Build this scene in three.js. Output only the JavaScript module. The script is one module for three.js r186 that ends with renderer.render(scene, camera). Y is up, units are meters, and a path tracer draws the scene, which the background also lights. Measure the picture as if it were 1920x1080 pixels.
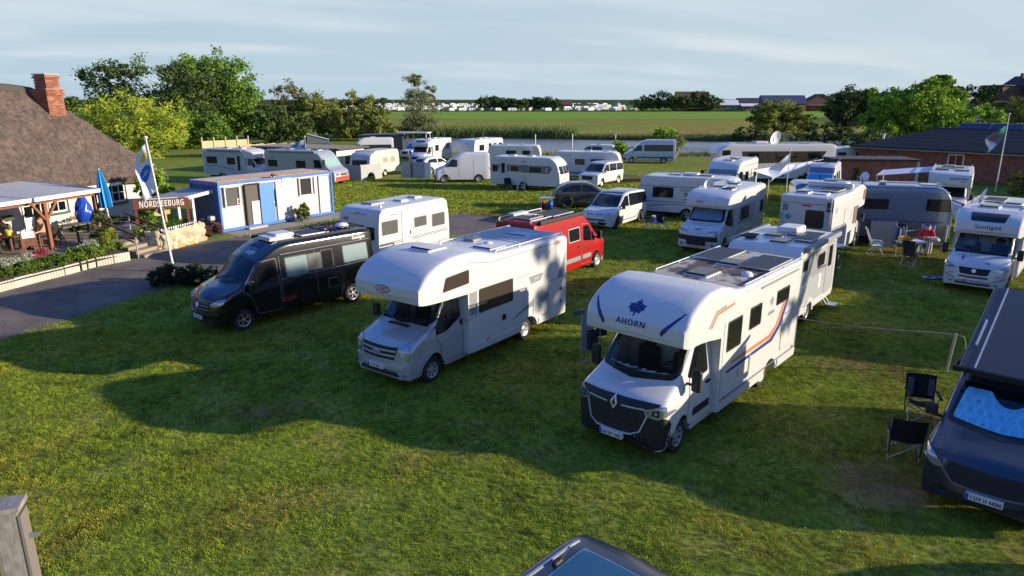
import * as THREE from 'three';
import { mergeGeometries, toCreasedNormals } from 'three/addons/utils/BufferGeometryUtils.js';
import { RoundedBoxGeometry } from 'three/addons/geometries/RoundedBoxGeometry.js';
import { FontLoader } from 'three/addons/loaders/FontLoader.js';
import { MarchingCubes } from 'three/addons/objects/MarchingCubes.js';

const scene = new THREE.Scene();
// ---------- camera ----------
const camera = new THREE.PerspectiveCamera(2 * Math.atan(540 / 1276) * 180 / Math.PI, 16 / 9, 0.1, 6000);
camera.position.set(0, 6.78, 0);
camera.rotation.x = -Math.atan(348 / 1276);
scene.add(camera);
// ---------- sky ----------
function hash(a, b, c = 0) { let h = Math.imul(a | 0, 374761393) ^ Math.imul(b | 0, 668265263) ^ Math.imul(c | 0, 1442695041); h = Math.imul(h ^ (h >>> 13), 1274126177); return ((h ^ (h >>> 16)) >>> 0) / 4294967296; }
function vn(x, y, px = 1e9, py = 1e9, s = 0) { // value noise, tiling with periods px, py
  const x0 = Math.floor(x), y0 = Math.floor(y), fx = x - x0, fy = y - y0, u = fx * fx * (3 - 2 * fx), v = fy * fy * (3 - 2 * fy);
  const m = (a, p) => ((a % p) + p) % p, a = m(x0, px), b = m(x0 + 1, px), c = m(y0, py), d = m(y0 + 1, py);
  return (hash(a, c, s) * (1 - u) + hash(b, c, s) * u) * (1 - v) + (hash(a, d, s) * (1 - u) + hash(b, d, s) * u) * v;
}
function fbm(x, y, o = 4, px = 1e9, py = 1e9, s = 0) { let r = 0, a = .5, n = 0; for (let i = 0; i < o; i++) { r += a * vn(x, y, px, py, s + i); n += a; x *= 2; y *= 2; px *= 2; py *= 2; a *= .5; } return r / n; }
function rng(seed) { let s = seed | 0; return () => { s = (s + 0x6D2B79F5) | 0; let t = Math.imul(s ^ (s >>> 15), 1 | s); t = (t + Math.imul(t ^ (t >>> 7), 61 | t)) ^ t; return ((t ^ (t >>> 14)) >>> 0) / 4294967296; }; }
const mix = (a, b, t) => a + (b - a) * t, clamp = (x, a = 0, b = 1) => Math.min(b, Math.max(a, x)), sstep = (a, b, x) => { const t = clamp((x - a) / (b - a)); return t * t * (3 - 2 * t); };
const SUN = new THREE.Vector3(.9636, .2453, .106).normalize();
{
  const W = 2048, H = 1024, d = new Float32Array(W * H * 4);
  for (let j = 0; j < H; j++) for (let i = 0; i < W; i++) {
    const el = ((j + .5) / H - .5) * Math.PI, az = ((i + .5) / W - .5) * 2 * Math.PI;
    const x = Math.cos(el) * Math.cos(az), y = Math.sin(el), z = Math.cos(el) * Math.sin(az);
    const t = sstep(.09, .46, y), w = .5 + .5 * (x * .983 + z * .18) / Math.hypot(x, z);
    let c = [mix(mix(.27, .37, w), .022, t), mix(mix(.37, .425, w), .107, t), mix(mix(.44, .46, w), .43, t)];
    const sd = Math.max(0, x * SUN.x + y * SUN.y + z * SUN.z), g = Math.pow(sd, 4) * .1 + Math.pow(sd, 24) * .25;
    c = [c[0] + g, c[1] + g * .9, c[2] + g * .7];
    if (y > 0) { // thin high cloud, seen on a sheet far above
      const k = 1 / (y + .09), u = x * k, v = z * k;
      const n = fbm(u * .55 + 3 + .25 * fbm(u * 2, v * 2, 3), v * 1.5 + u * .5, 5, 1e9, 1e9, 11), m = fbm(u * .2 + 9, v * .3, 3, 1e9, 1e9, 5);
      const f = sstep(.4, .78, n) * sstep(.3, .62, m) * .85 * sstep(0, .05, y);
      c = [mix(c[0], .425, f), mix(c[1], .47, f), mix(c[2], .5, f)];
    }
    if (y < 0) c = [.1, .13, .06];
    const o = (j * W + i) * 4; d[o] = c[0]; d[o + 1] = c[1]; d[o + 2] = c[2]; d[o + 3] = 1;
  }
  const t = new THREE.DataTexture(d, W, H, THREE.RGBAFormat, THREE.FloatType);
  t.mapping = THREE.EquirectangularReflectionMapping; t.magFilter = THREE.LinearFilter; t.needsUpdate = true;
  scene.background = t; scene.environment = t;
}
// ---------- sun ----------
const sun = new THREE.DirectionalLight(new THREE.Color().setRGB(1, .86, .66), 5);
sun.position.copy(SUN).multiplyScalar(200); sun.castShadow = true; sun.shadow.radius = 1;
sun.shadow.mapSize.set(4096, 4096);
Object.assign(sun.shadow.camera, { left: -150, right: 150, top: 150, bottom: -150, near: 1, far: 500 });
scene.add(sun, sun.target);
// ---------- renderer ----------
const renderer = new THREE.WebGLRenderer({ antialias: true });
renderer.toneMapping = THREE.LinearToneMapping; renderer.toneMappingExposure = 1.65;
renderer.shadowMap.enabled = true;

// ---------- helpers ----------
const font = await new FontLoader().loadAsync('fonts/droid/droid_sans_bold.typeface.json');
const V = (x, y, z) => new THREE.Vector3(x, y, z);
const used = new Map();
function numbered(n) { const k = used.get(n) || 0; used.set(n, k + 1); return k ? `${n}_${String(k).padStart(3, '0')}` : n; }
function tag(o, label, category, group, kind) { if (label) o.userData.label = label; if (category) o.userData.category = category; if (group) o.userData.group = group; if (kind) o.userData.kind = kind; return o; }
function thing(name, label, category, x = 0, y = 0, z = 0, turn = 0, group) { const o = new THREE.Group(); o.name = numbered(name); o.position.set(x, y, z); o.rotation.y = turn; scene.add(o); return tag(o, label, category, group); }
function prep(g) { const n = g.index ? g.toNonIndexed() : g; if (!n.attributes.normal) n.computeVertexNormals(); if (!n.attributes.uv) n.setAttribute('uv', new THREE.BufferAttribute(new Float32Array(n.attributes.position.count * 2), 2)); for (const k of Object.keys(n.attributes)) if (!['position', 'normal', 'uv', 'color'].includes(k)) n.deleteAttribute(k); return n; }
function mesh(name, geos, mat, parent, x = 0, y = 0, z = 0) {
  const gs = (Array.isArray(geos) ? geos : [geos]).map(prep), g = gs.length > 1 ? mergeGeometries(gs) : gs[0];
  const m = new THREE.Mesh(g, mat); m.castShadow = m.receiveShadow = true; m.position.set(x, y, z);
  m.name = parent ? name : numbered(name); (parent || scene).add(m); return m;
}
function single(name, geos, mat, label, category, x, y, z, turn = 0, group) { const m = mesh(name, geos, mat, null, x, y, z); m.rotation.y = turn; return tag(m, label, category, group); }
function struct(name, geos, mat) { const m = mesh(name, geos, mat); m.userData.kind = 'structure'; return m; }
function box(w, h, d, x = 0, y = 0, z = 0, r = 0) { const g = r ? new RoundedBoxGeometry(w, h, d, 2, Math.min(r, w / 2.01, h / 2.01, d / 2.01)) : new THREE.BoxGeometry(w, h, d); return g.translate(x, y, z); }
function bar(a, b, r, n = 6, r2 = r) { const A = V(...a), B = V(...b), d = B.clone().sub(A), L = d.length(); const g = new THREE.CylinderGeometry(r2, r, L, n, 1); g.translate(0, L / 2, 0); g.applyQuaternion(new THREE.Quaternion().setFromUnitVectors(V(0, 1, 0), d.normalize())); return g.translate(A.x, A.y, A.z); }
function beam(a, b, w, h) { // square section beam along a-b
  const A = V(...a), B = V(...b), d = B.clone().sub(A), L = d.length(); const g = new THREE.BoxGeometry(L, h, w); const q = new THREE.Quaternion(); const X = d.normalize(), Z = V(0, 1, 0).cross(X).negate().normalize(); if (Z.lengthSq() < .5) Z.set(0, 0, 1); const Y = Z.clone().cross(X); q.setFromRotationMatrix(new THREE.Matrix4().makeBasis(X, Y, Z)); g.applyQuaternion(q); return g.translate((A.x + B.x) / 2, (A.y + B.y) / 2, (A.z + B.z) / 2);
}
function tube(pts, r, n = 6, seg) { return new THREE.TubeGeometry(new THREE.CatmullRomCurve3(pts.map(p => V(...p))), seg || pts.length * 4, r, n); }
function lathe(pts, n = 20) { return new THREE.LatheGeometry(pts.map(p => new THREE.Vector2(...p)), n); }
function grid(nu, nv, fn) { // surface from fn(u,v) -> [x,y,z]
  const p = [], uv = [], ix = []; for (let j = 0; j <= nv; j++) for (let i = 0; i <= nu; i++) { p.push(...fn(i / nu, j / nv)); uv.push(i / nu, j / nv); }
  for (let j = 0; j < nv; j++) for (let i = 0; i < nu; i++) { const a = j * (nu + 1) + i, b = a + 1, c = a + nu + 1, d = c + 1; ix.push(a, b, d, a, d, c); }
  const g = new THREE.BufferGeometry(); g.setAttribute('position', new THREE.Float32BufferAttribute(p, 3)); g.setAttribute('uv', new THREE.Float32BufferAttribute(uv, 2)); g.setIndex(ix); g.computeVertexNormals(); return g;
}
function planeUV(g, s = 1) { const p = g.attributes.position, u = new Float32Array(p.count * 2); for (let i = 0; i < p.count; i++) { u[2 * i] = p.getX(i) * s; u[2 * i + 1] = p.getZ(i) * s; } g.setAttribute('uv', new THREE.BufferAttribute(u, 2)); return g; }
function boxUV(g0, s = 1) { const g = prep(g0), p = g.attributes.position, n = g.attributes.normal, u = new Float32Array(p.count * 2); for (let i = 0; i < p.count; i++) { const ax = Math.abs(n.getX(i)), ay = Math.abs(n.getY(i)), az = Math.abs(n.getZ(i)); let a, b; if (ay > ax && ay > az) { a = p.getX(i); b = p.getZ(i); } else if (ax > az) { a = p.getZ(i); b = p.getY(i); } else { a = p.getX(i); b = p.getY(i); } u[2 * i] = a * s; u[2 * i + 1] = b * s; } g.setAttribute('uv', new THREE.BufferAttribute(u, 2)); return g; }
function poly2(pts, y = 0) { const s = new THREE.Shape(pts.map(p => new THREE.Vector2(p[0], -p[1]))); const g = new THREE.ShapeGeometry(s); g.rotateX(-Math.PI / 2); g.translate(0, y, 0); return planeUV(g); }
function extr(pts, depth, bevel = 0) { return new THREE.ExtrudeGeometry(new THREE.Shape(pts.map(p => new THREE.Vector2(...p))), { depth, bevelEnabled: bevel > 0, bevelSize: bevel, bevelThickness: bevel, bevelSegments: 2 }); }
// ---------- materials ----------
const lin = h => { const c = new THREE.Color(h); return c; };
const mats = {};
function M(c, rough = .6, metal = 0, o = {}) { const k = JSON.stringify([c, rough, metal, o]); if (mats[k]) return mats[k]; return mats[k] = new (o.clearcoat || o.transmission || o.specularIntensity !== undefined ? THREE.MeshPhysicalMaterial : THREE.MeshStandardMaterial)({ color: typeof c === 'string' ? lin(c) : new THREE.Color().setRGB(...c), roughness: rough, metalness: metal, ...o }); }
function tex(w, h, fn, srgb = true) { const d = new Uint8Array(w * h * 4); for (let j = 0; j < h; j++) for (let i = 0; i < w; i++) { const c = fn(i / w, j / h, i, j), o = (j * w + i) * 4; for (let k = 0; k < 3; k++) d[o + k] = clamp(srgb ? Math.pow(clamp(c[k]), 1 / 2.2) : c[k]) * 255; d[o + 3] = 255; } const t = new THREE.DataTexture(d, w, h); if (srgb) t.colorSpace = THREE.SRGBColorSpace; t.wrapS = t.wrapT = THREE.RepeatWrapping; t.magFilter = THREE.LinearFilter; t.minFilter = THREE.LinearMipmapLinearFilter; t.generateMipmaps = true; t.needsUpdate = true; return t; }
const paint = (c, { roughness = .45, metalness = 0, ...o } = {}) => M(c, roughness, metalness, { clearcoat: .8, clearcoatRoughness: .08, ...o });
const C = {
  white: paint([.56, .56, .55]), grp: paint([.55, .55, .535], { clearcoat: .5, clearcoatRoughness: .18 }), cream: paint([.52, .49, .42], { clearcoat: .3, clearcoatRoughness: .25 }),
  black: paint([.006, .006, .008], { roughness: .15 }), silver: M([.42, .45, .48], .35, .35, { clearcoat: .7, clearcoatRoughness: .1 }), red: paint([.3, .001, .003], { clearcoat: .25, specularIntensity: .5 }), dkgrey: paint([.03, .034, .04], { roughness: .25 }), navy: paint([.012, .018, .035], { roughness: .3, clearcoatRoughness: .3 }), lgrey: paint([.4, .42, .44]), bluegrey: paint([.1, .15, .21]), olive: paint([.045, .052, .048]),
  plastic: M([.012, .012, .013], .6), dark: M([.02, .02, .021], .8), rub: M([.016, .016, .017], .85), chrome: M([.6, .6, .62], .3, .5), alu: M([.62, .63, .65], .38, .9), alloy: M([.5, .5, .52], .35, .85), hub: M([.42, .43, .45], .4, .6),
  clear: M([.72, .78, .77], .02, 0, { transmission: 1, thickness: 0 }), glass: M([.006, .008, .01], .05), smoke: M([.012, .012, .012], .1), brown: M([.045, .035, .028], .2), screen: M([.16, .3, .42], .3, .55), lamp: M([.35, .37, .4], .1, .5, { clearcoat: 1, clearcoatRoughness: .02 }), orange: M([.7, .18, .02], .3), tail: M([.4, .01, .01], .2),
  plate: M([.66, .66, .63], .5), eu: M([.01, .05, .4], .5), ink: M([.01, .01, .012], .6), blueink: M([.012, .02, .16], .5), redink: M([.55, .02, .03], .5), grey: M([.2, .21, .22], .6), lines: M([.16, .16, .17], .7), panel: M([.012, .014, .022], .5), roofgrey: M([.3, .31, .32], .6), whitep: M([.62, .62, .6], .6),
  wood: M([.2, .09, .045], .7), greywood: M([.16, .13, .1], .85), steel: M([.4, .41, .43], .45, .8), canvas: M([.33, .34, .35], .9), skin: M([.5, .27, .19], .6), blueplas: M([.01, .05, .4], .35), tealglass: M([.14, .3, .32], .25, .2),
};
// ---------- vehicle building ----------
function pchip(X, Y) { // monotone cubic, X ascending
  const n = X.length, h = [], d = [], m = new Array(n).fill(0); for (let i = 0; i < n - 1; i++) { h[i] = X[i + 1] - X[i]; d[i] = (Y[i + 1] - Y[i]) / h[i]; }
  for (let i = 1; i < n - 1; i++) if (d[i - 1] * d[i] > 0) { const w1 = 2 * h[i] + h[i - 1], w2 = h[i] + 2 * h[i - 1]; m[i] = (w1 + w2) / (w1 / d[i - 1] + w2 / d[i]); }
  m[0] = d[0]; m[n - 1] = d[n - 2];
  return x => { let i = 0; if (x <= X[0]) return Y[0]; if (x >= X[n - 1]) return Y[n - 1]; while (x > X[i + 1]) i++; const t = (x - X[i]) / h[i], a = t * t * t, b = t * t; return Y[i] * (2 * a - 3 * b + 1) + h[i] * m[i] * (a - 2 * b + t) + Y[i + 1] * (3 * b - 2 * a) + h[i] * m[i + 1] * (a - b); };
}
// rows: [x, yTop, yBottom, halfWidth, cornerRadius, tumblehome, bow, crown]; missing entries repeat the row before
function loft(rows, o = {}) {
  const R = []; let last = [0, 1, .3, 1, .08, 0, 0, .015]; for (const r of rows) { last = last.map((v, i) => r[i] ?? v); R.push(last.slice()); }
  const asc = R.slice().sort((a, b) => a[0] - b[0]), X = asc.map(r => r[0]), f = []; for (let k = 1; k < 8; k++) f[k] = (o.lin || [2, 4, 5]).includes(k) ? (x => { let i = 0; while (i < X.length - 2 && x > X[i + 1]) i++; const t = clamp((x - X[i]) / (X[i + 1] - X[i])); return mix(asc[i][k], asc[i + 1][k], t); }) : pchip(X, asc.map(r => r[k]));
  const xs = new Set(X); for (let i = 0; i < X.length - 1; i++) { const n = Math.max(1, Math.min(8, Math.ceil((X[i + 1] - X[i]) / .2))); for (let k = 1; k < n; k++) xs.add(+mix(X[i], X[i + 1], k / n).toFixed(4)); }
  for (const [ax, ar] of o.arch || []) for (let k = 0; k <= 12; k++) xs.add(+(ax + ar * Math.cos(Math.PI * k / 12) * .9999).toFixed(4));
  const S = [...xs].filter(x => x >= X[0] && x <= X[X.length - 1]).sort((a, b) => b - a), belt = o.belt || 1.1, nS = o.ns || 6, P = [];
  for (const x of S) {
    const yt = f[1](x), hw = f[3](x), t = f[5](x), bow = f[6](x), cr = f[7](x); let yb = f[2](x);
    for (const [ax, ar, ay] of o.arch || []) if (Math.abs(x - ax) < ar) yb = Math.max(yb, ay + Math.sqrt(ar * ar - (x - ax) ** 2));
    yb = Math.min(yb, yt - .01); const r = Math.min(f[4](x), (yt - yb) * .48);
    const zOf = y => hw - t * Math.pow(clamp((y - belt) / (Math.max(yt, belt + .35) - belt)), 1.2) - (o.tuck ?? .03) * Math.pow(clamp(1 - (y - .28) / .3), 2);
    const h = []; for (let k = 0; k <= nS; k++) { const y = mix(yb, yt - r, k / nS); h.push([zOf(y), y]); }
    const zt = zOf(yt - r); for (let k = 1; k <= 4; k++) { const a = Math.PI / 8 * k; h.push([zt - r + r * Math.cos(a), yt - r + r * Math.sin(a)]); }
    for (let k = 1; k <= 4; k++) { const z = (zt - r) * (1 - k / 4); h.push([z, yt + cr * (1 - (z / (zt - r || 1)) ** 2)]); }
    const full = [...h, ...h.slice(0, -1).reverse().map(([z, y]) => [-z, y])];
    P.push(full.map(([z, y]) => [x - bow * (z / hw) ** 2, y, z]));
  }
  const pos = [], n = P[0].length, q = (a, b, c) => pos.push(...a, ...b, ...c);
  for (let i = 0; i < P.length - 1; i++) for (let j = 0; j < n; j++) { const k = (j + 1) % n, a = P[i][j], b = P[i + 1][j], c = P[i + 1][k], d = P[i][k]; q(a, d, c); q(a, c, b); }
  for (const [L, s] of [[P[0], 1], [P[P.length - 1], -1]]) { const c = [0, 1, 2].map(k => L.reduce((t, p) => t + p[k], 0) / n); for (let j = 0; j < n; j++) { const k = (j + 1) % n; s > 0 ? q(c, L[k], L[j]) : q(c, L[j], L[k]); } }
  const make = q => { const g = new THREE.BufferGeometry(); g.setAttribute('position', new THREE.Float32BufferAttribute(q, 3)); g.setAttribute('uv', new THREE.Float32BufferAttribute(new Float32Array(q.length / 3 * 2), 2)); g.computeVertexNormals(); return toCreasedNormals(g, o.crease || .55); }, full = make(pos);
  if (o.hole) { const [xa, xb, zz, ym] = o.hole, q = []; for (let i = 0; i < pos.length; i += 9) { const X = (pos[i] + pos[i + 3] + pos[i + 6]) / 3, Y = (pos[i + 1] + pos[i + 4] + pos[i + 7]) / 3, Z = (pos[i + 2] + pos[i + 5] + pos[i + 8]) / 3; if (!(X + o.hole[4] * Z * Z < xa && X + o.hole[4] * Z * Z > xb && Math.abs(Z) < zz && Y > ym)) q.push(...pos.slice(i, i + 9)); } full.userData.open = make(q); }
  return full;
}
// outlines
function R4(x0, y0, x1, y1, r = 0) { return RP([[x0, y0], [x1, y0], [x1, y1], [x0, y1]], r); }
function RP(p, r = 0) { if (!r) return p; const o = [], n = p.length; for (let i = 0; i < n; i++) { const a = p[(i + n - 1) % n], b = p[i], c = p[(i + 1) % n], la = Math.hypot(a[0] - b[0], a[1] - b[1]), lc = Math.hypot(c[0] - b[0], c[1] - b[1]), ra = Math.min(r, la * .45) / la, rc = Math.min(r, lc * .45) / lc; const A = [mix(b[0], a[0], ra), mix(b[1], a[1], ra)], B = [mix(b[0], c[0], rc), mix(b[1], c[1], rc)]; for (let k = 0; k <= 3; k++) { const t = k / 3; o.push([A[0] * (1 - t) ** 2 + 2 * t * (1 - t) * b[0] + t * t * B[0], A[1] * (1 - t) ** 2 + 2 * t * (1 - t) * b[1] + t * t * B[1]]); } } return o; }
function grow(p, d) { const cx = p.reduce((s, q) => s + q[0], 0) / p.length, cy = p.reduce((s, q) => s + q[1], 0) / p.length; const w = Math.max(...p.map(q => Math.abs(q[0] - cx))), h = Math.max(...p.map(q => Math.abs(q[1] - cy))); return p.map(q => [cx + (q[0] - cx) * (1 + d / w), cy + (q[1] - cy) * (1 + d / h)]); }
function circ(x, y, r, n = 14, ry = r) { const o = []; for (let i = 0; i < n; i++) o.push([x + r * Math.cos(i / n * 6.2832), y + ry * Math.sin(i / n * 6.2832)]); return o; }
function strip(pts, w) { const a = [], b = []; for (let i = 0; i < pts.length; i++) { const p = pts[Math.max(0, i - 1)], q = pts[Math.min(pts.length - 1, i + 1)], dx = q[0] - p[0], dy = q[1] - p[1], l = Math.hypot(dx, dy) || 1, ww = Array.isArray(w) ? w[i] : w; a.push([pts[i][0] - dy / l * ww / 2, pts[i][1] + dx / l * ww / 2]); b.unshift([pts[i][0] + dy / l * ww / 2, pts[i][1] - dx / l * ww / 2]); } return [...a, ...b]; }
const AX = { F: [2, 1, 0, 1], B: [2, 1, 0, -1], R: [0, 1, 2, 1], L: [0, 1, 2, -1], T: [0, 2, 1, 1] };
class Caster { // axis-aligned ray casts on triangle soups
  constructor(g) { this.p = (g.index ? g.toNonIndexed() : g).attributes.position.array; this.b = {}; }
  hit(dir, u, v) {
    const [U, Vv, D, s] = AX[dir], p = this.p, key = dir, cell = .1; let B = this.b[key];
    if (!B) { B = this.b[key] = new Map(); for (let t = 0; t < p.length; t += 9) { const us = [p[t + U], p[t + 3 + U], p[t + 6 + U]], vs = [p[t + Vv], p[t + 3 + Vv], p[t + 6 + Vv]]; for (let i = Math.floor(Math.min(...us) / cell); i <= Math.floor(Math.max(...us) / cell); i++) for (let j = Math.floor(Math.min(...vs) / cell); j <= Math.floor(Math.max(...vs) / cell); j++) { const k = i * 4096 + j; (B.get(k) || B.set(k, []).get(k)).push(t); } } }
    let best = null; for (const t of B.get(Math.floor(u / cell) * 4096 + Math.floor(v / cell)) || []) {
      const ax = p[t + U], ay = p[t + Vv], bx = p[t + 3 + U] - ax, by = p[t + 3 + Vv] - ay, cx = p[t + 6 + U] - ax, cy = p[t + 6 + Vv] - ay, det = bx * cy - by * cx; if (Math.abs(det) < 1e-9) continue;
      const x = u - ax, y = v - ay, w1 = (x * cy - y * cx) / det, w2 = (bx * y - by * x) / det; if (w1 < -1e-6 || w2 < -1e-6 || w1 + w2 > 1.000001) continue;
      const d = p[t + D] + w1 * (p[t + 3 + D] - p[t + D]) + w2 * (p[t + 6 + D] - p[t + D]); if (best === null || d * s > best * s) best = d;
    } return best;
  }
}
function tessellate(contour, holes, maxE) {
  const c = contour.map(p => new THREE.Vector2(...p)), hs = holes.map(h => h.map(p => new THREE.Vector2(...p))); if (THREE.ShapeUtils.isClockWise(c)) c.reverse(); for (const h of hs) if (!THREE.ShapeUtils.isClockWise(h)) h.reverse();
  let T = THREE.ShapeUtils.triangulateShape(c, hs); const P = [c, ...hs].flat().map(p => [p.x, p.y]);
  for (let it = 0; it < 7; it++) {
    const mid = new Map(), split = (a, b) => { const k = a < b ? a * 1e6 + b : b * 1e6 + a; if (mid.has(k)) return mid.get(k); const l = Math.hypot(P[a][0] - P[b][0], P[a][1] - P[b][1]); let r = -1; if (l > maxE) { r = P.length; P.push([(P[a][0] + P[b][0]) / 2, (P[a][1] + P[b][1]) / 2]); } mid.set(k, r); return r; };
    const N = []; let any = false; for (const [a, b, d] of T) { const m = [split(a, b), split(b, d), split(d, a)], n = m.filter(x => x >= 0).length; if (n) any = true; if (n === 0) N.push([a, b, d]); else if (n === 3) N.push([a, m[0], m[2]], [m[0], b, m[1]], [m[2], m[1], d], [m[0], m[1], m[2]]); else { let v = [a, b, d]; let e = m; while (!(e[0] >= 0 && (n === 1 || e[1] >= 0))) { v = [v[1], v[2], v[0]]; e = [e[1], e[2], e[0]]; } if (n === 1) N.push([v[0], e[0], v[2]], [e[0], v[1], v[2]]); else N.push([e[0], v[1], e[1]], [v[0], e[0], e[1]], [v[0], e[1], v[2]]); } }
    T = N; if (!any) break;
  } return [P, T];
}
function onto(casters, dir, contour, o = {}) { // a thin sheet with edges laid on a body
  const [U, W, D, s] = AX[dir], off = o.off ?? .006, [P, T] = tessellate(contour, o.holes || [], Math.min(o.e || .12, dir === 'F' || dir === 'B' ? .06 : 9)); let lastD = null;
  const c0 = [contour.reduce((t, p) => t + p[0], 0) / contour.length, contour.reduce((t, p) => t + p[1], 0) / contour.length];
  const cast = (u, v) => { let b = null; for (const c of casters) { const d = c.hit(dir, u, v); if (d !== null && (b === null || d * s > b * s)) b = d; } return b; };
  const base = o.flat !== undefined ? o.flat : null;
  const dep = P.map(([u, v]) => { if (base !== null) return base; for (const k of [0, .03, .08, .16, .3, .5, .8]) { const d = cast(mix(u, c0[0], k), mix(v, c0[1], k)); if (d !== null) return lastD = d; } return lastD ?? 0; });
  const nrm = P.map(([u, v], i) => { const n = [0, 0, 0]; n[D] = s; if (base !== null || D !== 0) return n; const h = .025, g = (du, dv) => { const a = cast(u + du, v + dv), b = cast(u - du, v - dv), c = dep[i]; return a !== null && b !== null ? (a - b) / 2 / h : a !== null ? (a - c) / h : b !== null ? (c - b) / h : 0; }; const gu = clamp(g(h, 0), -3, 3), gv = clamp(g(0, h), -3, 3); n[U] = -gu * s; n[W] = -gv * s; const l = Math.hypot(...n); return n.map(x => x / l); });
  const top = P.map(([u, v], i) => { const p = [0, 0, 0]; p[U] = u; p[W] = v; p[D] = dep[i]; return p.map((x, k) => x + nrm[i][k] * off); }), bot = P.map(([u, v], i) => { const p = [0, 0, 0]; p[U] = u; p[W] = v; p[D] = dep[i]; return p.map((x, k) => x - nrm[i][k] * .012); });
  const pos = [], uvs = []; let flip = null; const e = new Map();
  for (const t of T) { const [a, b, c] = t.map(i => top[i]); if (flip === null) { const n = V(...b).sub(V(...a)).cross(V(...c).sub(V(...a))); flip = n.getComponent(D) * s < 0; } flip ? pos.push(...a, ...c, ...b) : pos.push(...a, ...b, ...c); for (const i of flip ? [t[0], t[2], t[1]] : t) uvs.push(...P[i]); for (let k = 0; k < 3; k++) { const i = t[k], j = t[(k + 1) % 3]; if (e.has(j * 1e6 + i)) e.delete(j * 1e6 + i); else e.set(i * 1e6 + j, [i, j]); } }
  const g1 = new THREE.BufferGeometry(); g1.setAttribute('position', new THREE.Float32BufferAttribute(pos, 3)); g1.setAttribute('uv', new THREE.Float32BufferAttribute(uvs, 2)); const sk = [];
  if (!o.noSkirt) for (const [i, j] of e.values()) { const a = top[i], b = top[j], c = bot[j], d = bot[i]; flip ? sk.push(...a, ...b, ...c, ...a, ...c, ...d) : sk.push(...a, ...c, ...b, ...a, ...d, ...c); }
  g1.computeVertexNormals(); const A = toCreasedNormals(g1, .5); if (!sk.length) return prep(A);
  const g2 = new THREE.BufferGeometry(); g2.setAttribute('position', new THREE.Float32BufferAttribute(sk, 3)); g2.computeVertexNormals(); return mergeGeometries([prep(A), prep(g2)]);
}
function textShapes(str, size) { const sh = font.generateShapes(str, size); let w = 0; const out = []; for (const s of sh) { const e = s.extractPoints(3); out.push(e); for (const p of e.shape) w = Math.max(w, p.x); } return [out, w]; }
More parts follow.
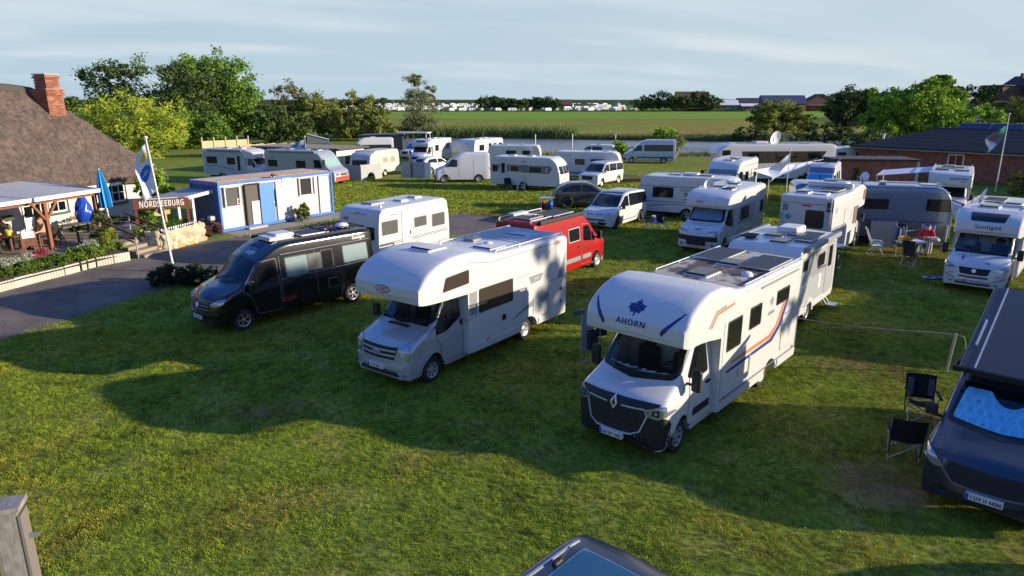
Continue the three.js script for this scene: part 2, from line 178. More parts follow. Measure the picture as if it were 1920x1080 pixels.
class Vehicle {
  constructor(name, label, cat, x, z, yaw, L, W, group) { this.o = thing(name, label, cat, x, 0, z, -yaw, group); this.L = L; this.W = W; this.c = []; }
  add(name, g, mat, parent) { const gs = (Array.isArray(g) ? g : [g]).map(prep); const m = gs.length > 1 ? mergeGeometries(gs) : gs[0]; m.translate(this.L / 2, 0, 0); return mesh(name, m, mat, parent || this.o); }
  loft(name, rows, mat, o = {}) { const g = loft(rows, o); this.c.push(new Caster(g)); for (const a of o.arch || []) (this.arch ||= []).push(a[0]); const op = g.userData.open; g.userData = {}; return this.add(name, op || g.clone(), mat); }
  p(name, dir, contour, mat, o = {}) { if (name === 'skirt') { const X = contour.map(q => q[0]), Y = contour.map(q => q[1]), a = Math.max(...X), b = Math.min(...X), A = (this.arch || []).filter(x => x < a && x > b); if (A.length) { const cut = [a, ...A.flatMap(x => [x + .46, x - .46]), b]; let m; for (let i = 0; i < cut.length; i += 2) m = this.add(name, onto(o.on || this.c, dir, R4(cut[i + 1], Math.min(...Y), cut[i], Math.max(...Y), .02), o), mat); return m; } } return this.add(name, onto(o.on || this.c, dir, contour, o), mat, o.parent); }
  win(dir, contour, mat = C.smoke, o = {}) { const f = this.p(o.name || 'window', dir, grow(contour, .035), o.frame || C.plastic, { ...o, off: .008 }); this.p('pane', dir, contour, mat, { ...o, off: .014, parent: f }); return f; }
  door(dir, contour, mat, o = {}) { const f = this.p(o.name || 'door', dir, contour, mat, { ...o, off: .012 }); this.p('door_seal', dir, grow(contour, .022), C.lines, { ...o, off: .004, parent: f }); return f; }
  text(dir, str, u, v, size, mat, o = {}) { // centred on u; o.rot turns it
    const [sh, w] = textShapes(str, size), sg = { F: -1, L: -1, R: 1, B: 1 }[dir], c = Math.cos(o.rot || 0), s = Math.sin(o.rot || 0), sx = o.sx || 1;
    const map = p => { const a = (p.x - w / 2) * sx + (o.slant || 0) * p.y, b = p.y; return [u + sg * (a * c - b * s), v + a * s + b * c]; };
    const gs = sh.map(e => onto(o.on || this.c, dir, e.shape.map(map), { holes: e.holes.map(h => h.map(map)), off: o.off ?? .006, e: .3, noSkirt: true, flat: o.flat })); return this.add(o.name || 'lettering', gs, mat, o.parent);
  }
  plate(dir, u, v, str) { let D = null; for (const a of [-.24, -.1, 0, .1, .24]) for (const b of [.01, .06, .11]) for (const c of this.c) { const h = c.hit(dir, u + a, v + b); if (h !== null && (D === null || (dir === 'F' ? h > D : h < D))) D = h; } D ??= 0; const f = this.p('licence_plate', dir, R4(u - .26, v, u + .26, v + .115, .01), C.plate, { off: .05, flat: D }); const s = dir === 'F' ? 1 : -1; this.p('plate_band', dir, R4(u + s * .21, v + .004, u + s * .256, v + .111), C.eu, { off: .053, parent: f, flat: D }); this.text(dir, str, u - s * .025, v + .022, .068, C.ink, { off: .054, parent: f, flat: D, name: 'plate_number', sx: .85 }); }
  wheel(x, side, R = .34, style = 'cover', hw = this.W / 2) {
    const g = new THREE.Group(); g.name = 'wheel'; this.o.add(g); g.position.set(x + this.L / 2, R, side * (hw - .13)); g.rotation.x = side > 0 ? Math.PI / 2 : -Math.PI / 2; g.rotation.y = 0;
    const k = R / .34; mesh('tyre', lathe([[.2, -.1], [.29, -.112], [.325, -.1], [.34, -.06], [.34, .06], [.325, .1], [.29, .112], [.205, .1]].map(p => [p[0] * k, p[1]]), 28), C.rub, g);
    const sh = [], dk = [];
    if (style === 'alloy') { dk.push(lathe([[0, .03], [.2 * k, .03], [.21 * k, .1]], 24)); sh.push(lathe([[.185 * k, .085], [.212 * k, .106], [.214 * k, .09]], 24), lathe([[0, .088], [.045, .086], [.05, .06]], 14)); for (let i = 0; i < 5; i++) { const a = i * 1.2566; for (const da of [-.16, .16]) { const b = beam([Math.cos(a) * .04, .075, Math.sin(a) * .04], [Math.cos(a + da) * .195 * k, .085, Math.sin(a + da) * .195 * k], .03, .02); sh.push(b); } } }
    else if (style === 'dark') { dk.push(lathe([[0, .06], [.2 * k, .05], [.21 * k, .1]], 24)); sh.push(lathe([[.2 * k, .09], [.212 * k, .106], [.214 * k, .09]], 24)); }
    else { sh.push(lathe([[0, .085], [.05, .088], [.07, .07], [.11 * k, .066], [.18 * k, .085], [.207 * k, .104], [.214 * k, .1]], 24)); const n = style === 'steel' ? 10 : 7; for (let i = 0; i < n; i++) { const a = i / n * 6.2832; const c = new THREE.CylinderGeometry(.03 * k, .03 * k, .012, 10); c.scale(style === 'steel' ? .5 : 1.1, 1, .75); c.rotateY(-a); c.translate(Math.cos(a) * .15 * k, .082, Math.sin(a) * .15 * k); dk.push(c); } }
    mesh('rim', sh, style === 'alloy' ? C.alloy : style === 'dark' ? C.grey : C.hub, g); if (dk.length) mesh('rim_openings', dk, C.dark, g); return g;
  }
  wheels(xs, R, style, hw) { for (const x of xs) for (const s of [-1, 1]) this.wheel(x, s, R, style, hw); }
  under(x0, x1, hw, y = .62) { this.add('underbody', box(x0 - x1, y - .24, hw * 2, (x0 + x1) / 2, (y + .24) / 2, 0), C.dark); }
  mirror(x, y, z, mat = C.plastic, big = 1) { for (const s of [-1, 1]) { const m = this.add('wing_mirror', [box(.13, .36 * big, .2, x, y, s * (z + .2), .05), bar([x - .05, y - .12, s * (z - .05)], [x, y - .1, s * (z + .16)], .03)], mat); this.add('mirror_glass', box(.008, .28 * big, .15, x - .068, y, s * (z + .2)), C.glass, m); } }
  hatch(x, z, y, w = .5, d = .5, mat = C.smoke, open = 0) { const g = [box(w + .08, .06, d + .08, x, y + .02, z, .02)]; const m = this.add('roof_hatch', g, C.whitep); const l = box(w, .05, d, 0, 0, 0, .02); l.translate(-w / 2, 0, 0); l.rotateZ(open ? open : 0); l.translate(x + w / 2, y + .075 + (open ? .0 : 0), z); this.add('hatch_lid', l, mat, m); return m; }
  solar(x, z, y, w = 1.1, d = .65) { const m = this.add('solar_panel', [box(w, .035, d, x, y + .06, z)], C.panel); this.add('panel_frame', [box(w + .03, .04, .02, x, y + .055, z - d / 2), box(w + .03, .04, .02, x, y + .055, z + d / 2), box(.02, .04, d, x - w / 2, y + .055, z), box(.02, .04, d, x + w / 2, y + .055, z)], C.alu, m); }
  rail(x0, x1, z, y, r = .018) { this.add('roof_rail', [bar([x0, y + .07, z], [x1, y + .07, z], r), ...[0, .33, .66, 1].map(t => box(.06, .08, .03, mix(x0, x1, t), y + .03, z))], C.alu); }
  awning(x0, x1, z, y, mat = C.grey, r = .065) { this.add('awning_case', [box(Math.abs(x0 - x1), r * 2, r * 2, (x0 + x1) / 2, y, z, .04)], mat); }
  dish(x, y, z, r = .35, face = 1, parent) { const g = new THREE.SphereGeometry(r * 1.6, 18, 6, 0, 6.2832, 0, .68); g.translate(0, -r * 1.6, 0); g.rotateX(-1.35); g.rotateY(face); g.translate(x, y + r * .8, z); const m = this.add('satellite_dish', [g], C.whitep); this.add('dish_arm', [bar([x, y - .2, z], [x, y + r * .7, z], .025), bar([x, y + r * .2, z], [x + Math.sin(face) * -.35, y + r * .9, z - Math.cos(face) * .35], .012), box(.07, .07, .07, x + Math.sin(face) * -.35, y + r * .9, z - Math.cos(face) * .35)], C.grey, m); }
  lamp(side, contour, dir = 'F') { const m = this.p('headlight', dir, contour, C.lamp, { off: .03, e: .08 }); return m; }
  screen(contour) { const n = contour.length, cx = 0, cy = contour.reduce((t, p) => t + p[1], 0) / n; const inner = contour.map(([x, y]) => [cx + (x - cx) * .9, cy + (y - cy) * (y < cy ? .74 : .86)]); this.p('windscreen', 'F', contour, C.clear, { off: .012, on: [this.c[0]] }); this.p('windscreen_border', 'F', grow(contour, .02), C.dark, { off: .007, on: [this.c[0]], holes: [inner], e: .05 }); }
  cabin() { const d = this.add('dashboard', [box(.5, .22, 1.7, -1.15, 1.28, 0, .08), box(.3, .12, .4, -1.2, 1.42, -.42, .05)], C.plastic); for (const s of [-1, 1]) this.add('seat', [box(.5, .16, .5, -1.95, .95, s * .42, .06), box(.16, .62, .5, -2.12, 1.3, s * .42, .07), box(.13, .2, .28, -2.14, 1.72, s * .42, .06)], M([.05, .05, .055], .9)); const w = new THREE.TorusGeometry(.2, .018, 8, 24).rotateY(Math.PI / 2).rotateZ(.7).translate(-1.5, 1.42, -.42); this.add('steering_wheel', [w, bar([-1.5, 1.42, -.42], [-1.2, 1.2, -.42], .03), beam([-1.5, 1.42, -.6], [-1.5, 1.42, -.24], .04, .02)], C.dark); this.add('cabin_floor', box(1.2, .05, 1.8, -1.7, .6, 0), C.dark); void d; }
}
// profiles shared by the vans' cabs: rows for loft(), nose at x = 0
const CAB = {
  ducato: (W, top) => [[0, .5, .3, .72, .05, 0, .16, .01], [-.03, .8, .26, .84, .06, .01, .2], [-.08, 1.0, .25, .93, .09, .03, .22, .02], [-.18, 1.1, .26, .98, .12, .06, .22, .03], [-.45, 1.24, .28, W - .02, .13, .09, .2, .03], [-.82, 1.36, .3, W, .13, .1, .17, .02], [-1.0, 1.46, .3, W, .13, .12, .15, .02], [-1.6, 2.04, .3, W, .13, .14, .1, .02], ...top],
  transit: (W, top) => [[0, .52, .3, .74, .05, 0, .14, .01], [-.03, .78, .26, .86, .06, .01, .18], [-.06, 1.0, .25, .92, .08, .02, .2, .02], [-.14, 1.08, .26, .95, .1, .05, .2, .03], [-.5, 1.26, .28, W - .03, .12, .08, .18, .03], [-.9, 1.42, .3, W, .12, .1, .16, .02], [-1.05, 1.52, .3, W, .12, .12, .14, .02], [-1.62, 2.06, .3, W, .12, .14, .1, .02], ...top],
  master: (W, top) => [[0, .5, .3, .74, .05, 0, .18, .01], [-.03, .82, .24, .88, .06, .01, .22], [-.06, 1.12, .23, .95, .08, .02, .24, .02], [-.13, 1.2, .24, .98, .1, .04, .24, .03], [-.4, 1.33, .28, W - .02, .12, .07, .22, .03], [-.72, 1.45, .3, W, .12, .1, .18, .02], [-.86, 1.54, .3, W, .12, .12, .15, .02], [-1.45, 2.1, .3, W, .12, .14, .1, .02], ...top],
};
// ================= GROUND, WATER, SKY LINE =================
const grassTex = tex(1024, 1024, (u, v) => { const a = fbm(u * 90, v * 90, 3, 90, 90, 1), b = fbm(u * 14, v * 14, 4, 14, 14, 2), c = vn(u * 420, v * 420, 420, 420, 3), d = vn(u * 200, v * 200, 200, 200, 9); const dry = sstep(.5, .72, b) * .55 + sstep(.62, .8, a) * .3, k = .6 + .55 * c * a + .35 * d; return [mix(.17, .31, dry) * k, mix(.205, .25, dry) * k, mix(.024, .07, dry) * k]; });
const asphaltTex = tex(1024, 1024, (u, v) => { const n = fbm(u * 12, v * 12, 5, 12, 12, 4), g = vn(u * 500, v * 500, 500, 500, 6), p = sstep(.55, .75, fbm(u * 5, v * 5, 4, 5, 5, 8)); const k = .75 + .5 * g; const cr = Math.abs(fbm(u * 9 + .6 * fbm(u * 20, v * 20, 2, 20, 20, 5), v * 9, 3, 9, 9, 61) - .5) < .006 ? .55 : 1; return [mix(.105, .2, n + p * .25) * k * cr, mix(.088, .165, n + p * .25) * k * cr, mix(.073, .13, n + p * .2) * k * cr]; });
const roofDirt = tex(512, 512, (u, v) => { const n = fbm(u * 6, v * 9, 5, 6, 9, 21), m = fbm(u * 40, v * 40, 3, 40, 40, 22), k = sstep(.38, .62, n + (m - .5) * .35); return [mix(.09, .42, k), mix(.06, .38, k), mix(.04, .33, k)]; }); roofDirt.repeat.set(.22, .22);
const foil = tex(512, 512, (u, v) => { const n = 6, x = u * n, y = v * n * 1.15, r = Math.floor(y), ox = (r % 2) * .5, fx = (x + ox) % 1 - .5, fy = y % 1 - .5, d = Math.hypot(fx, fy), k = d > .44 && d < .5 ? 1.5 : d < .1 && hash(Math.floor(x + ox) % 6, r) > .7 ? .25 : .8 + .5 * fbm(u * 30, v * 30, 3, 30, 30, 7); return [.5 * k, .5 * k, .52 * k]; }); foil.repeat.set(1.1, 1.1);
const brickTex = tex(512, 512, (u, v) => { const rows = 16, r = Math.floor(v * rows), cols = 8, x = u * cols + (r % 2) * .5, c = Math.floor(x) % cols, fx = x % 1, fy = v * rows % 1, m = fx < .05 || fy < .12, h = hash(c, r, 3), n = vn(u * 200, v * 200, 200, 200, 2); return m ? [.16, .13, .11] : [mix(.14, .24, h) * (.8 + .4 * n), mix(.045, .08, h) * (.8 + .4 * n), mix(.03, .055, h) * (.8 + .4 * n)]; });
const brickBump = tex(512, 512, (u, v) => { const rows = 16, r = Math.floor(v * rows), x = u * 8 + (r % 2) * .5, fx = x % 1, fy = v * rows % 1; const k = fx < .05 || fy < .12 ? 0 : .8 + .2 * vn(u * 200, v * 200, 200, 200, 2); return [k, k, k]; }, false);
const woodTex = tex(512, 512, (u, v) => { const p = Math.floor(v * 8), n = fbm(u * 6 + p * 7, v * 120, 4, 1e9, 120, 5), m = fbm(u * 5, v * 5, 4, 5, 5, 31), e = v * 8 % 1 < .04 ? .5 : 1; return [mix(.4, .7, n) * e * mix(.8, 1.15, m), mix(.26, .5, n) * e * mix(.8, 1.1, m), mix(.14, .3, n) * e]; });
const waterBump = tex(512, 512, (u, v) => { const k = .5 * fbm(u * 18, v * 50, 4, 18, 50, 3) + .5 * fbm(u * 60, v * 110, 3, 60, 110, 4); return [k, k, k]; }, false); waterBump.repeat.set(.12, .12);
const fieldTex = tex(512, 512, (u, v) => { const n = fbm(u * 8, v * 26, 5, 8, 26, 41), m = fbm(u * 40, v * 90, 3, 40, 90, 42), k = mix(.62, 1.35, n) * mix(.8, 1.2, m), d = sstep(.45, .7, fbm(u * 6, v * 12, 4, 6, 12, 43)); return [mix(.17, .22, d) * k, mix(.205, .19, d) * k, mix(.035, .05, d) * k]; });
const leafNoise = (x, z, s) => fbm(x * .05 + 50, z * .05 + 50, 4, 1e9, 1e9, s);

struct('ground', planeUV(new THREE.PlaneGeometry(4400, 2600, 8, 8).rotateX(-Math.PI / 2).translate(0, 0, -1150), .1), M([1.0, 1.0, 1.0], 1, 0, { map: grassTex, specularIntensity: .15 }));
{ // the lawn of the site, with worn and dry patches
  const g = new THREE.PlaneGeometry(150, 120, 300, 240).rotateX(-Math.PI / 2).translate(5, .004, -47), p = g.attributes.position, c = [];
  const worn = [[6.7, -11.2, 1.3], [9.5, -13.8, .8], [18.9, -30.9, 2.2], [-5.5, -14.2, .9], [12, -62.5, 4], [-2, -77, 4], [9.5, -17, 1.5], [-1, -42, 3]];
  for (let i = 0; i < p.count; i++) { const x = p.getX(i), z = p.getZ(i); let d = sstep(.5, .72, leafNoise(x * 6, z * 6, 40)) * .3, s2 = 0; const e = leafNoise(x * 2, z * 2, 44); for (const [a, b, r] of worn) s2 = Math.max(s2, 1 - sstep(.3 * r, 1.4 * r, Math.hypot(x - a, (z - b) * 1.2) + (leafNoise(x * 12, z * 12, 3) - .5) * r)); const k = .8 + .45 * e; c.push(k * mix(mix(.95, 1.3, d), .95, s2), k * mix(mix(1.05, .98, d), .55, s2), k * mix(.9, 1.15, s2)); }
  g.setAttribute('color', new THREE.Float32BufferAttribute(c, 3)); struct('lawn', planeUV(g, .1), M([1, 1, 1], 1, 0, { map: grassTex, vertexColors: true, specularIntensity: .15 }));
}
function sheet(name, pts, y, mat, s = .1) { const g = poly2(pts, y); planeUV(g, s); return struct(name, g, mat); }
const ROAD = [[-34, -4], [-19, -14], [-15.06, -18.9], [-14.3, -21], [-13.7, -23.4], [-12.7, -25.3], [-11, -28], [-9, -31.5], [-5, -34.2], [-1.5, -35.6], [.8, -36.4], [.6, -38.6], [-1.1, -41.2], [-3, -42.7], [-4.3, -42.3], [-6.5, -40.7], [-9.6, -41.4], [-13.8, -35.5], [-15.4, -33.9], [-16.2, -32], [-16.9, -29.7], [-17.8, -28.3], [-18.95, -24.3], [-22, -17], [-38, 2]];
sheet('driveway', ROAD, .012, M([1, 1, 1], .95, 0, { map: asphaltTex, specularIntensity: .4 }), .12);
const PAVE = [[-16.2, -36.6], [-11.2, -43.4], [-9.6, -42.2], [-14.2, -35.0]];
sheet('pavement', PAVE, .016, M([.27, .235, .19], .95), .1);
const POND = [[-30, -128], [-24, -122], [-16, -104], [-10, -97.5], [4, -94], [16, -90], [30, -89], [48, -95], [70, -108], [92, -120], [92, -130], [60, -126], [36, -125], [16, -130], [4, -135], [-8, -137], [-20, -137]];
sheet('pond', POND, .03, M([.12, .135, .15], .32, 0, { bumpMap: waterBump, bumpScale: .02 }), .5);
const wavy = (x0, x1, z, amp, n, s) => Array.from({ length: n + 1 }, (_, i) => [mix(x0, x1, i / n), z + (vn(i * .7, s) - .5) * amp]);
sheet('meadow', [...wavy(-700, 800, -150, 16, 60, 3), ...wavy(-700, 800, -292, 16, 60, 4).reverse()], .02, M([1.15, 1.08, .8], 1, 0, { map: fieldTex, specularIntensity: .15 }), .009);
sheet('field', [...wavy(-900, 1000, -290, 6, 40, 5), ...wavy(-900, 1000, -560, 10, 40, 6).reverse()], .05, M([.95, 1.45, .7], 1, 0, { map: fieldTex, specularIntensity: .15 }), .006);
{ // sea dike along the horizon
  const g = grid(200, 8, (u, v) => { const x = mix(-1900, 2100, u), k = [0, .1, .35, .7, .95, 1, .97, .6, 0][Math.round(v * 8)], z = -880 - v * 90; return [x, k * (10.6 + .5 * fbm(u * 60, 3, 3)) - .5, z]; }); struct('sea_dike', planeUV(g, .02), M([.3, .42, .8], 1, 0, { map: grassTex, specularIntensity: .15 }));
}
{ const g = grid(60, 30, (u, v) => { const x = mix(80, 330, u), z = mix(-150, -330, v), d = Math.hypot((x - 185) / 95, (z + 240) / 75); return [x, 7.5 * (1 - sstep(.15, 1, d)) - .05 + .4 * fbm(u * 20, v * 20, 3) * (d < 1 ? 1 : 0), z]; }); struct('hill', planeUV(g, .1), M([.8, .8, .8], 1, 0, { map: grassTex, specularIntensity: .15 })); }

// ---------- trees ----------
function leafMesh(rand, spots, n, size, cols, o = {}) { // n small leaf faces round the given clump centres
  const pos = new Float32Array(n * 12), nor = new Float32Array(n * 12), col = new Float32Array(n * 12), idx = new Uint32Array(n * 6), a = V(), b = V(), c = V(), w = V();
  const gs = () => (rand() + rand() + rand() - 1.5) * 1.15;
  for (let i = 0; i < n; i++) {
    const s = spots[Math.floor(rand() * spots.length)], r = s[3]; c.set(s[0] + gs() * r, s[1] + gs() * r * .75, s[2] + gs() * r);
    a.set(rand() - .5, (rand() - .5) * .8, rand() - .5).normalize(); b.set(rand() - .5, rand() - .5, rand() - .5).cross(a).normalize(); if (o.lean) a.x += o.lean * (rand()), a.normalize();
    const l = size * (.6 + .8 * rand()), h = l * (o.slim || .62); w.crossVectors(a, b); if (w.y < 0) { w.negate(); b.negate(); }
    const t = s[4], q = (rand() - .5) * .35, C0 = cols[0], C1 = cols[1];
    for (let k = 0; k < 4; k++) { const sa = [-.5, 0, .5, 0][k] * l, sb = [0, -.5, 0, .5][k] * h, j = (i * 4 + k) * 3; pos[j] = c.x + a.x * sa + b.x * sb; pos[j + 1] = c.y + a.y * sa + b.y * sb; pos[j + 2] = c.z + a.z * sa + b.z * sb; nor[j] = w.x; nor[j + 1] = w.y; nor[j + 2] = w.z; for (let m = 0; m < 3; m++) col[j + m] = mix(C0[m], C1[m], clamp(t + q)) * (1 + q * .5); }
    const v = i * 4; idx.set([v, v + 1, v + 2, v, v + 2, v + 3], i * 6);
  }
  const g = new THREE.BufferGeometry(); g.setAttribute('position', new THREE.BufferAttribute(pos, 3)); g.setAttribute('normal', new THREE.BufferAttribute(nor, 3)); g.setAttribute('color', new THREE.BufferAttribute(col, 3)); g.setIndex(new THREE.BufferAttribute(idx, 1)); return g;
}
const leafMat = new THREE.MeshPhysicalMaterial({ vertexColors: true, roughness: .8, specularIntensity: .35, transmission: .3, thickness: 0, side: THREE.DoubleSide }), leafFar = new THREE.MeshPhysicalMaterial({ vertexColors: true, roughness: .8, specularIntensity: .3, side: THREE.DoubleSide }), barkMat = M([.11, .09, .065], .95), barkPale = M([.3, .27, .22], .9);
function addLeaves(name, g, mat, parent) { const m = new THREE.Mesh(g, mat); m.name = name; m.castShadow = m.receiveShadow = true; parent.add(m); return m; }
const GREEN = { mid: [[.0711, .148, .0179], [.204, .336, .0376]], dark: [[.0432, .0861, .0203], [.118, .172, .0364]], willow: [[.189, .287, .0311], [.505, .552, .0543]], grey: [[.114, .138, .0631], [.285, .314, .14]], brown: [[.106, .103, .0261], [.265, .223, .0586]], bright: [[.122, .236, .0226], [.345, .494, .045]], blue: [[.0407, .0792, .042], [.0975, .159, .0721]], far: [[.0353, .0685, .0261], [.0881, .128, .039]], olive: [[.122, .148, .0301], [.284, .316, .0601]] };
// blobs: [x, y, z, rx, ry, rz] offsets from the foot
function tree(name, label, cat, x, z, blobs, o = {}) {
  const rand = rng(o.seed || Math.round(x * 31 + z * 17)), t = thing(name, label, cat, x, o.y || 0, z, 0, o.group), spots = [], gap = o.gap ?? .0;
  for (const [bx, by, bz, rx, ry, rz] of blobs) { const n = Math.round((o.clumps || 60) * Math.max(.25, (rx * ry) / (blobs[0][3] * blobs[0][4]))); for (let i = 0; i < n; i++) { const d = V(rand() - .5, rand() - .5, rand() - .5).normalize(), k = .45 + .55 * Math.sqrt(rand()), bump = .75 + .5 * vn(d.x * 2.5 + 9 + bx, d.y * 2.5 + d.z * 3 + 9, 1e9, 1e9, 7); spots.push([bx + d.x * rx * k * bump + (o.lean || 0) * d.y * ry, by + d.y * ry * k * bump, bz + d.z * (rz ?? rx) * k * bump, (o.cr || .16) * 1.25 * Math.min(rx, ry) * (.6 + .8 * rand()), rand()]); } }
  const trunk = [], top = blobs[0], nb = o.limbs ?? 5, R = o.trunk || .28, fork = [x0(), top[1] * .35, 0]; function x0() { return top[0] * .3; }
  trunk.push(bar([0, -.1, 0], fork, R, 7, R * .75)); for (let i = 0; i < nb; i++) { const s = spots[Math.floor(rand() * spots.length)], m = [mix(fork[0], s[0], .5) + (rand() - .5), mix(fork[1], s[1], .55), mix(fork[2], s[2], .5) + (rand() - .5)]; trunk.push(bar(fork, m, R * .5, 5, R * .3), bar(m, [s[0], s[1], s[2]], R * .3, 4, R * .1)); for (let j = 0; j < 3; j++) { const q = spots[Math.floor(rand() * spots.length)]; if (Math.hypot(q[0] - m[0], q[1] - m[1], q[2] - m[2]) < top[3]) trunk.push(bar(m, [q[0], q[1], q[2]], R * .16, 4, R * .05)); } }
  mesh('trunk', trunk, o.bark || barkMat, t); addLeaves('crown', leafMesh(rand, spots, Math.round((o.n || 5000) * (o.far ? 1.5 : 1.7)), (o.leaf || .3) * 1.08, o.cols || GREEN.mid, o), o.far ? leafFar : leafMat, t); return t;
}
tree('windswept_tree', 'dark olive windswept tree leaning right, rising behind the yellow-green willow', 'tree', -56, -112, [[-2, 9.8, 0, 9, 3.6, 5], [-8, 10.6, 0, 4.2, 2.4, 3], [6, 7.6, 0, 5, 4, 5], [0, 5, 0, 8, 4, 5]], { n: 11000, clumps: 150, cols: GREEN.dark, leaf: .36, lean: .3, cr: .17, limbs: 16, trunk: .4 });
tree('broad_tree', 'tall round mid-green tree, highest of the trees at left', 'tree', -50, -119, [[0, 8.6, 0, 7, 6, 6], [-3.5, 11.4, 0, 3.6, 3, 4], [4.5, 6, 1, 4.8, 5, 5], [-2, 4, 2, 7, 4, 5]], { n: 16000, clumps: 140, cols: GREEN.mid, leaf: .42, cr: .15, trunk: .45, limbs: 9 });
tree('willow_tree', 'yellow-green feathery willow right behind the thatched roof', 'tree', -47.5, -88, [[-2.2, 4.6, 0, 4.6, 3.2, 4], [2.5, 3.4, 0, 4, 3.2, 4], [-4.6, 4.4, 1, 2.2, 2.6, 3], [0, 2, 1, 6, 2.4, 4]], { n: 16000, clumps: 120, cols: GREEN.willow, leaf: .36, slim: .28, cr: .17, lean: .7 });
tree('green_bush', 'dark green bush below the tall round tree, left of the wooden fence', 'bush', -47, -106, [[0, 2.6, 0, 3.8, 2.8, 3], [-3, 2, 1, 2.6, 2.2, 2]], { n: 5000, clumps: 70, cols: GREEN.mid, leaf: .34 });
tree('hedge_bush', 'dark bush filling the gap under the tall round tree at its right', 'bush', -41, -118, [[0, 3.2, 0, 5, 3.2, 3], [4, 2.2, 0, 3.6, 2.4, 3]], { n: 6000, clumps: 80, cols: GREEN.dark, leaf: .36 });
tree('birch_tree', 'thin pinkish-brown sparse tree standing right of the tall round tree', 'tree', -41.5, -132, [[0, 7, 0, 3.4, 3.4, 3], [2, 4.6, 0, 3.4, 3, 3]], { n: 3000, clumps: 60, cols: GREEN.brown, leaf: .34, bark: barkPale, limbs: 14, trunk: .22 });
tree('birch_tree', 'brown-green loose tree next to the bushes, with pale bare trunks', 'tree', -36, -130, [[0, 5, 0, 3.6, 3.4, 3], [2.5, 3, 0, 3.2, 2.6, 3]], { n: 5500, clumps: 60, cols: GREEN.olive, leaf: .34, bark: barkPale, limbs: 12, trunk: .2 });
tree('bushy_tree', 'mixed green bushy tree left of the back shed', 'tree', -30, -136, [[0, 5.4, 0, 3.8, 3.2, 3], [-2.5, 3.2, 0, 3.4, 3, 3], [3, 4, 0, 3, 3, 3]], { n: 6500, clumps: 70, cols: GREEN.olive, leaf: .36, bark: barkPale, limbs: 8 });
tree('olive_bush', 'rounded olive bush sloping down beside the back shed', 'bush', -26.5, -128, [[0, 3.2, 0, 3.6, 3, 3], [3, 2, 0, 2.6, 2, 3]], { n: 6500, clumps: 60, cols: GREEN.olive, leaf: .34 });
tree('poplar_tree', 'upright grey-green tree with thin spiky top beside the pond', 'tree', -18.3, -139, [[0, 5.2, 0, 3.6, 4.6, 3.4], [-.6, 9.4, 0, 2.2, 2.6, 2], [2.2, 8, 0, 1.2, 2.8, 1.2], [-.4, 11, 0, .9, 1.2, .8], [0, 2.4, 0, 4, 2.4, 3.4]], { n: 8000, clumps: 90, cols: GREEN.grey, leaf: .32, slim: .4, cr: .2, limbs: 12 });
tree('round_tree', 'green double-topped tree behind the satellite dish of the liner', 'tree', 53, -141, [[0, 4, 0, 4.8, 3.6, 4], [3.6, 4.8, 0, 2.4, 2.2, 2.4], [-2.4, 4.8, 0, 2.6, 2.3, 2.6], [5, 2.6, 0, 3.2, 2.6, 3]], { n: 9000, clumps: 80, cols: GREEN.olive, leaf: .36, limbs: 8 });
tree('dark_tree', 'dark tree touching the left side of the bright green tree above the brick building', 'tree', 62, -128, [[0, 5.8, 0, 4.4, 3.4, 4], [3, 7, 0, 3.4, 2.6, 3], [-2.6, 4.6, 0, 2.8, 2.4, 3]], { n: 8500, clumps: 80, cols: GREEN.dark, leaf: .4, limbs: 10 });
tree('maple_tree', 'large bright green tree spreading over the left end of the brick building roof', 'tree', 58.5, -101, [[0, 5.4, 0, 6, 3.8, 5], [1, 8, 0, 3.4, 2.2, 3], [-4, 5.6, 0, 4, 3.2, 4], [6.5, 4, 1, 4, 2.8, 3.6], [2.6, 9.4, 0, 1.5, 1.0, 1.4], [0, 2.6, 2, 8, 2.6, 4]], { n: 20000, clumps: 120, cols: GREEN.bright, leaf: .44, cr: .17, trunk: .35, limbs: 9 });
tree('willow_tree', 'rounded willow at the right edge behind the brick building', 'tree', 84, -112, [[0, 4.4, 0, 5.6, 3.6, 4], [-5, 4, 0, 3.6, 3, 3], [5, 4.4, 0, 5, 3.6, 4]], { n: 10000, clumps: 90, cols: GREEN.olive, leaf: .4, slim: .4 });
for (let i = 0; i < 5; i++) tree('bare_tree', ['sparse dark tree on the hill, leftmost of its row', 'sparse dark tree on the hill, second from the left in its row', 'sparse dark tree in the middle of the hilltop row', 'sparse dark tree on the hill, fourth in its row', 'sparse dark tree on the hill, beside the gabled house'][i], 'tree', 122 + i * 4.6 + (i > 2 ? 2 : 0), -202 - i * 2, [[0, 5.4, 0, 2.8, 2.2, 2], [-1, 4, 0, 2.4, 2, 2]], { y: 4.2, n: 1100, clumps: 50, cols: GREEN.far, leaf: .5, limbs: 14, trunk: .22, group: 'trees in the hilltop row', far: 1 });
for (const [x, z, h, r, l] of [[44, -84, 3.2, 3, 'dark bush between the caravan and the brick building'], [48, -92, 3.6, 3.4, 'dark hedge bush below the bright green tree'], [54, -120, 3.4, 4, 'dark bush at the foot of the double-topped tree'], [42, -124, 2.6, 3, 'low dark bush on the far pond bank, right'], [20.6, -93, 3.4, 1.8, 'green bush on the bank behind the minibus'], [13.4, -87.5, 2.0, 1.1, 'small palm-like bush right of the white delivery van'], [110, -150, 5, 7, 'broad dark bush on the slope of the hill'], [98, -140, 5, 6, 'shrub in front of the hill, left of the willow']]) tree('bush', l, 'bush', x, z, [[0, h * .55, 0, r, h * .5, r * .8], [r * .5, h * .4, 0, r * .7, h * .4, r * .6]], { n: r > 3 ? 3000 : 1800, clumps: 50, cols: x > 90 ? GREEN.olive : x < 25 ? GREEN.bright : GREEN.dark, leaf: .3 });
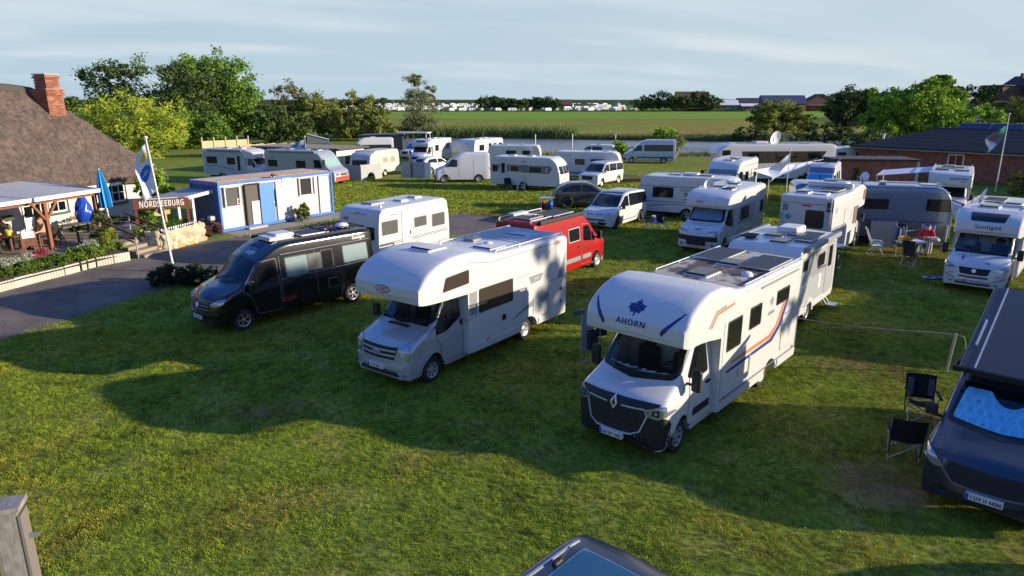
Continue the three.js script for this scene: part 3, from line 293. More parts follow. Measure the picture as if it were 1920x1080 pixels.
{ let k = 0; const R = rng(77), nth = ['first', 'second', 'third', 'fourth', 'fifth', 'sixth', 'seventh', 'eighth', 'ninth', 'tenth', 'eleventh']; const G = (x, z, h, r, lab) => tree('distant_tree', lab, 'tree', x, z, [[0, h * .58, 0, r, h * .42, r * .7], [r * .5, h * .45, 0, r * .7, h * .35, r * .6]], { seed: 300 + k++, n: 1400, clumps: 40, cols: k % 3 ? GREEN.far : GREEN.dark, leaf: 1.1, limbs: 2, far: 1, cr: .2, group: 'distant trees' });
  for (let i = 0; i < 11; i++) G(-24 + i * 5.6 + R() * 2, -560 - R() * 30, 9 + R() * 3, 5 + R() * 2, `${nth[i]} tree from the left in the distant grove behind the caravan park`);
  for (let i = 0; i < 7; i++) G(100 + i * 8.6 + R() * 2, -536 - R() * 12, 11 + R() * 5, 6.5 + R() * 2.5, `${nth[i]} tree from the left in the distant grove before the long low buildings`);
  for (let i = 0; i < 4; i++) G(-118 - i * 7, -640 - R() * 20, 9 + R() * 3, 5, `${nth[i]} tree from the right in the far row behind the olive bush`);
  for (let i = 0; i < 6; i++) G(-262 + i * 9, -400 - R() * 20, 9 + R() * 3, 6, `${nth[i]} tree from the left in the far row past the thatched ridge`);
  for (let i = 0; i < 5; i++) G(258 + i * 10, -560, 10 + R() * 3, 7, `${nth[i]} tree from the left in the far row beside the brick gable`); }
// ---------- distant buildings ----------
function gable(t, w, h, d, rise, wallM, roofM, along = 'x') { mesh('wall', [box(w, h, d, 0, h / 2, 0), along === 'x' ? extr([[-d / 2, 0], [d / 2, 0], [0, rise]], w - .02).rotateY(Math.PI / 2).translate(-w / 2 + .01, h, 0) : extr([[-w / 2, 0], [w / 2, 0], [0, rise]], d - .02).translate(0, h, -d / 2 + .01)], wallM, t); const o = .5, s = along === 'x' ? d : w, L = (along === 'x' ? w : d) + 1, sl = Math.hypot(s / 2 + o, rise * (s / 2 + o) / (s / 2)), an = Math.atan2(rise, s / 2); const g = [1, -1].map(k => { const b = new THREE.BoxGeometry(L, .25, sl); b.translate(0, .13, k * sl / 2); b.rotateX(k * an); b.translate(0, h + rise + .02, 0); return along === 'x' ? b : b.rotateY(Math.PI / 2); }); mesh('roof', g, roofM, t); }
const dark = M([.035, .035, .045], .8), roofBrown = M([.1, .055, .04], .9), bwall = M([.16, .07, .05], .9), navyR = M([.03, .045, .1], .6), greyB = M([.09, .11, .14], .8);
function windows(t, list, z, mat = C.glass) { for (const [x, y, w, h] of list) { const f = mesh('window', box(w + .3, h + .3, .12, x, y, z), C.whitep, t); mesh('pane', box(w, h, .14, x, y, z), mat, f); } }
{ let t = thing('farm_house', 'distant farmhouse with a big dark red hipped roof rising behind the grove', 'house', 144, 0, -566, 0); gable(t, 26, 6, 14, 9, bwall, roofBrown); windows(t, [[-8, 3.4, 2, 2], [-2, 3.4, 2, 2], [4, 3.4, 2, 2], [9, 3.4, 2, 2]], 7.05);
  t = thing('low_building', 'long low dark building with a white roof, left of the navy-roofed one', 'building', 165, 0, -552, 0); gable(t, 22, 5, 10, 3.4, greyB, M([.6, .61, .62], .6)); windows(t, [[-6, 3, 3, 1.6], [1, 3, 3, 1.6], [7, 3, 3, 1.6]], 5.05);
  t = thing('low_building', 'distant grey hall with a white lower roof band, touching the navy-roofed building', 'building', 186.5, 0, -554, 0); gable(t, 20, 5, 10, 5, greyB, dark); mesh('lean_to_roof', box(18, .4, 6, 0, 0, 0).rotateX(.35).translate(0, 5, 6.5), M([.66, .67, .68], .5), t); windows(t, [[-5, 2, 2, 1.5], [3, 2, 2, 1.5]], 5.05);
  t = thing('navy_roof_building', 'distant building with a long straight navy blue roof', 'building', 212.5, 0, -556, 0); gable(t, 34, 6, 14, 6, bwall, navyR); windows(t, [[-10, 3.4, 2, 2], [-3, 3.4, 2, 2], [5, 3.4, 2, 2], [12, 3.4, 2, 2]], 7.05);
  t = thing('brick_gable_house', 'distant red brick house with a wide low gable', 'house', 243, 0, -560, 0); gable(t, 26, 6.5, 14, 6.5, bwall, roofBrown, 'z'); windows(t, [[-7, 3.4, 2, 2], [0, 3.4, 2, 2], [7, 3.4, 2, 2]], 7.05); mesh('verandah_roof', box(24, .3, 4, 0, 4.8, 8.6), M([.35, .36, .38], .6), t);
  t = thing('red_roof_house', 'distant low red-brown building behind the white caravans', 'building', 38, 0, -604, 0); gable(t, 26, 5, 10, 4, bwall, roofBrown); windows(t, [[-7, 3, 2, 1.6], [0, 3, 2, 1.6], [7, 3, 2, 1.6]], 5.05);
  t = thing('white_building', 'distant flat white building at the right end of the caravan park', 'building', 62, 0, -600, 0); mesh('wall', box(18, 5, 8, 0, 2.5, 0), M([.6, .58, .54], .8), t); mesh('roof', box(19, .6, 9, 0, 5.3, 0), roofBrown, t); windows(t, [[-5, 3, 2, 1.4], [4, 3, 2, 1.4]], 4.05);
  t = thing('gabled_house', 'dark brick house with white-edged gable and windows on the hill at the right edge', 'house', 163, 7.2, -222, .25); gable(t, 14, 3.4, 12, 4, M([.1, .06, .05], .9), dark, 'z'); mesh('gable_trim', [bar([-7.6, 3.1, 6.35], [0, 7.65, 6.35], .22, 4), bar([7.6, 3.1, 6.35], [0, 7.65, 6.35], .22, 4)], C.whitep, t); mesh('side_wing_roof', box(12, .3, 8, -9, 4.6, -1).rotateZ(.0), dark, t); mesh('side_wing_wall', box(11, 4.4, 7, -9, 2.2, -1), M([.1, .06, .05], .9), t); windows(t, [[-2.2, 4.6, 1.1, 1.2], [1.8, 4.6, 1.1, 1.2], [-4, 1.8, 1.2, 1], [-1.5, 1.8, 1.2, 1], [1.2, 1.8, 1.2, 1], [4, 1.8, 1.2, 1]], 6.05); mesh('chimney', box(.8, 1.6, .8, -2.5, 7.6, -2), bwall, t);
  t = thing('blue_hall', 'low navy blue roofed hall between the bright tree and the willow at right', 'building', 103, 0, -154, 0); gable(t, 15, 2.6, 8, 2.2, greyB, navyR); windows(t, [[-4, 1.6, 1.6, 1], [3, 1.6, 1.6, 1]], 4.05); }
// caravans of the far park
{ const R = rng(5), protos = [6.2, 5.2, 7].map((L, i) => { const g = loft([[0, 1.3, .45, 1.12, .2, 0, .06], [-.15, 2.1, .4], [-.6, 2.6, .4], [-L + .3, 2.6, .4], [-L, 1.6, .5]], { ns: 2 }).translate(L / 2, 0, 0); return g; }), fm = [M([.7, .7, .69], .5), M([.6, .62, .65], .5), M([.66, .63, .56], .5)]; let first = null;
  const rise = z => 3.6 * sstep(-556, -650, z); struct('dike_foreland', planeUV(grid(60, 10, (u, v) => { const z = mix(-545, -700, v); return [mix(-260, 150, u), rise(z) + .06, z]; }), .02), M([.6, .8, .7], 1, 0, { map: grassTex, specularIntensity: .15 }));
  for (let i = 0; i < 120; i++) { const z = -552 - Math.floor(i / 30) * 26 - R() * 12, x = -138 + (i % 30) * 7.9 + R() * 5, o = thing('distant_caravan', 'tiny white caravan in the distant caravan park along the horizon', 'caravan', x, rise(z), z, (R() < .6 ? .2 : 1.6) + R() * .5, 'caravans of the distant park'); mesh('body', protos[i % 3], fm[Math.floor(R() * 3)], o); mesh('window', [box(.9, .7, 2.3, -.8, 1.6, 0), box(.9, .7, 2.3, 1.2, 1.6, 0)], C.smoke, o); } }
single('motorhome_roof', [loft([[0, 1.6, .5, 1.1, .15, 0, .1], [-.4, 2.5, .4], [-1.2, 2.8, .4], [-6.6, 2.8, .4], [-6.8, 2.4, .5]], { ns: 3 })], C.grp, 'white motorhome half hidden between the bright tree and the willow at right', 'motorhome', 94.5, .8, -140, 0);
single('campsite_hedge', [leafMesh(rng(8), Array.from({ length: 700 }, (_, i) => [-170 + i * .5, .4, (hash(i, 2) - .5) * 3, .45, hash(i, 4)]), 14000, .8, GREEN.far)].map(g => { g.setAttribute('uv', new THREE.BufferAttribute(new Float32Array(g.attributes.position.count * 2), 2)); return g; }), leafFar, 'dark hedge running along the front of the distant caravan park', 'hedge', 0, 0, -540).userData.kind = 'stuff';
for (const [i, x] of [-96, 12, 86].entries()) single('mast', [bar([0, 0, 0], [0, 13, 0], .12, 6, .06)], C.whitep, ['thin white mast standing in the distant park, left', 'thin white mast standing in the middle of the distant park', 'thin white mast at the right end of the distant park'][i], 'mast', x, 0, -570);
// ================= BUILDINGS AND YARD AT LEFT =================
const HT = -1.823, HO = [-21.3, -41], HX = [-.2497, .9683]; // house frame: X runs along its front wall towards the viewer, left is away from the wall
const HP = (X, l) => [HO[0] + X * HX[0] + l * HX[1], HO[1] + X * HX[1] - l * HX[0]];
function hthing(name, label, cat, X, l, y, turn = 0, group) { const [x, z] = HP(X, l); return thing(name, label, cat, x, y, z, HT + turn, group); }
const plaster = M([.53, .52, .49], .9), thatchMap = tex(1024, 512, (u, v) => { const n = fbm(u * 300, v * 34, 4, 300, 34, 3), m = fbm(u * 14, v * 10, 4, 14, 10, 5), l = fbm(u * 60, v * 60, 3, 60, 60, 8), q = fbm(u * 45 + v * 20, v * 40, 3, 1e9, 40, 15), k = mix(.3, 1.75, n) * mix(.75, 1.25, m) * mix(.55, 1.4, q); return [.094 * k * (1 + .2 * l), .074 * k, .057 * k]; }), thatchBump = tex(1024, 512, (u, v) => { const n = .6 * fbm(u * 300, v * 34, 4, 300, 34, 3) + .4 * fbm(u * 60, v * 50, 3, 60, 50, 8); return [n, n, n]; }, false);
{ // thatched farmhouse
  const t = hthing('thatched_house', 'white farmhouse with a steep weathered thatched roof and brick chimney', 'house', 0, 0, 0); const base = .55, L = 19;
  mesh('wall', [box(L, 2.7, 8.6, L / 2, base + 1.35, 4.3)], plaster, t);
  const eave = 2.75, ridge = 7.2, D = 8.6, ov = .55; const H = (x, z) => { const s = (ridge - eave) / (D / 2 + ov * .2), f = eave + (z + ov) * s, b = eave + (D + ov - z) * s, e = eave + .0 + (x + ov) * 1.3, k = 4; const m = -Math.log(Math.exp(-k * f) + Math.exp(-k * b) + Math.exp(-k * e)) / k; return m + .16 * (fbm(x * 1.4, z * 2, 4, 1e9, 1e9, 6) - .5) + .11 * (fbm(x * 5, z * 2.5, 4, 1e9, 1e9, 7) - .5); };
  const nx = 240, nz = 130, top = grid(nx, nz, (u, v) => { const x = mix(-ov, L + ov, u), z = mix(-ov, D + ov, 1 - v); return [x, H(x, z), z]; });
  { const p = top.attributes.position, uv = new Float32Array(p.count * 2); for (let i = 0; i < p.count; i++) { const x = p.getX(i), y = p.getY(i), z = p.getZ(i), end = (x + ov) * 1.3 + eave < Math.min((z + ov), (D + ov - z)) * .95 + eave + .0; uv[2 * i] = (end ? z : x) / 9; uv[2 * i + 1] = y / 4.5; } top.setAttribute('uv', new THREE.BufferAttribute(uv, 2)); }
  const thatch = M([1, 1, 1], 1, 0, { map: thatchMap, bumpMap: thatchBump, bumpScale: .1 });
  const edge = []; for (let i = 0; i < 60; i++) { const x0 = mix(-ov, L + ov, i / 60), x1 = mix(-ov, L + ov, (i + 1) / 60); edge.push([[x0, H(x0, -ov), -ov], [x1, H(x1, -ov), -ov], [x1, H(x1, -ov) - .42, -ov + .22], [x0, H(x0, -ov) - .42, -ov + .22]]); } for (let i = 0; i < 30; i++) { const z0 = mix(-ov, D + ov, i / 30), z1 = mix(-ov, D + ov, (i + 1) / 30); edge.push([[-ov, H(-ov, z1), z1], [-ov, H(-ov, z0), z0], [-ov + .22, H(-ov, z0) - .42, z0], [-ov + .22, H(-ov, z1) - .42, z1]]); }
  const ep = []; for (const [a, b, c, d] of edge) ep.push(...a, ...c, ...b, ...a, ...d, ...c); const eg = new THREE.BufferGeometry(); eg.setAttribute('position', new THREE.Float32BufferAttribute(ep, 3)); eg.computeVertexNormals(); boxUV(eg, .2);
  const roof = mesh('thatched_roof', [top, eg, box(L + .6, .12, D + .6, L / 2, 2.42, D / 2)], thatch, t);
  mesh('roof_ridge', [tube(Array.from({ length: 12 }, (_, i) => { const x = 3.4 + i * 1.4; return [x, H(x, D / 2) - .14 + .05 * (i % 3), D / 2]; }), .3, 8)], M([.07, .06, .045], 1), t);
  // brick chimney: two stages, each brick course its own step
  const ch = mesh('chimney', [box(1.0, 2.2, .9, 3.4, 6.4, 3.2), box(.8, 1.2, .75, 3.37, 7.6, 3.2)], M([.25, .2, .17], .95), t); const R = rng(3), bm = [M([.27, .085, .045], .9), M([.34, .14, .08], .9), M([.2, .07, .042], .9)]; const gb = [0, 1, 2].map(() => new THREE.BoxGeometry(.225, .062, .05));
  const bricks = [[], [], []]; const course = (x0, x1, z0, z1, y) => { for (const [a0, a1, fix, ax] of [[x0, x1, z0, 'x'], [x0, x1, z1, 'x'], [z0, z1, x0, 'z'], [z0, z1, x1, 'z']]) { const n = Math.round((a1 - a0) / .24), sh = Math.round(y / .075) % 2 * .5; for (let i = 0; i < n; i++) { const a = mix(a0, a1, clamp((i + .25 + sh) / n, .42 / n, 1 - .42 / n)), g = new THREE.BoxGeometry((a1 - a0) / n - .012, .062, .03 + R() * .012); if (ax === 'z') g.rotateY(Math.PI / 2); ax === 'x' ? g.translate(a, y, fix) : g.translate(fix, y, a); bricks[Math.floor(R() * 3)].push(g); } } };
  for (let y = 5.4; y < 7.48; y += .075) { const k = y > 7.2 ? .07 : 0; course(2.89 - k, 3.91 + k, 2.74 - k, 3.66 + k, y); } for (let y = 7.52; y < 8.18; y += .075) { const k = y > 8.0 ? .05 : 0; course(2.96 - k, 3.78 + k, 2.81 - k, 3.59 + k, y); }
  bricks.forEach((b, i) => { const m = mesh('brick_courses', b, bm[i], ch); m.userData.kind = 'stuff'; }); mesh('chimney_cap', box(.94, .06, .9, 3.37, 8.24, 3.2, .02), M([.45, .36, .3], .9), ch);
  const wn = (X, y, w, h, nx, ny) => { const f = mesh('window', [box(w, .09, .1, X, y + h / 2, -.03), box(w, .09, .1, X, y - h / 2, -.03), box(.09, h, .1, X - w / 2 + .04, y, -.03), box(.09, h, .1, X + w / 2 - .04, y, -.03)], C.whitep, t); mesh('window_glass', box(w - .1, h - .1, .04, X, y, -.02), C.glass, f); const b = []; for (let i = 1; i < nx; i++) b.push(box(.045, h, .05, X - w / 2 + w * i / nx, y, -.05)); for (let i = 1; i < ny; i++) b.push(box(w, .045, .048, X, y - h / 2 + h * i / ny, -.05)); mesh('glazing_bar', b, C.whitep, f); mesh('window_sill', box(w + .2, .1, .2, X, y - h / 2 - .09, -.08, .01), M([.03, .09, .06], .6), f); mesh('window_reveal', [box(.1, h + .1, .12, X - w / 2 - .07, y, -.02)], M([.05, .05, .05], .8), f); };
  wn(3.2, 1.95, 1.3, 1.0, 3, 2); wn(6.9, 1.95, 1.0, 1.0, 2, 2); wn(11.9, 1.8, 1.2, 1.2, 3, 3);
  const d = mesh('door', [box(1.0, 1.95, .07, 8.35, base + 1.0, -.04)], C.whitep, t); mesh('door_window', box(.85, 1.1, .08, 8.35, base + 1.4, -.042), C.glass, d); mesh('glazing_bar', [box(.04, 1.1, .1, 8.35, base + 1.4, -.045), box(.85, .04, .1, 8.35, base + 1.4, -.045)], C.whitep, d); mesh('door_post', [box(.1, 2.1, .14, 7.78, base + 1.05, -.04)], C.dark, t); mesh('flower_basket', box(.5, .25, .25, 9.7, 1.55, -.14, .06), M([.06, .07, .04], .9), t); mesh('wall_lamp', box(.1, .25, .12, 10.6, 2.1, -.08, .03), C.grey, t); mesh('eave_board', box(4.2, .16, .08, 5.2, 2.46, -.42), C.whitep, t);
  void roof;
}
{ // terrace, steps
  const t = hthing('terrace', null, null, 0, 0, 0); t.userData.kind = 'structure'; const R = rng(12); mesh('slab', [box(14, .56, 5.7, 11.2, .28, -2.75)], M([.16, .14, .12], .95), t); const pm = [M([.23, .19, .155], .95), M([.2, .165, .135], .95), M([.26, .22, .175], .95)];
  const pg = new THREE.BoxGeometry(.585, .03, .585); for (let i = 0; i < 23; i++) for (let j = 0; j < 9; j++) { const m = new THREE.Mesh(pg, pm[Math.floor(R() * 3)]); m.name = 'paving_stone'; m.position.set(4.6 + i * .6, .574 + R() * .005, -.35 - j * .6); m.castShadow = m.receiveShadow = true; t.add(m); }
  const s = hthing('entrance_steps', 'worn concrete steps with brown handrails leading up to the terrace', 'steps', 0, 0, 0); for (let i = 0; i < 4; i++) mesh('step', box(1.6, .15, 2.0 - i * .42, 8.75, .075 + i * .15, -6.4 + i * .21, .015), M([.27, .22, .16], .95), s);
  for (const X of [7.85, 9.6]) { mesh('handrail', [beam([X, 1.02, -7.2], [X, 1.72, -5.0], .07, .08), beam([X, .72, -7.0], [X, 1.4, -5.0], .05, .06)], M([.09, .04, .025], .7), s); mesh('rail_post', [bar([X, 0, -7.1], [X, 1.05, -7.1], .03, 8), bar([X, .55, -5.2], [X, 1.66, -5.2], .03, 8)], C.alu, s); }
}
{ // curb of pale concrete palisades along the flower bed
  const t = thing('palisade_curb', null, null); t.userData.kind = 'structure'; t.name = 'palisade_curb'; const pts = [[-19.95, -21.6], [-18.95, -24.26], [-18.6, -25.5], [-18.16, -26.75], [-17.75, -28.3], [-16.98, -29.55]], cm = [M([.5, .46, .38], .9), M([.45, .42, .35], .9), M([.54, .5, .42], .9)]; let k = 0; const R = rng(9);
  const rib = []; for (let i = 0; i < 6; i++) rib.push(box(.115, .42, .1, -.29 + i * .116, .16, 0, .03)); const g = mergeGeometries(rib.map(prep)), all = pts.slice(0, -1).flatMap((p, i) => { const q = pts[i + 1], n = Math.round(Math.hypot(q[0] - p[0], q[1] - p[1]) / .72); return Array.from({ length: n }, (_, j) => [mix(p[0], q[0], (j + .5) / n), mix(p[1], q[1], (j + .5) / n), Math.atan2(q[1] - p[1], q[0] - p[0])]); });
  for (const [x, z, a] of all) { const m = new THREE.Mesh(g, cm[k++ % 3]); m.name = 'palisade_block'; m.position.set(x, R() * .03, z); m.rotation.y = -a + (R() - .5) * .05; m.castShadow = m.receiveShadow = true; t.add(m); }
}
{ // flower bed soil and plants
  const g = grid(30, 8, (u, v) => { const X = mix(9.9, 22, u), l = mix(5.45, 6.5 + .5 * Math.max(0, 1 - u * 1.8), v), [x, z] = HP(X, l); return [x, mix(.56, .3, v), z]; }); struct('flower_bed', g, M([.05, .035, .025], 1));
  const plant = (name, label, cat, list, n, size, cols, o = {}) => { if (Object.values(GREEN).includes(cols)) cols = cols.map(c => c.map(x => x * .6)); const R = rng(list.length * 7 + n), t = thing(name, label, cat, ...[HP(list[0][0], list[0][1])].map(p => [p[0], 0, p[1]])[0]); const sp = list.flatMap(([X, l, y, r]) => Array.from({ length: 14 }, () => { const [x, z] = HP(X + (R() - .5) * r * 2, l + (R() - .5) * r * 1.4); return [x - t.position.x, y + R() * r * .9, z - t.position.z, r * .3, R()]; })); const st = []; for (let i = 0; i < 10; i++) { const s = sp[Math.floor(R() * sp.length)]; st.push(bar([s[0], list[0][2] - .2, s[2]], [s[0], s[1], s[2]], .012, 4)); } mesh('stem', st, barkMat, t); addLeaves('foliage', leafMesh(R, sp, n, size, cols, o), leafMat, t); };
  const row = (a, b, l, y, r) => Array.from({ length: Math.ceil((b - a) / (r * 1.2)) }, (_, i) => [a + i * r * 1.2, l, y, r]);
  plant('hedge_shrub', 'low mixed green shrubs spilling over the pale curb at the left edge', 'shrub', row(14.6, 17.8, 6.0, .4, .42), 9000, .09, GREEN.mid); plant('hedge_shrub', 'green shrubs in the flower bed left of the steps', 'shrub', row(10.6, 12.6, 6.25, .42, .42), 8000, .085, GREEN.bright); plant('hedge_shrub', 'green shrubs in the flower bed below the bench', 'shrub', row(12.6, 14.6, 6.1, .4, .4), 7000, .085, GREEN.mid);
  plant('flowering_shrub', 'pink flowering shrub at the foot of the wooden post', 'shrub', [[13.1, 5.75, .75, .28], [13.4, 5.75, .72, .24]], 2200, .07, [[.22, .03, .06], [.45, .1, .14]]); plant('white_flowers', 'white flowering plant on the bed left of the pink shrub', 'shrub', row(14.0, 15.2, 5.9, .75, .3), 2200, .06, [[.2, .24, .14], [.6, .6, .5]]); plant('white_flowers', 'white flowering plant below the tall grey-green shrub', 'shrub', row(10.5, 11.5, 6.0, .75, .3), 1900, .06, [[.2, .24, .14], [.6, .6, .5]]);
  plant('tall_shrub', 'tall grey-green shrub between the post and the steps', 'shrub', [[9.75, 5.4, .7, .42], [9.55, 5.3, 1.1, .4], [9.45, 5.2, 1.5, .34], [9.4, 5.1, 1.85, .22]], 7000, .075, GREEN.grey); plant('round_shrub', 'bright yellow-green round shrub beside the steps', 'shrub', [[10.1, 6.15, .55, .5], [10.0, 6.1, .95, .36]], 6000, .07, GREEN.willow);
  plant('garden_plants', 'low dark garden plants behind the stone wall', 'shrub', row(5.6, 8.2, 6.1, .75, .36), 5000, .08, GREEN.mid); plant('garden_plants', 'low garden plants and flowers under the house window', 'shrub', row(5.0, 7.6, 1.6, .6, .36), 3800, .08, GREEN.dark); plant('yellow_flowers', 'yellow flowers in a box against the white wall', 'flowers', row(6.2, 7.2, .9, 1.05, .18), 500, .07, [[.3, .25, .02], [.7, .5, .03]]);
}
{ // patio roof
  const t = hthing('patio_roof', 'flat grey patio roof with white fascia on brown braced wooden posts', 'canopy', 0, 0, 0); const W = M([.2, .075, .035], .75), zf = -4.6, h0 = 2.88, h1 = 3.12, pan = [M([.42, .41, .4], .75), M([.38, .375, .37], .8), M([.45, .44, .43], .75)];
  for (let i = 0; i < 6; i++) { const g = box(2.0 - .015, .06, 4.62, 0, 0, 0); g.rotateX(-Math.atan2(h1 - h0, 4.6)); g.translate(9.6 + i * 2.0, (h0 + h1) / 2 + .02 + (i % 2) * .004, -2.3); mesh('roof_panel', g, pan[i % 3], t); }
  mesh('fascia', [box(12.1, .17, .06, 14.62, h0 + .0, zf - .04)], C.whitep, t); mesh('fascia', [beam([8.56, h0 + .0, zf], [8.56, h1 + .02, 0], .05, .14)], M([.4, .39, .38], .8), t);
  mesh('beam', box(12, .16, .12, 14.6, h0 - .16, -4.3), W, t); for (let i = 0; i < 9; i++) mesh('rafter', beam([9 + i * 1.4, h0 - .05, -4.5], [9 + i * 1.4, h1 - .08, -.1], .07, .1), W, t);
  for (const X of [8.75, 11.35, 15.0]) { mesh('post', box(.15, 2.3, .15, X, .56 + 1.07, -4.3), W, t); if (X > 9) mesh('brace', beam([X + .05, 1.95, -4.3], [X + .62, 2.7, -4.3], .1, .1), W, t); if (X < 15.6) mesh('brace', beam([X - .05, 1.95, -4.3], [X - .62, 2.7, -4.3], .1, .1), W, t); }
  for (const X of [9.4, 12]) mesh('post', beam([X, .56, -1.3], [X - .5, 2.95, -1.3], .13, .13), M([.1, .045, .03], .8), t);
}
{ // sign
  const t = thing('name_sign', 'brown wooden sign board on two posts with white lettering', 'sign', -17.3, 0, -33.5, .535 + Math.PI); const W = M([.13, .035, .02], .7); const B = mesh('sign_board', box(2.5, .46, .07, 0, 1.97, 0, .015), W, t); mesh('sign_post', [box(.12, 1.5, .12, -1.15, 1.3, .06)], W, t); mesh('sign_post', [box(.12, 1.5, .12, 1.15, 1.3, .06)], W, t); mesh('top_strip', box(1.5, .03, .1, 0, 2.22, 0), C.whitep, B);
  const [sh, w] = textShapes('NORDSEEBURG', .3), gs = sh.map(e => new THREE.ExtrudeGeometry(new THREE.Shape(e.shape, ), { depth: .02, bevelEnabled: false })); const holes = sh.map(e => { const s = new THREE.Shape(e.shape); s.holes = e.holes.map(h => new THREE.Path(h)); return new THREE.ExtrudeGeometry(s, { depth: .02, bevelEnabled: false }); }); void gs;
  const L = mergeGeometries(holes.map(prep)); L.translate(-w / 2, -.14, 0); L.scale(2.0 / w, 1, 1); L.rotateY(Math.PI); L.translate(0, 1.97, -.036); mesh('sign_lettering', L, C.whitep, B);
}
{ // planter, stone wall
  const t = hthing('flower_trough', 'long wooden flower trough with white blossoms under the sign', 'planter', 5.0, 4.2, .62); mesh('trough', box(1.7, .24, .3, 0, .58, 0, .02), M([.45, .27, .13], .8), t); mesh('trough_leg', [box(.12, .5, .12, -.6, .25, 0), box(.12, .5, .12, .6, .25, 0)], M([.45, .27, .13], .8), t); const R = rng(4); addLeaves('blossoms', leafMesh(R, Array.from({ length: 20 }, () => [(R() - .5) * 1.5, .74, (R() - .5) * .2, .05, R()]), 260, .06, [[.1, .16, .04], [.75, .72, .68]]), leafMat, t);
  const w = hthing('rubble_wall', 'low garden wall of pale rough stones with a painted top, beside the steps', 'wall', 0, 0, 0); const sm = [M([.5, .42, .27], .95), M([.42, .35, .24], .95), M([.56, .49, .34], .95), M([.36, .29, .2], .95), M([.44, .29, .13], .95)]; const core = mesh('wall_core', [box(2.75, .86, .46, 6.68, .43, -7.0), box(.46, .86, 1.9, 8.0, .43, -6.2)], M([.3, .25, .18], 1), w); const R2 = rng(21);
  const vs = [0, 1, 2, 3].map(i => { const g = new THREE.IcosahedronGeometry(.16, 1), p = g.attributes.position; for (let k = 0; k < p.count; k++) { const s = .75 + .5 * vn(p.getX(k) * 9 + 20 + i * 7, p.getY(k) * 9 + p.getZ(k) * 7 + 20); p.setXYZ(k, p.getX(k) * s * 1.2, p.getY(k) * s * .8, p.getZ(k) * s * .7); } g.computeVertexNormals(); return g; });
  for (let j = 0; j < 5; j++) for (let i = 0; i < 13; i++) { const m = new THREE.Mesh(vs[Math.floor(R2() * 4)], sm[j === 0 && R2() < .6 ? 4 : Math.floor(R2() * 4)]); m.name = 'stone'; m.position.set(5.35 + (i + (j % 2) * .5) * .215 + (R2() - .5) * .06, .1 + j * .185 + (R2() - .5) * .04, -7.23); m.rotation.z = R2() * 6; m.castShadow = m.receiveShadow = true; w.add(m); }
  for (let j = 0; j < 5; j++) for (let i = 0; i < 8; i++) { const m = new THREE.Mesh(vs[Math.floor(R2() * 4)], sm[Math.floor(R2() * 4)]); m.name = 'stone'; m.position.set(8.22, .1 + j * .185, -7.0 + (i + (j % 2) * .5) * .22); m.rotation.set(R2() * 6, Math.PI / 2, 0); m.castShadow = m.receiveShadow = true; w.add(m); }
  mesh('wall_edging', Array.from({ length: 16 }, (_, i) => box(.08, .1, .05, 5.5 + i * .16, .95, -6.85, .01)), C.whitep, w); void core;
  struct('garden_ground', grid(6, 6, (u, v) => { const [x, z] = HP(mix(5.4, 8.1, u), mix(5.5, 6.8, v)); return [x, .78, z]; }), M([.06, .06, .03], 1));
}
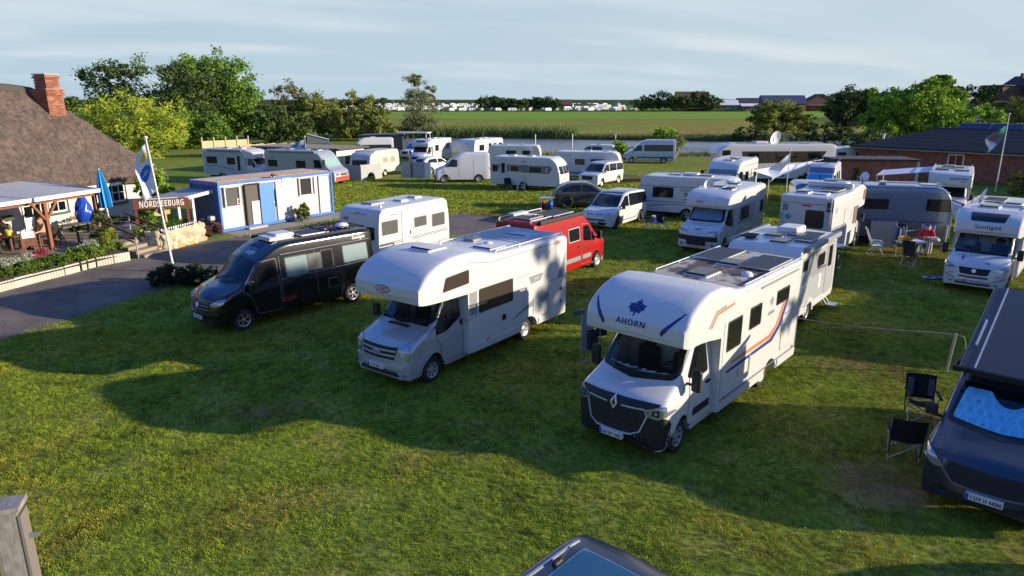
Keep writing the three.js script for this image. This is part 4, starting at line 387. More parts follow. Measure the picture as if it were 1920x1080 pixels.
{ // closed parasol
  const t = hthing('closed_parasol', 'closed turquoise and blue parasol on a white pole by the steps', 'parasol', 8.35, 4.6, .55); t.rotation.z = -.06; mesh('pole', bar([0, 0, 0], [0, 3.3, 0], .035, 8), C.whitep, t); mesh('base', lathe([[0, .1], [.28, .08], [.3, 0]], 16), C.grey, t); const a = [M([.03, .36, .62], .8), M([.01, .12, .42], .8)]; for (const k of [0, 1]) { const gs = []; for (let i = k; i < 10; i += 2) gs.push(grid(3, 10, (u, v) => { const an = (i + u) / 10 * 6.283, fold = 1 + .35 * Math.cos(u * 6.283), r = (.05 + .19 * Math.sin(Math.min(1, v * 1.25) * 1.7)) * fold * .85; return [Math.cos(an) * r, 3.25 - v * 1.75, Math.sin(an) * r]; })); mesh('canopy', gs, M([a[k].color.r, a[k].color.g, a[k].color.b], .8, 0, { side: THREE.DoubleSide }), t); }
  const b = hthing('covered_bundle', 'tall bundle wrapped in shiny blue plastic sheet on the bench', 'tarpaulin', 7.75, 2.5, 1.18); mesh('sheet', grid(24, 14, (u, v) => { const an = u * 6.283, r = Math.sin(Math.PI * (.04 + .68 * Math.pow(v, 1.1))) * .36 * (.8 + .4 * vn(Math.cos(an) * 4 + 9, Math.sin(an) * 4 + v * 6 + 9)) + .01; return [Math.cos(an) * r, 1.4 * (1 - v), Math.sin(an) * r]; }), M([.012, .06, .42], .22, 0, { side: THREE.DoubleSide }), b); mesh('sheet_knot', box(.08, .1, .08, 0, 1.39, 0, .03), C.blueplas, b);
  const s = hthing('wooden_table', 'long weathered wooden table on the terrace carrying the blue bundle', 'table', 8.5, 2.6, .56); for (let i = 0; i < 6; i++) mesh('plank', box(2.6, .05, .125, 0, .6, -.36 + i * .135, .01), C.greywood, s); mesh('leg', [beam([-1, 0, -.3], [-1, .6, .1], .1, .1), beam([-1, 0, .3], [-1, .6, -.1], .1, .1)], C.greywood, s); mesh('leg', [beam([1, 0, -.3], [1, .6, .1], .1, .1), beam([1, 0, .3], [1, .6, -.1], .1, .1)], C.greywood, s);
  const bb = hthing('garden_bench', 'low pale wooden bench behind the long terrace table', 'bench', 9.0, 1.3, .56); mesh('seat', [box(2.2, .06, .34, 0, .36, 0, .01)], M([.4, .3, .17], .8), bb); mesh('leg', box(.1, .34, .3, -.8, .17, 0), M([.4, .3, .17], .8), bb); mesh('leg', box(.1, .34, .3, .8, .17, 0), M([.4, .3, .17], .8), bb);
  const p = hthing('low_post', 'dark wooden post at the edge of the terrace', 'post', 10.6, 5.1, .56); mesh('post', box(.14, .75, .14, 0, .37, 0), C.dark, p); mesh('post_cap', box(.18, .04, .18, 0, .76, 0), C.greywood, p);
}
// ---------- container office ----------
{ const CX = -14.36, CZ = -39.86, a = 2.151, t = thing('container_office', 'white and blue container office with a blue door and rusty plank roof', 'container', CX, 0, CZ, -a); const L = 7.8, W = 2.44, h = 2.6, wh = M([.52, .53, .54], .55), bl = M([.02, .13, .42], .5), bd = M([.02, .085, .27], .6);
  mesh('shell', [box(L - .1, h - .12, W - .16, 0, h / 2 + .06, .0)], M([.3, .3, .29], .8), t); mesh('frame', [box(L, .16, .06, 0, .14, -W / 2), box(L + .06, .12, .08, 0, h + .03, -W / 2 - .01), ...[-1, 1].map(s => box(.12, h, .1, s * (L / 2 - .02), h / 2, -W / 2 + .01)), box(.08, .17, W + .04, L / 2, h + .02, 0), ...[-1, 1].map(s => box(.1, h, .1, s * (L / 2), h / 2, W / 2))], bl, t);
  // front cladding boards between the openings (x from nose -> local)
  const X = q => L / 2 + q, holes = [[-1.24, -.34, 1.36, 2.42], [-2.48, -1.6, .17, 2.42], [-3.42, -2.5, .17, 2.42], [-6.18, -5.3, 1.44, 2.46], [-7.62, -6.76, .08, 2.46]]; const n = 30; const bg = [M([.52, .53, .54], .5), M([.48, .49, .51], .55)];
  for (let i = 0; i < n; i++) { const x0 = -.1 - (L - .2) * i / n, x1 = -.1 - (L - .2) * (i + 1) / n, c = (x0 + x1) / 2; let segs = [[.22, h - .06]]; for (const [a0, a1, y0, y1] of holes) if (x0 > a0 && x1 < a1) segs = segs.flatMap(([p, q]) => [[p, Math.min(q, y0)], [Math.max(p, y1), q]].filter(s => s[1] - s[0] > .03)); for (const [p, q] of segs) mesh('wall_board', box(x0 - x1 - .012, q - p, .05, X(c), (p + q) / 2, -W / 2 + .03, .008), bg[i % 2], t); }
  for (let i = 0; i < 9; i++) mesh('end_board', box(.05, h - .3, (W - .2) / 9 - .012, L / 2 - .02, h / 2 + .05, -W / 2 + .1 + (W - .2) * (i + .5) / 9), bd, t);
  const wnd = (a0, a1, y0, y1, m) => { const f = mesh('window', [box(a1 - a0 + .12, .07, .12, X((a0 + a1) / 2), y1, -W / 2), box(a1 - a0 + .12, .07, .12, X((a0 + a1) / 2), y0, -W / 2), box(.07, y1 - y0, .12, X(a0), (y0 + y1) / 2, -W / 2), box(.07, y1 - y0, .12, X(a1), (y0 + y1) / 2, -W / 2)], wh, t); mesh('pane', box(a1 - a0, y1 - y0, .03, X((a0 + a1) / 2), (y0 + y1) / 2, -W / 2 + .03), m, f); return f; };
  const f1 = wnd(-1.24, -.34, 1.36, 2.42, M([.1, .1, .095], .15)); mesh('notice', box(.2, .3, .01, X(-1.16), 1.6, -W / 2 - .01), C.plate, f1); mesh('notice_print', box(.14, .2, .01, X(-1.16), 1.6, -W / 2 - .016), C.redink, f1); wnd(-6.18, -5.3, 1.44, 2.46, M([.035, .034, .033], .2));
  mesh('doorway', [box(.9, 2.2, .06, X(-2.04), 1.28, -W / 2 + .05)], M([.1, .09, .08], .9), t); mesh('door_frame', [box(.06, 2.28, .12, X(-1.58), 1.3, -W / 2), box(.06, 2.28, .12, X(-2.5), 1.3, -W / 2), box(.98, .06, .12, X(-2.04), 2.45, -W / 2)], C.dark, t); mesh('inner_door', box(.5, 1.3, .05, X(-2.2), .85, -W / 2 - .0), M([.55, .55, .52], .7), t);
  const d = mesh('blue_door', [box(.94, 2.24, .05, X(-2.97), 1.3, -W / 2 - .05, .01)], M([.06, .2, .55], .5), t); mesh('door_handle', box(.12, .04, .05, X(-3.34), 1.3, -W / 2 - .1, .01), C.alu, d);
  const nb = mesh('notice_board', box(1.04, .98, .06, X(-4.12), 1.54, -W / 2 - .03, .02), C.alu, t); mesh('notice', box(.94, .88, .02, X(-4.12), 1.54, -W / 2 - .065), M([.66, .7, .72], .5), nb); for (const [x, y, w, q, m] of [[-4.3, 1.75, .3, .3, C.plate], [-3.9, 1.72, .2, .26, M([.5, .6, .66], .5)], [-4.2, 1.32, .34, .2, C.lgrey], [-3.86, 1.36, .2, .3, C.plate]]) mesh('poster', box(w, q, .008, X(x), y, -W / 2 - .08), m, nb);
  mesh('white_panel', box(.62, .52, .04, X(-4.4), 2.4 - .0, -W / 2 - .02, .01), C.plate, t); const d2 = mesh('white_door', box(.82, 2.32, .04, X(-7.19), 1.27, -W / 2 + .02, .01), wh, t); mesh('door_frame', [box(.04, 2.36, .07, X(-6.76), 1.27, -W / 2), box(.04, 2.36, .07, X(-7.62), 1.27, -W / 2), box(.88, .04, .07, X(-7.19), 2.46, -W / 2)], C.grey, d2); mesh('door_handle', box(.1, .03, .05, X(-6.88), 1.25, -W / 2 - .04), C.alu, d2);
  for (let i = 0; i < 11; i++) mesh('roof_plank', boxUV(box(L - .12, .025, W / 11 - .008, 0, h + .11 + (i % 3) * .003, -W / 2 + .08 + (W - .16) * (i + .5) / 11), .35), M([1, 1, 1], .95, 0, { map: woodTex }), t); mesh('threshold', box(1.2, .12, .3, X(-2.04), .06, -W / 2 - .18, .01), M([.4, .38, .34], .9), t); mesh('roof_rim', [box(.08, .12, W, -L / 2 + .02, h + .08, 0), box(L, .12, .06, 0, h + .08, W / 2)], bl, t);
  const k = thing('wall_camera', 'small dark camera arm on the front edge of the container roof', 'camera', CX + .35, 2.72, CZ + .9, -a); mesh('arm', [bar([0, 0, -.6], [0, .12, -.75], .03), bar([-.25, .1, -.75], [.3, .1, -.75], .025)], C.plastic, k); mesh('body', box(.16, .1, .12, .1, .16, -.78, .03), C.plastic, k);
  const q = thing('lean_to_roof', 'grey lean-to roof with white edge attached to the blue end of the container', 'canopy', CX, 0, CZ, -a); mesh('roof_sheet', box(2.1, .05, 2.2, 0, 0, 0).rotateZ(-.13).translate(L / 2 + 1.06, 2.12, .35), M([.3, .32, .33], .7), q); mesh('fascia', box(2.1, .17, .05, 0, 0, 0).rotateZ(-.13).translate(L / 2 + 1.06, 2.1, -.77), C.whitep, q); mesh('post', box(.12, 1.95, .12, L / 2 + 2.0, .97, -.7), C.whitep, q); mesh('post', box(.12, 2.0, .12, L / 2 + 1.2, 1.0, -.7), C.whitep, q);
  const bk = thing('parked_bicycles', 'dark bicycles with a grey basket leaning under the lean-to roof', 'bicycle', CX + .02, 0, CZ, -a); const ring = (x, y, z) => new THREE.TorusGeometry(.33, .022, 6, 20).translate(x, y, z); mesh('wheel', ring(L / 2 + .6, .34, -.9), C.rub, bk); mesh('wheel', ring(L / 2 + 1.65, .34, -.9), C.rub, bk); mesh('frame', [bar([L / 2 + .6, .34, -.9], [L / 2 + .95, .8, -.9], .018), bar([L / 2 + .95, .8, -.9], [L / 2 + 1.5, .75, -.9], .018), bar([L / 2 + 1.1, .34, -.9], [L / 2 + 1.5, .75, -.9], .018), bar([L / 2 + 1.1, .34, -.9], [L / 2 + .95, .8, -.9], .018), bar([L / 2 + 1.65, .34, -.9], [L / 2 + 1.45, 1.0, -.9], .018), bar([L / 2 + 1.45, 1.0, -1.15], [L / 2 + 1.45, 1.0, -.65], .014)], C.dark, bk); mesh('saddle', box(.25, .06, .14, L / 2 + .92, .88, -.9, .03), C.dark, bk); mesh('basket', box(.32, .26, .32, L / 2 + .4, .85, -.9, .08), C.lgrey, bk);
  const lp = thing('net_cage', 'dark red wire cage standing at the blue corner of the container', 'cage', CX, 0, CZ, -a); const wr = []; for (let i = 0; i < 5; i++) wr.push(tube([[L / 2 + .15, .05 + 0, -1.5 + i * .12], [L / 2 + .2, .5, -1.5 + i * .12], [L / 2 + .5, .7, -1.5 + i * .12], [L / 2 + .8, .5, -1.5 + i * .12], [L / 2 + .85, .05, -1.5 + i * .12]], .018, 5)); for (const [x, y] of [[.17, .3], [.35, .65], [.66, .65], [.83, .3]]) wr.push(bar([L / 2 + x, y, -1.5], [L / 2 + x, y, -1.02], .014)); mesh('wire_net', wr, M([.12, .03, .025], .8), lp); mesh('base_frame', box(.8, .08, .55, L / 2 + .5, .05, -1.26), C.dark, lp);
}
tree('potted_shrub', 'small leafy shrub at the foot of the container wall', 'shrub', -12.3, -39.6, [[0, .5, 0, .42, .42, .36], [.05, .95, 0, .2, .3, .2]], { n: 1500, clumps: 30, leaf: .11, cols: GREEN.olive, trunk: .03, limbs: 5 });
tree('juniper_shrub', 'dark flat juniper shrub at the foot of the white flagpole', 'shrub', -12.9, -25.5, [[0, .38, 0, .95, .4, .8], [.9, .34, .2, .8, .36, .6], [-.5, .3, .3, .5, .3, .5]], { n: 9000, clumps: 90, leaf: .1, slim: .3, cols: [[.012, .03, .012], [.04, .075, .025]], trunk: .05 });
{ const [x, z] = HP(3.0, 2.4); tree('young_tree', 'young leafy tree in front of the white house corner', 'tree', x, z, [[0, 2.0, 0, .8, .7, .7], [.5, 1.5, 0, .6, .5, .5], [-.5, 1.7, 0, .5, .5, .5]], { y: .6, n: 2600, clumps: 50, leaf: .14, cols: GREEN.bright, trunk: .06, limbs: 10 }); const [x2, z2] = HP(6.3, 4.9); tree('rose_bush', 'climbing rose bush under the sign board', 'shrub', x2, z2, [[0, .7, 0, .6, .5, .5]], { y: .6, n: 1600, clumps: 30, leaf: .1, cols: GREEN.mid, trunk: .03 }); }
function flag(x, z, h, w, hgt, colsFn, label, name, o = {}) { const t = thing(name, label, 'flag', x, 0, z, o.turn || 0); mesh('pole', bar([0, 0, 0], [o.lx || 0, h, o.lz || 0], o.r || .05, 8, (o.r || .05) * .6), C.whitep, t); mesh('pole_knob', new THREE.SphereGeometry(.07, 10, 8).translate(o.lx || 0, h + .04, o.lz || 0), C.whitep, t); const top = h - (o.drop || .15), lx = y => (o.lx || 0) * y / h, f = (u, v) => [lx(top - v * hgt) - u * w * (o.fold || 1) + .1 * Math.sin(v * 7 + u * 3) * u, top - v * hgt - (o.sag || .3) * u * (1 + .4 * v), Math.sin(u * 5 + v * 4) * .16 * u + (o.lz || 0) * .9]; const cloth = mesh('cloth', grid(16, 16, f), M(o.base || [.72, .73, .74], .85, 0, { side: THREE.DoubleSide }), t); for (const [u0, u1, v0, v1, c, round] of colsFn) { const cu = (u0 + u1) / 2, cv = (v0 + v1) / 2; for (const s of [-1, 1]) mesh('print', grid(12, 12, (a, b) => { let u, v; if (round) { const r = a, an = b * 6.2832; u = cu + Math.cos(an) * r * (u1 - u0) / 2; v = cv + Math.sin(an) * r * (v1 - v0) / 2; } else { u = mix(u0, u1, a); v = mix(v0, v1, b); } const p = f(u, v); return [p[0] + s * .002, p[1], p[2] + s * .008]; }), M(c, .85, 0, { side: THREE.DoubleSide }), cloth); } return t; }
flag(-13.99, -27.38, 5.4, .75, 1.75, [[.15, .75, .12, .3, [.7, .55, .03], 1], [.1, .9, .38, .66, [.02, .14, .5], 1], [.25, .75, .5, .54, [.6, .65, .7]]], 'white flag with a blue and yellow emblem on a white leaning pole by the driveway', 'flagpole', { lx: -.5, lz: -.15, fold: .75, sag: .5, turn: 0 });
flag(37.9, -53.5, 5.9, 1.7, 1.0, [[.02, .4, .05, .5, [.02, .3, .2]], [.3, .75, .3, .6, [.25, .05, .07]], [.5, .98, .55, .95, [.05, .12, .3]]], 'green, red and blue flag drooping on a white pole before the brick building', 'flagpole', { sag: .95, fold: .8, base: [.1, .16, .2], drop: .7 });
flag(-19.8, -66.5, 3.6, 1.4, .8, [[.1, .5, .05, .6, [.5, .6, .75]]], 'blue and white flag above the roofs of the motorhomes at left', 'flagpole', { sag: .7, base: [.04, .2, .5], r: .03 });
flag(17.0, -42.3, 4.0, 1.1, .55, [], 'white pennant on a thin pole in front of the liner', 'flagpole', { sag: .9, r: .03, base: [.72, .74, .78], drop: .2 });
// ---------- sheds, fence and brick building ----------
{ let t = thing('flat_roof_shed', 'grey shed with dark ribbed flat roof and white end wall behind two motorhomes', 'shed', -20.6, 0, -70.5, -.42); mesh('wall', box(10, 2.35, 4.4, 0, 1.18, 0), M([.09, .1, .11], .8), t); mesh('end_wall', box(.12, 2.3, 4.4, 5.03, 1.16, 0), C.whitep, t); const r = []; for (let i = 0; i < 22; i++) r.push(box(.1, .05, 5.0, -5.2 + i * .5, 2.52, 0)); mesh('roof', [box(11, .12, 5.0, .1, 2.44, 0)], M([.06, .062, .066], .7), t); mesh('roof_ribs', r, M([.07, .072, .076], .6), t); const f = mesh('window', box(.08, .8, 1.2, 5.08, 1.3, .3), C.plastic, t); mesh('pane', box(.06, .66, 1.06, 5.1, 1.3, .3), C.glass, f);
  t = thing('boat_shed', 'dark low shed with a white open canopy frame at the back by the poplar', 'shed', -17.2, 0, -97, -.1); mesh('wall', box(6, 2.3, 3, -.6, 1.15, 0), M([.09, .1, .1], .8), t); mesh('roof', [box(6.6, .14, 3.6, 0, 0, 0).rotateZ(.03).translate(-.6, 2.5, 0)], M([.16, .15, .14], .7), t); mesh('canopy_frame', [box(4.4, .14, 2.6, 3.6, 2.75, 0), ...[1.6, 5.6].flatMap(x => [-1.2, 1.2].map(z => bar([x, 0, z], [x, 2.7, z], .06)))], C.whitep, t); mesh('canvas_wall', box(2.6, 1.9, .08, 3.0, .95, 1.0), M([.55, .5, .42], .8), t); const f2 = mesh('window', box(1.2, .8, .08, -2.2, 1.5, 1.53), C.whitep, t); mesh('pane', box(1.0, .6, .1, -2.2, 1.5, 1.53), C.glass, f2);
  t = thing('panel_fence', 'pale wooden panel fence with taller posts below the trees at left', 'fence', -39.3, 0, -88, .9); for (let i = 0; i < 5; i++) { mesh('fence_post', box(.12, 2.5, .12, i * 1.6, 1.25, .06), M([.5, .4, .25], .8), t); if (i < 4) for (let j = 0; j < 7; j++) mesh('fence_board', box(1.48, .24, .03, .8 + i * 1.6, .35 + j * .26, .01 * (j % 2)), M([.52, .42, .24], .85), t); }
  t = thing('low_fence', 'low weathered board fence running right from the pale panel fence', 'fence', -35.8, 0, -92, .62); for (let i = 0; i < 14; i++) mesh('fence_board', box(.5, 1.3 + .1 * (i % 3), .04, i * .52, .7, 0), M([.5, .42, .3], .85), t); mesh('fence_rail', [box(7.4, .08, .05, 3.5, 1.1, .05), box(7.4, .08, .05, 3.5, .4, .05)], M([.4, .32, .2], .85), t);
  t = thing('canvas_windbreak', 'grey canvas windbreak with a half-round opening before the cream caravan', 'windbreak', -13.35, 0, -60.7, 1.2); mesh('canvas', new THREE.ExtrudeGeometry((() => { const s = new THREE.Shape([[0, 0], [.5, 0]].map(p => new THREE.Vector2(...p))); s.lineTo(.85, 0); s.absarc(1.55, 0, .7, Math.PI, 0, true); s.lineTo(3.4, 0); s.lineTo(3.4, 1.35); s.lineTo(0, 1.45); return s; })(), { depth: .03, bevelEnabled: false }), C.canvas, t); mesh('pole', [bar([0, 0, .02], [0, 1.5, .02], .02), bar([3.4, 0, .02], [3.4, 1.4, .02], .02)], C.alu, t);
  t = thing('canvas_windbreak', 'shaded grey canvas windbreak forming the left side of the cream caravan pitch', 'windbreak', -16.0, 0, -62.3, -.55); mesh('canvas', box(3.2, 1.4, .03, 1.55, .7, 0), C.canvas, t); mesh('pole', [bar([0, 0, .02], [0, 1.5, .02], .02), bar([3.1, 0, .02], [3.1, 1.5, .02], .02)], C.alu, t);
  t = thing('canvas_windbreak', 'grey windbreak with a pale end, right of the cream caravan', 'windbreak', -10.4, 0, -64.4, -.25); mesh('canvas', box(2.4, 1.45, .03, 1.2, .72, 0), C.canvas, t); mesh('pale_end', box(.6, 1.45, .03, 2.7, .72, .03), C.plate, t); mesh('pole', bar([1.1, 0, .1], [1.1, 2.2, .1], .05), C.dark, t);
}
{ // brick building, right
  const t = thing('brick_building', 'long red brick building with a dark hipped tile roof at right', 'building', 34.0, 0, -67.9, -.899); const L = 30, D = 9, wm = M([1.5, 1.4, 1.35], .95, 0, { map: brickTex, bumpMap: brickBump, bumpScale: .01 }); mesh('wall', boxUV(box(L, 2.6, D, L / 2, 1.3, -D / 2), .42), wm, t);
  const R = .6, e = 2.66, rg = 4.35, pts = { a: [-R, e, R], b: [L + R, e, R], c: [L + R, e, -D - R], d: [-R, e, -D - R], p: [5, rg, -D / 2], q: [L - 5, rg, -D / 2] }; const rows = 13, bands = [], rt = [M([.095, .072, .058], .9, 0, { specularIntensity: .2 }), M([.11, .083, .066], .9, 0, { specularIntensity: .2 })];
  for (let i = 0; i < rows; i++) { const u = i / rows, v = (i + 1) / rows + .012, lp = (A, B, k, up = 0) => [mix(A[0], B[0], k), mix(A[1], B[1], k) + up, mix(A[2], B[2], k)]; const quad = (A, B, P, Q) => { const a = lp(A, P, u, .045), b = lp(B, Q, u, .045), c = lp(B, Q, v, .02), d = lp(A, P, v, .02), f = lp(A, P, u, 0), g = lp(B, Q, u, 0); return [a, b, c, a, c, d, f, g, b, f, b, a]; }; const q = [...quad(pts.a, pts.b, pts.p, pts.q), ...quad(pts.c, pts.d, pts.q, pts.p), ...quad(pts.d, pts.a, pts.p, pts.p), ...quad(pts.b, pts.c, pts.q, pts.q)].flat(); const g = new THREE.BufferGeometry(); g.setAttribute('position', new THREE.Float32BufferAttribute(q, 3)); bands.push(g); }
  bands.forEach((g, i) => mesh('tile_course', g, rt[i % 2], t)); mesh('roof_ridge', bar([5, rg + .03, -D / 2], [L - 5, rg + .03, -D / 2], .1, 8), dark, t); mesh('fascia', [box(L + 1.2, .18, .05, L / 2, e - .08, R), box(.05, .18, D + 1.2, -R, e - .08, -D / 2)], M([.3, .29, .27], .7), t); mesh('soffit', box(L + 1.1, .05, D + 1.1, L / 2, e - .14, -D / 2), M([.25, .24, .22], .8), t);
  mesh('gutter', bar([-.6, e + .02, R + .08], [L + .6, e + .02, R + .08], .07, 8), dark, t); mesh('flue', [bar([1.5, 3.1, -1.5], [1.5, 3.75, -1.5], .1, 10), bar([1.5, 3.75, -1.5], [1.5, 3.85, -1.5], .14, 10)], C.whitep, t); for (let i = 0; i < 6; i++) { const p = mesh('solar_panel', box(2.5, .06, 1.1, 0, 0, 0).rotateX(.6).translate(8 + i * 2.56, rg + .25, -D / 2 - .3), navyR, t); mesh('panel_frame', box(2.52, .04, .06, 8 + i * 2.56, rg + .57, -D / 2 - .75), C.alu, p); }
  for (const X of [8.6, 15]) { const f = mesh('window', [box(1.3, .12, .12, X, 2.3, .04), box(1.3, .12, .12, X, .55, .04), box(.12, 1.75, .12, X - .6, 1.42, .04), box(.12, 1.75, .12, X + .6, 1.42, .04), box(.06, 1.7, .1, X, 1.42, .04)], C.whitep, t); mesh('pane', box(1.2, 1.7, .04, X, 1.42, .03), C.glass, f); }
  const a = thing('brick_annex', 'flat-roofed dark brick annex with a pale corner post, left of the brick building', 'shed', 30.2, 0, -58.6, -.12); mesh('wall', boxUV(box(6.6, 2.1, 3.4, 0, 1.05, 0), .42), wm, a); mesh('roof', box(7, .16, 3.8, 0, 2.2, 0, .02), dark, a); mesh('corner_post', box(.22, 2.1, .22, 3.34, 1.05, 1.66), C.lgrey, a); mesh('ivy', leafMesh(rng(2), Array.from({ length: 16 }, (_, i) => [-1.4 + (hash(i, 1) - .5) * .5, .3 + i * .08, 1.75, .12, hash(i, 2)]), 500, .16, GREEN.dark), leafFar, a);
}
for (let i = 0; i < 4; i++) tree('thuja_shrub', ['bushy green conifer left of its neighbours beside the flagpole', 'bushy green conifer, second from the flagpole', 'bushy green conifer at the right edge, third from the flagpole', 'bushy green conifer outside the right edge'][i], 'shrub', 37.9 + i * .95, -51.6 + i * .2, [[0, .8, 0, .48, .9, .48], [0, 1.5, 0, .25, .6, .25]], { n: 1700, clumps: 40, leaf: .14, cols: GREEN.olive, trunk: .06 });
{ const t = thing('sun_sail', 'white sun sail stretched low between the pennant pole and the rack van', 'awning', 19.6, 0, -46.6); mesh('cloth', grid(12, 8, (u, v) => { const a = [-3.2, 2.3, -.5], b = [2.6, 2.9, -2.5], c = [-2.2, 1.7, .2]; const p = [0, 1, 2].map(k => mix(mix(a[k], b[k], u), mix(a[k], c[k], u), v * .9)); return [p[0], p[1] - .35 * Math.sin(u * Math.PI) * Math.sin(v * Math.PI), p[2]]; }), M([.7, .71, .72], .85, 0, { side: THREE.DoubleSide }), t); mesh('pole', [bar([-3.2, 0, -.5], [-3.2, 2.4, -.5], .03), bar([-2.2, 0, .2], [-2.2, 1.75, .2], .03)], C.alu, t); }
{ const t = thing('gate_post', 'weathered grey square wooden post with a flat cap at the bottom left corner', 'post', -7.0, 0, -8.3, .35); t.scale.setScalar(1.16); const g = M([1, 1, 1], .95, 0, { map: tex(256, 256, (u, v) => { const n = fbm(u * 40, v * 6, 4, 40, 6, 3), m = fbm(u * 6, v * 6, 4, 6, 6, 9), k = mix(.6, 1.2, n) * mix(.7, 1.2, m); return [.27 * k, .25 * k, .23 * k]; }) }); mesh('post', [boxUV(box(.24, 1.16, .24, 0, .58, 0), 1.5)], g, t); mesh('side_board', [boxUV(box(.03, 1.1, .26, .14, .55, 0), 1.5), boxUV(box(.03, 1.1, .26, -.14, .55, 0), 1.5)], M([.16, .14, .12], .9), t); mesh('cap', boxUV(box(.34, .07, .34, 0, 1.2, 0, .01), 1.5), g, t); mesh('hinge', box(.12, .05, .04, .2, .75, 0), C.steel, t); }
// ================= VEHICLES =================
const LEAF = [[0, 1], [.12, .72], [.3, .8], [.24, .45], [.48, .62], [.55, .5], [.95, .5], [.82, .32], [.95, .12], [.55, -.1], [.62, -.28], [.1, -.2], [.05, -.6], [-.05, -.6], [-.1, -.2], [-.62, -.28], [-.55, -.1], [-.95, .12], [-.82, .32], [-.95, .5], [-.55, .5], [-.48, .62], [-.24, .45], [-.3, .8], [-.12, .72]];
const at2 = (pts, x, y, s, sy = s) => pts.map(p => [x + p[0] * s, y + p[1] * sy]);
{ // white alcove motorhome with the maple leaf
  const v = new Vehicle('alcove_motorhome', 'large white alcove motorhome with black bumper, navy maple leaf and orange and blue stripes', 'motorhome', 4.27, -14.94, 2.283, 7, 2.3);
  const A = [[-.9, .42, .35], [-5.23, .42, .35]];
  v.loft('cab', CAB.master(1.0, [[-1.55, 2.17], [-2.4, 2.2, .3, 1.0]]), C.white, { arch: [A[0]], ns: 8, hole: [-.88, -1.66, .8, 1.4, .17] }); v.cabin();
  v.loft('body', [[-.52, 2.42, 2.36, 1.1, .05, 0, .1, .01], [-.53, 2.62, 2.3], [-.62, 2.76, 2.27, 1.14, .09], [-.85, 2.94, 2.26, 1.15, .1, 0, .08], [-1.2, 3.1, 2.24], [-1.6, 3.19, 2.2, 1.15, .1, 0, .03, .02], [-2.1, 3.2, 2.12, 1.15, .09, 0, 0], [-2.22, 3.19, 2.1], [-2.24, 3.18, .42], [-2.6, 3.1, .4], [-2.95, 2.99], [-3.3, 2.95], [-6.9, 2.95, .4, 1.15, .07], [-7.0, 2.88, .42, 1.13, .07]], C.grp, { arch: [A[1]], ns: 10, tuck: .02, crease: .4 });
  v.wheels([-.9, -5.23], .34, 'cover', 1.0); v.under(-1.4, -6.5, .8);
  // front
  v.p('bumper', 'F', [[.95, .26], [.95, .88], [.8, .9], [.74, 1.0], [.62, 1.06], [.56, 1.1], [-.56, 1.1], [-.62, 1.06], [-.74, 1.0], [-.8, .9], [-.95, .88], [-.95, .26]], C.plastic, { off: .012, e: .09 });
  v.p('bumper_corner', 'L', RP([[-.1, .26], [-.12, .95], [-.35, .93], [-.55, .78], [-.54, .3]], .05), C.plastic, { off: .012, e: .07 });
  v.p('bumper_corner', 'R', RP([[-.1, .26], [-.12, .95], [-.35, .93], [-.55, .78], [-.54, .3]], .05), C.plastic, { off: .012, e: .07 });
  const gr = v.p('grille', 'F', RP([[.66, 1.06], [.52, .64], [.35, .56], [-.35, .56], [-.52, .64], [-.66, 1.06]], .06), C.dark, { off: .02, e: .09 });
  for (const y of [.66, .76, .86, .96]) v.p('grille_bar', 'F', R4(-.5, y, .5, y + .035), C.plastic, { off: .034, parent: gr });
  v.p('grille_trim', 'F', strip([[.7, 1.06], [.55, .62], [.38, .54], [-.38, .54], [-.55, .62], [-.7, 1.06]], .028), M([.45, .47, .5], .3), { off: .03, parent: gr, e: .09 });
  v.p('hood_guard', 'F', RP([[.88, 1.19], [.6, 1.21], [0, 1.23], [-.6, 1.21], [-.88, 1.19], [-.8, 1.09], [-.5, 1.08], [0, 1.08], [.5, 1.08], [.8, 1.09]], .02), C.plastic, { off: .028, e: .08 });
  const em = v.p('emblem', 'F', at2([[0, 1], [.62, 0], [0, -1], [-.62, 0]], 0, 1.1, .13), C.chrome, { off: .045 }); v.p('emblem_inset', 'F', at2([[0, .55], [.3, 0], [0, -.55], [-.3, 0]], 0, 1.1, .12), C.dark, { off: .05, parent: em });
  for (const s of [1, -1]) { v.p('grille_bar', 'F', R4(s * .16, 1.07, s * .62, 1.1), M([.45, .47, .5], .3), { off: .036, parent: gr });
    const h = v.lamp(s, RP([[s * .6, 1.08], [s * .96, 1.17], [s * .99, .98], [s * .86, .9], [s * .64, .96]], .03)); v.p('lamp_inset', 'F', RP([[s * .66, 1.05], [s * .88, 1.1], [s * .88, .96], [s * .68, .99]], .03), C.smoke, { off: .036, parent: h }); for (const k of [.72, .82]) v.p('lamp_lens', 'F', circ(s * k, 1.03, .035, 10), C.lamp, { off: .042, parent: h });
    }
  v.plate('F', 0, .4, 'HH NT 1992');
  v.screen(RP([[.78, 1.5], [.86, 1.6], [.76, 2.08], [0, 2.14], [-.76, 2.08], [-.86, 1.6], [-.78, 1.5], [0, 1.45]], .05));
  const wd = C.dark; for (const [a, b] of [[.5, -.1], [-.25, -.72]]) v.p('wiper', 'F', strip([[a, 1.47], [b, 1.56]], .025), wd, { off: .022, on: [v.c[0]] });
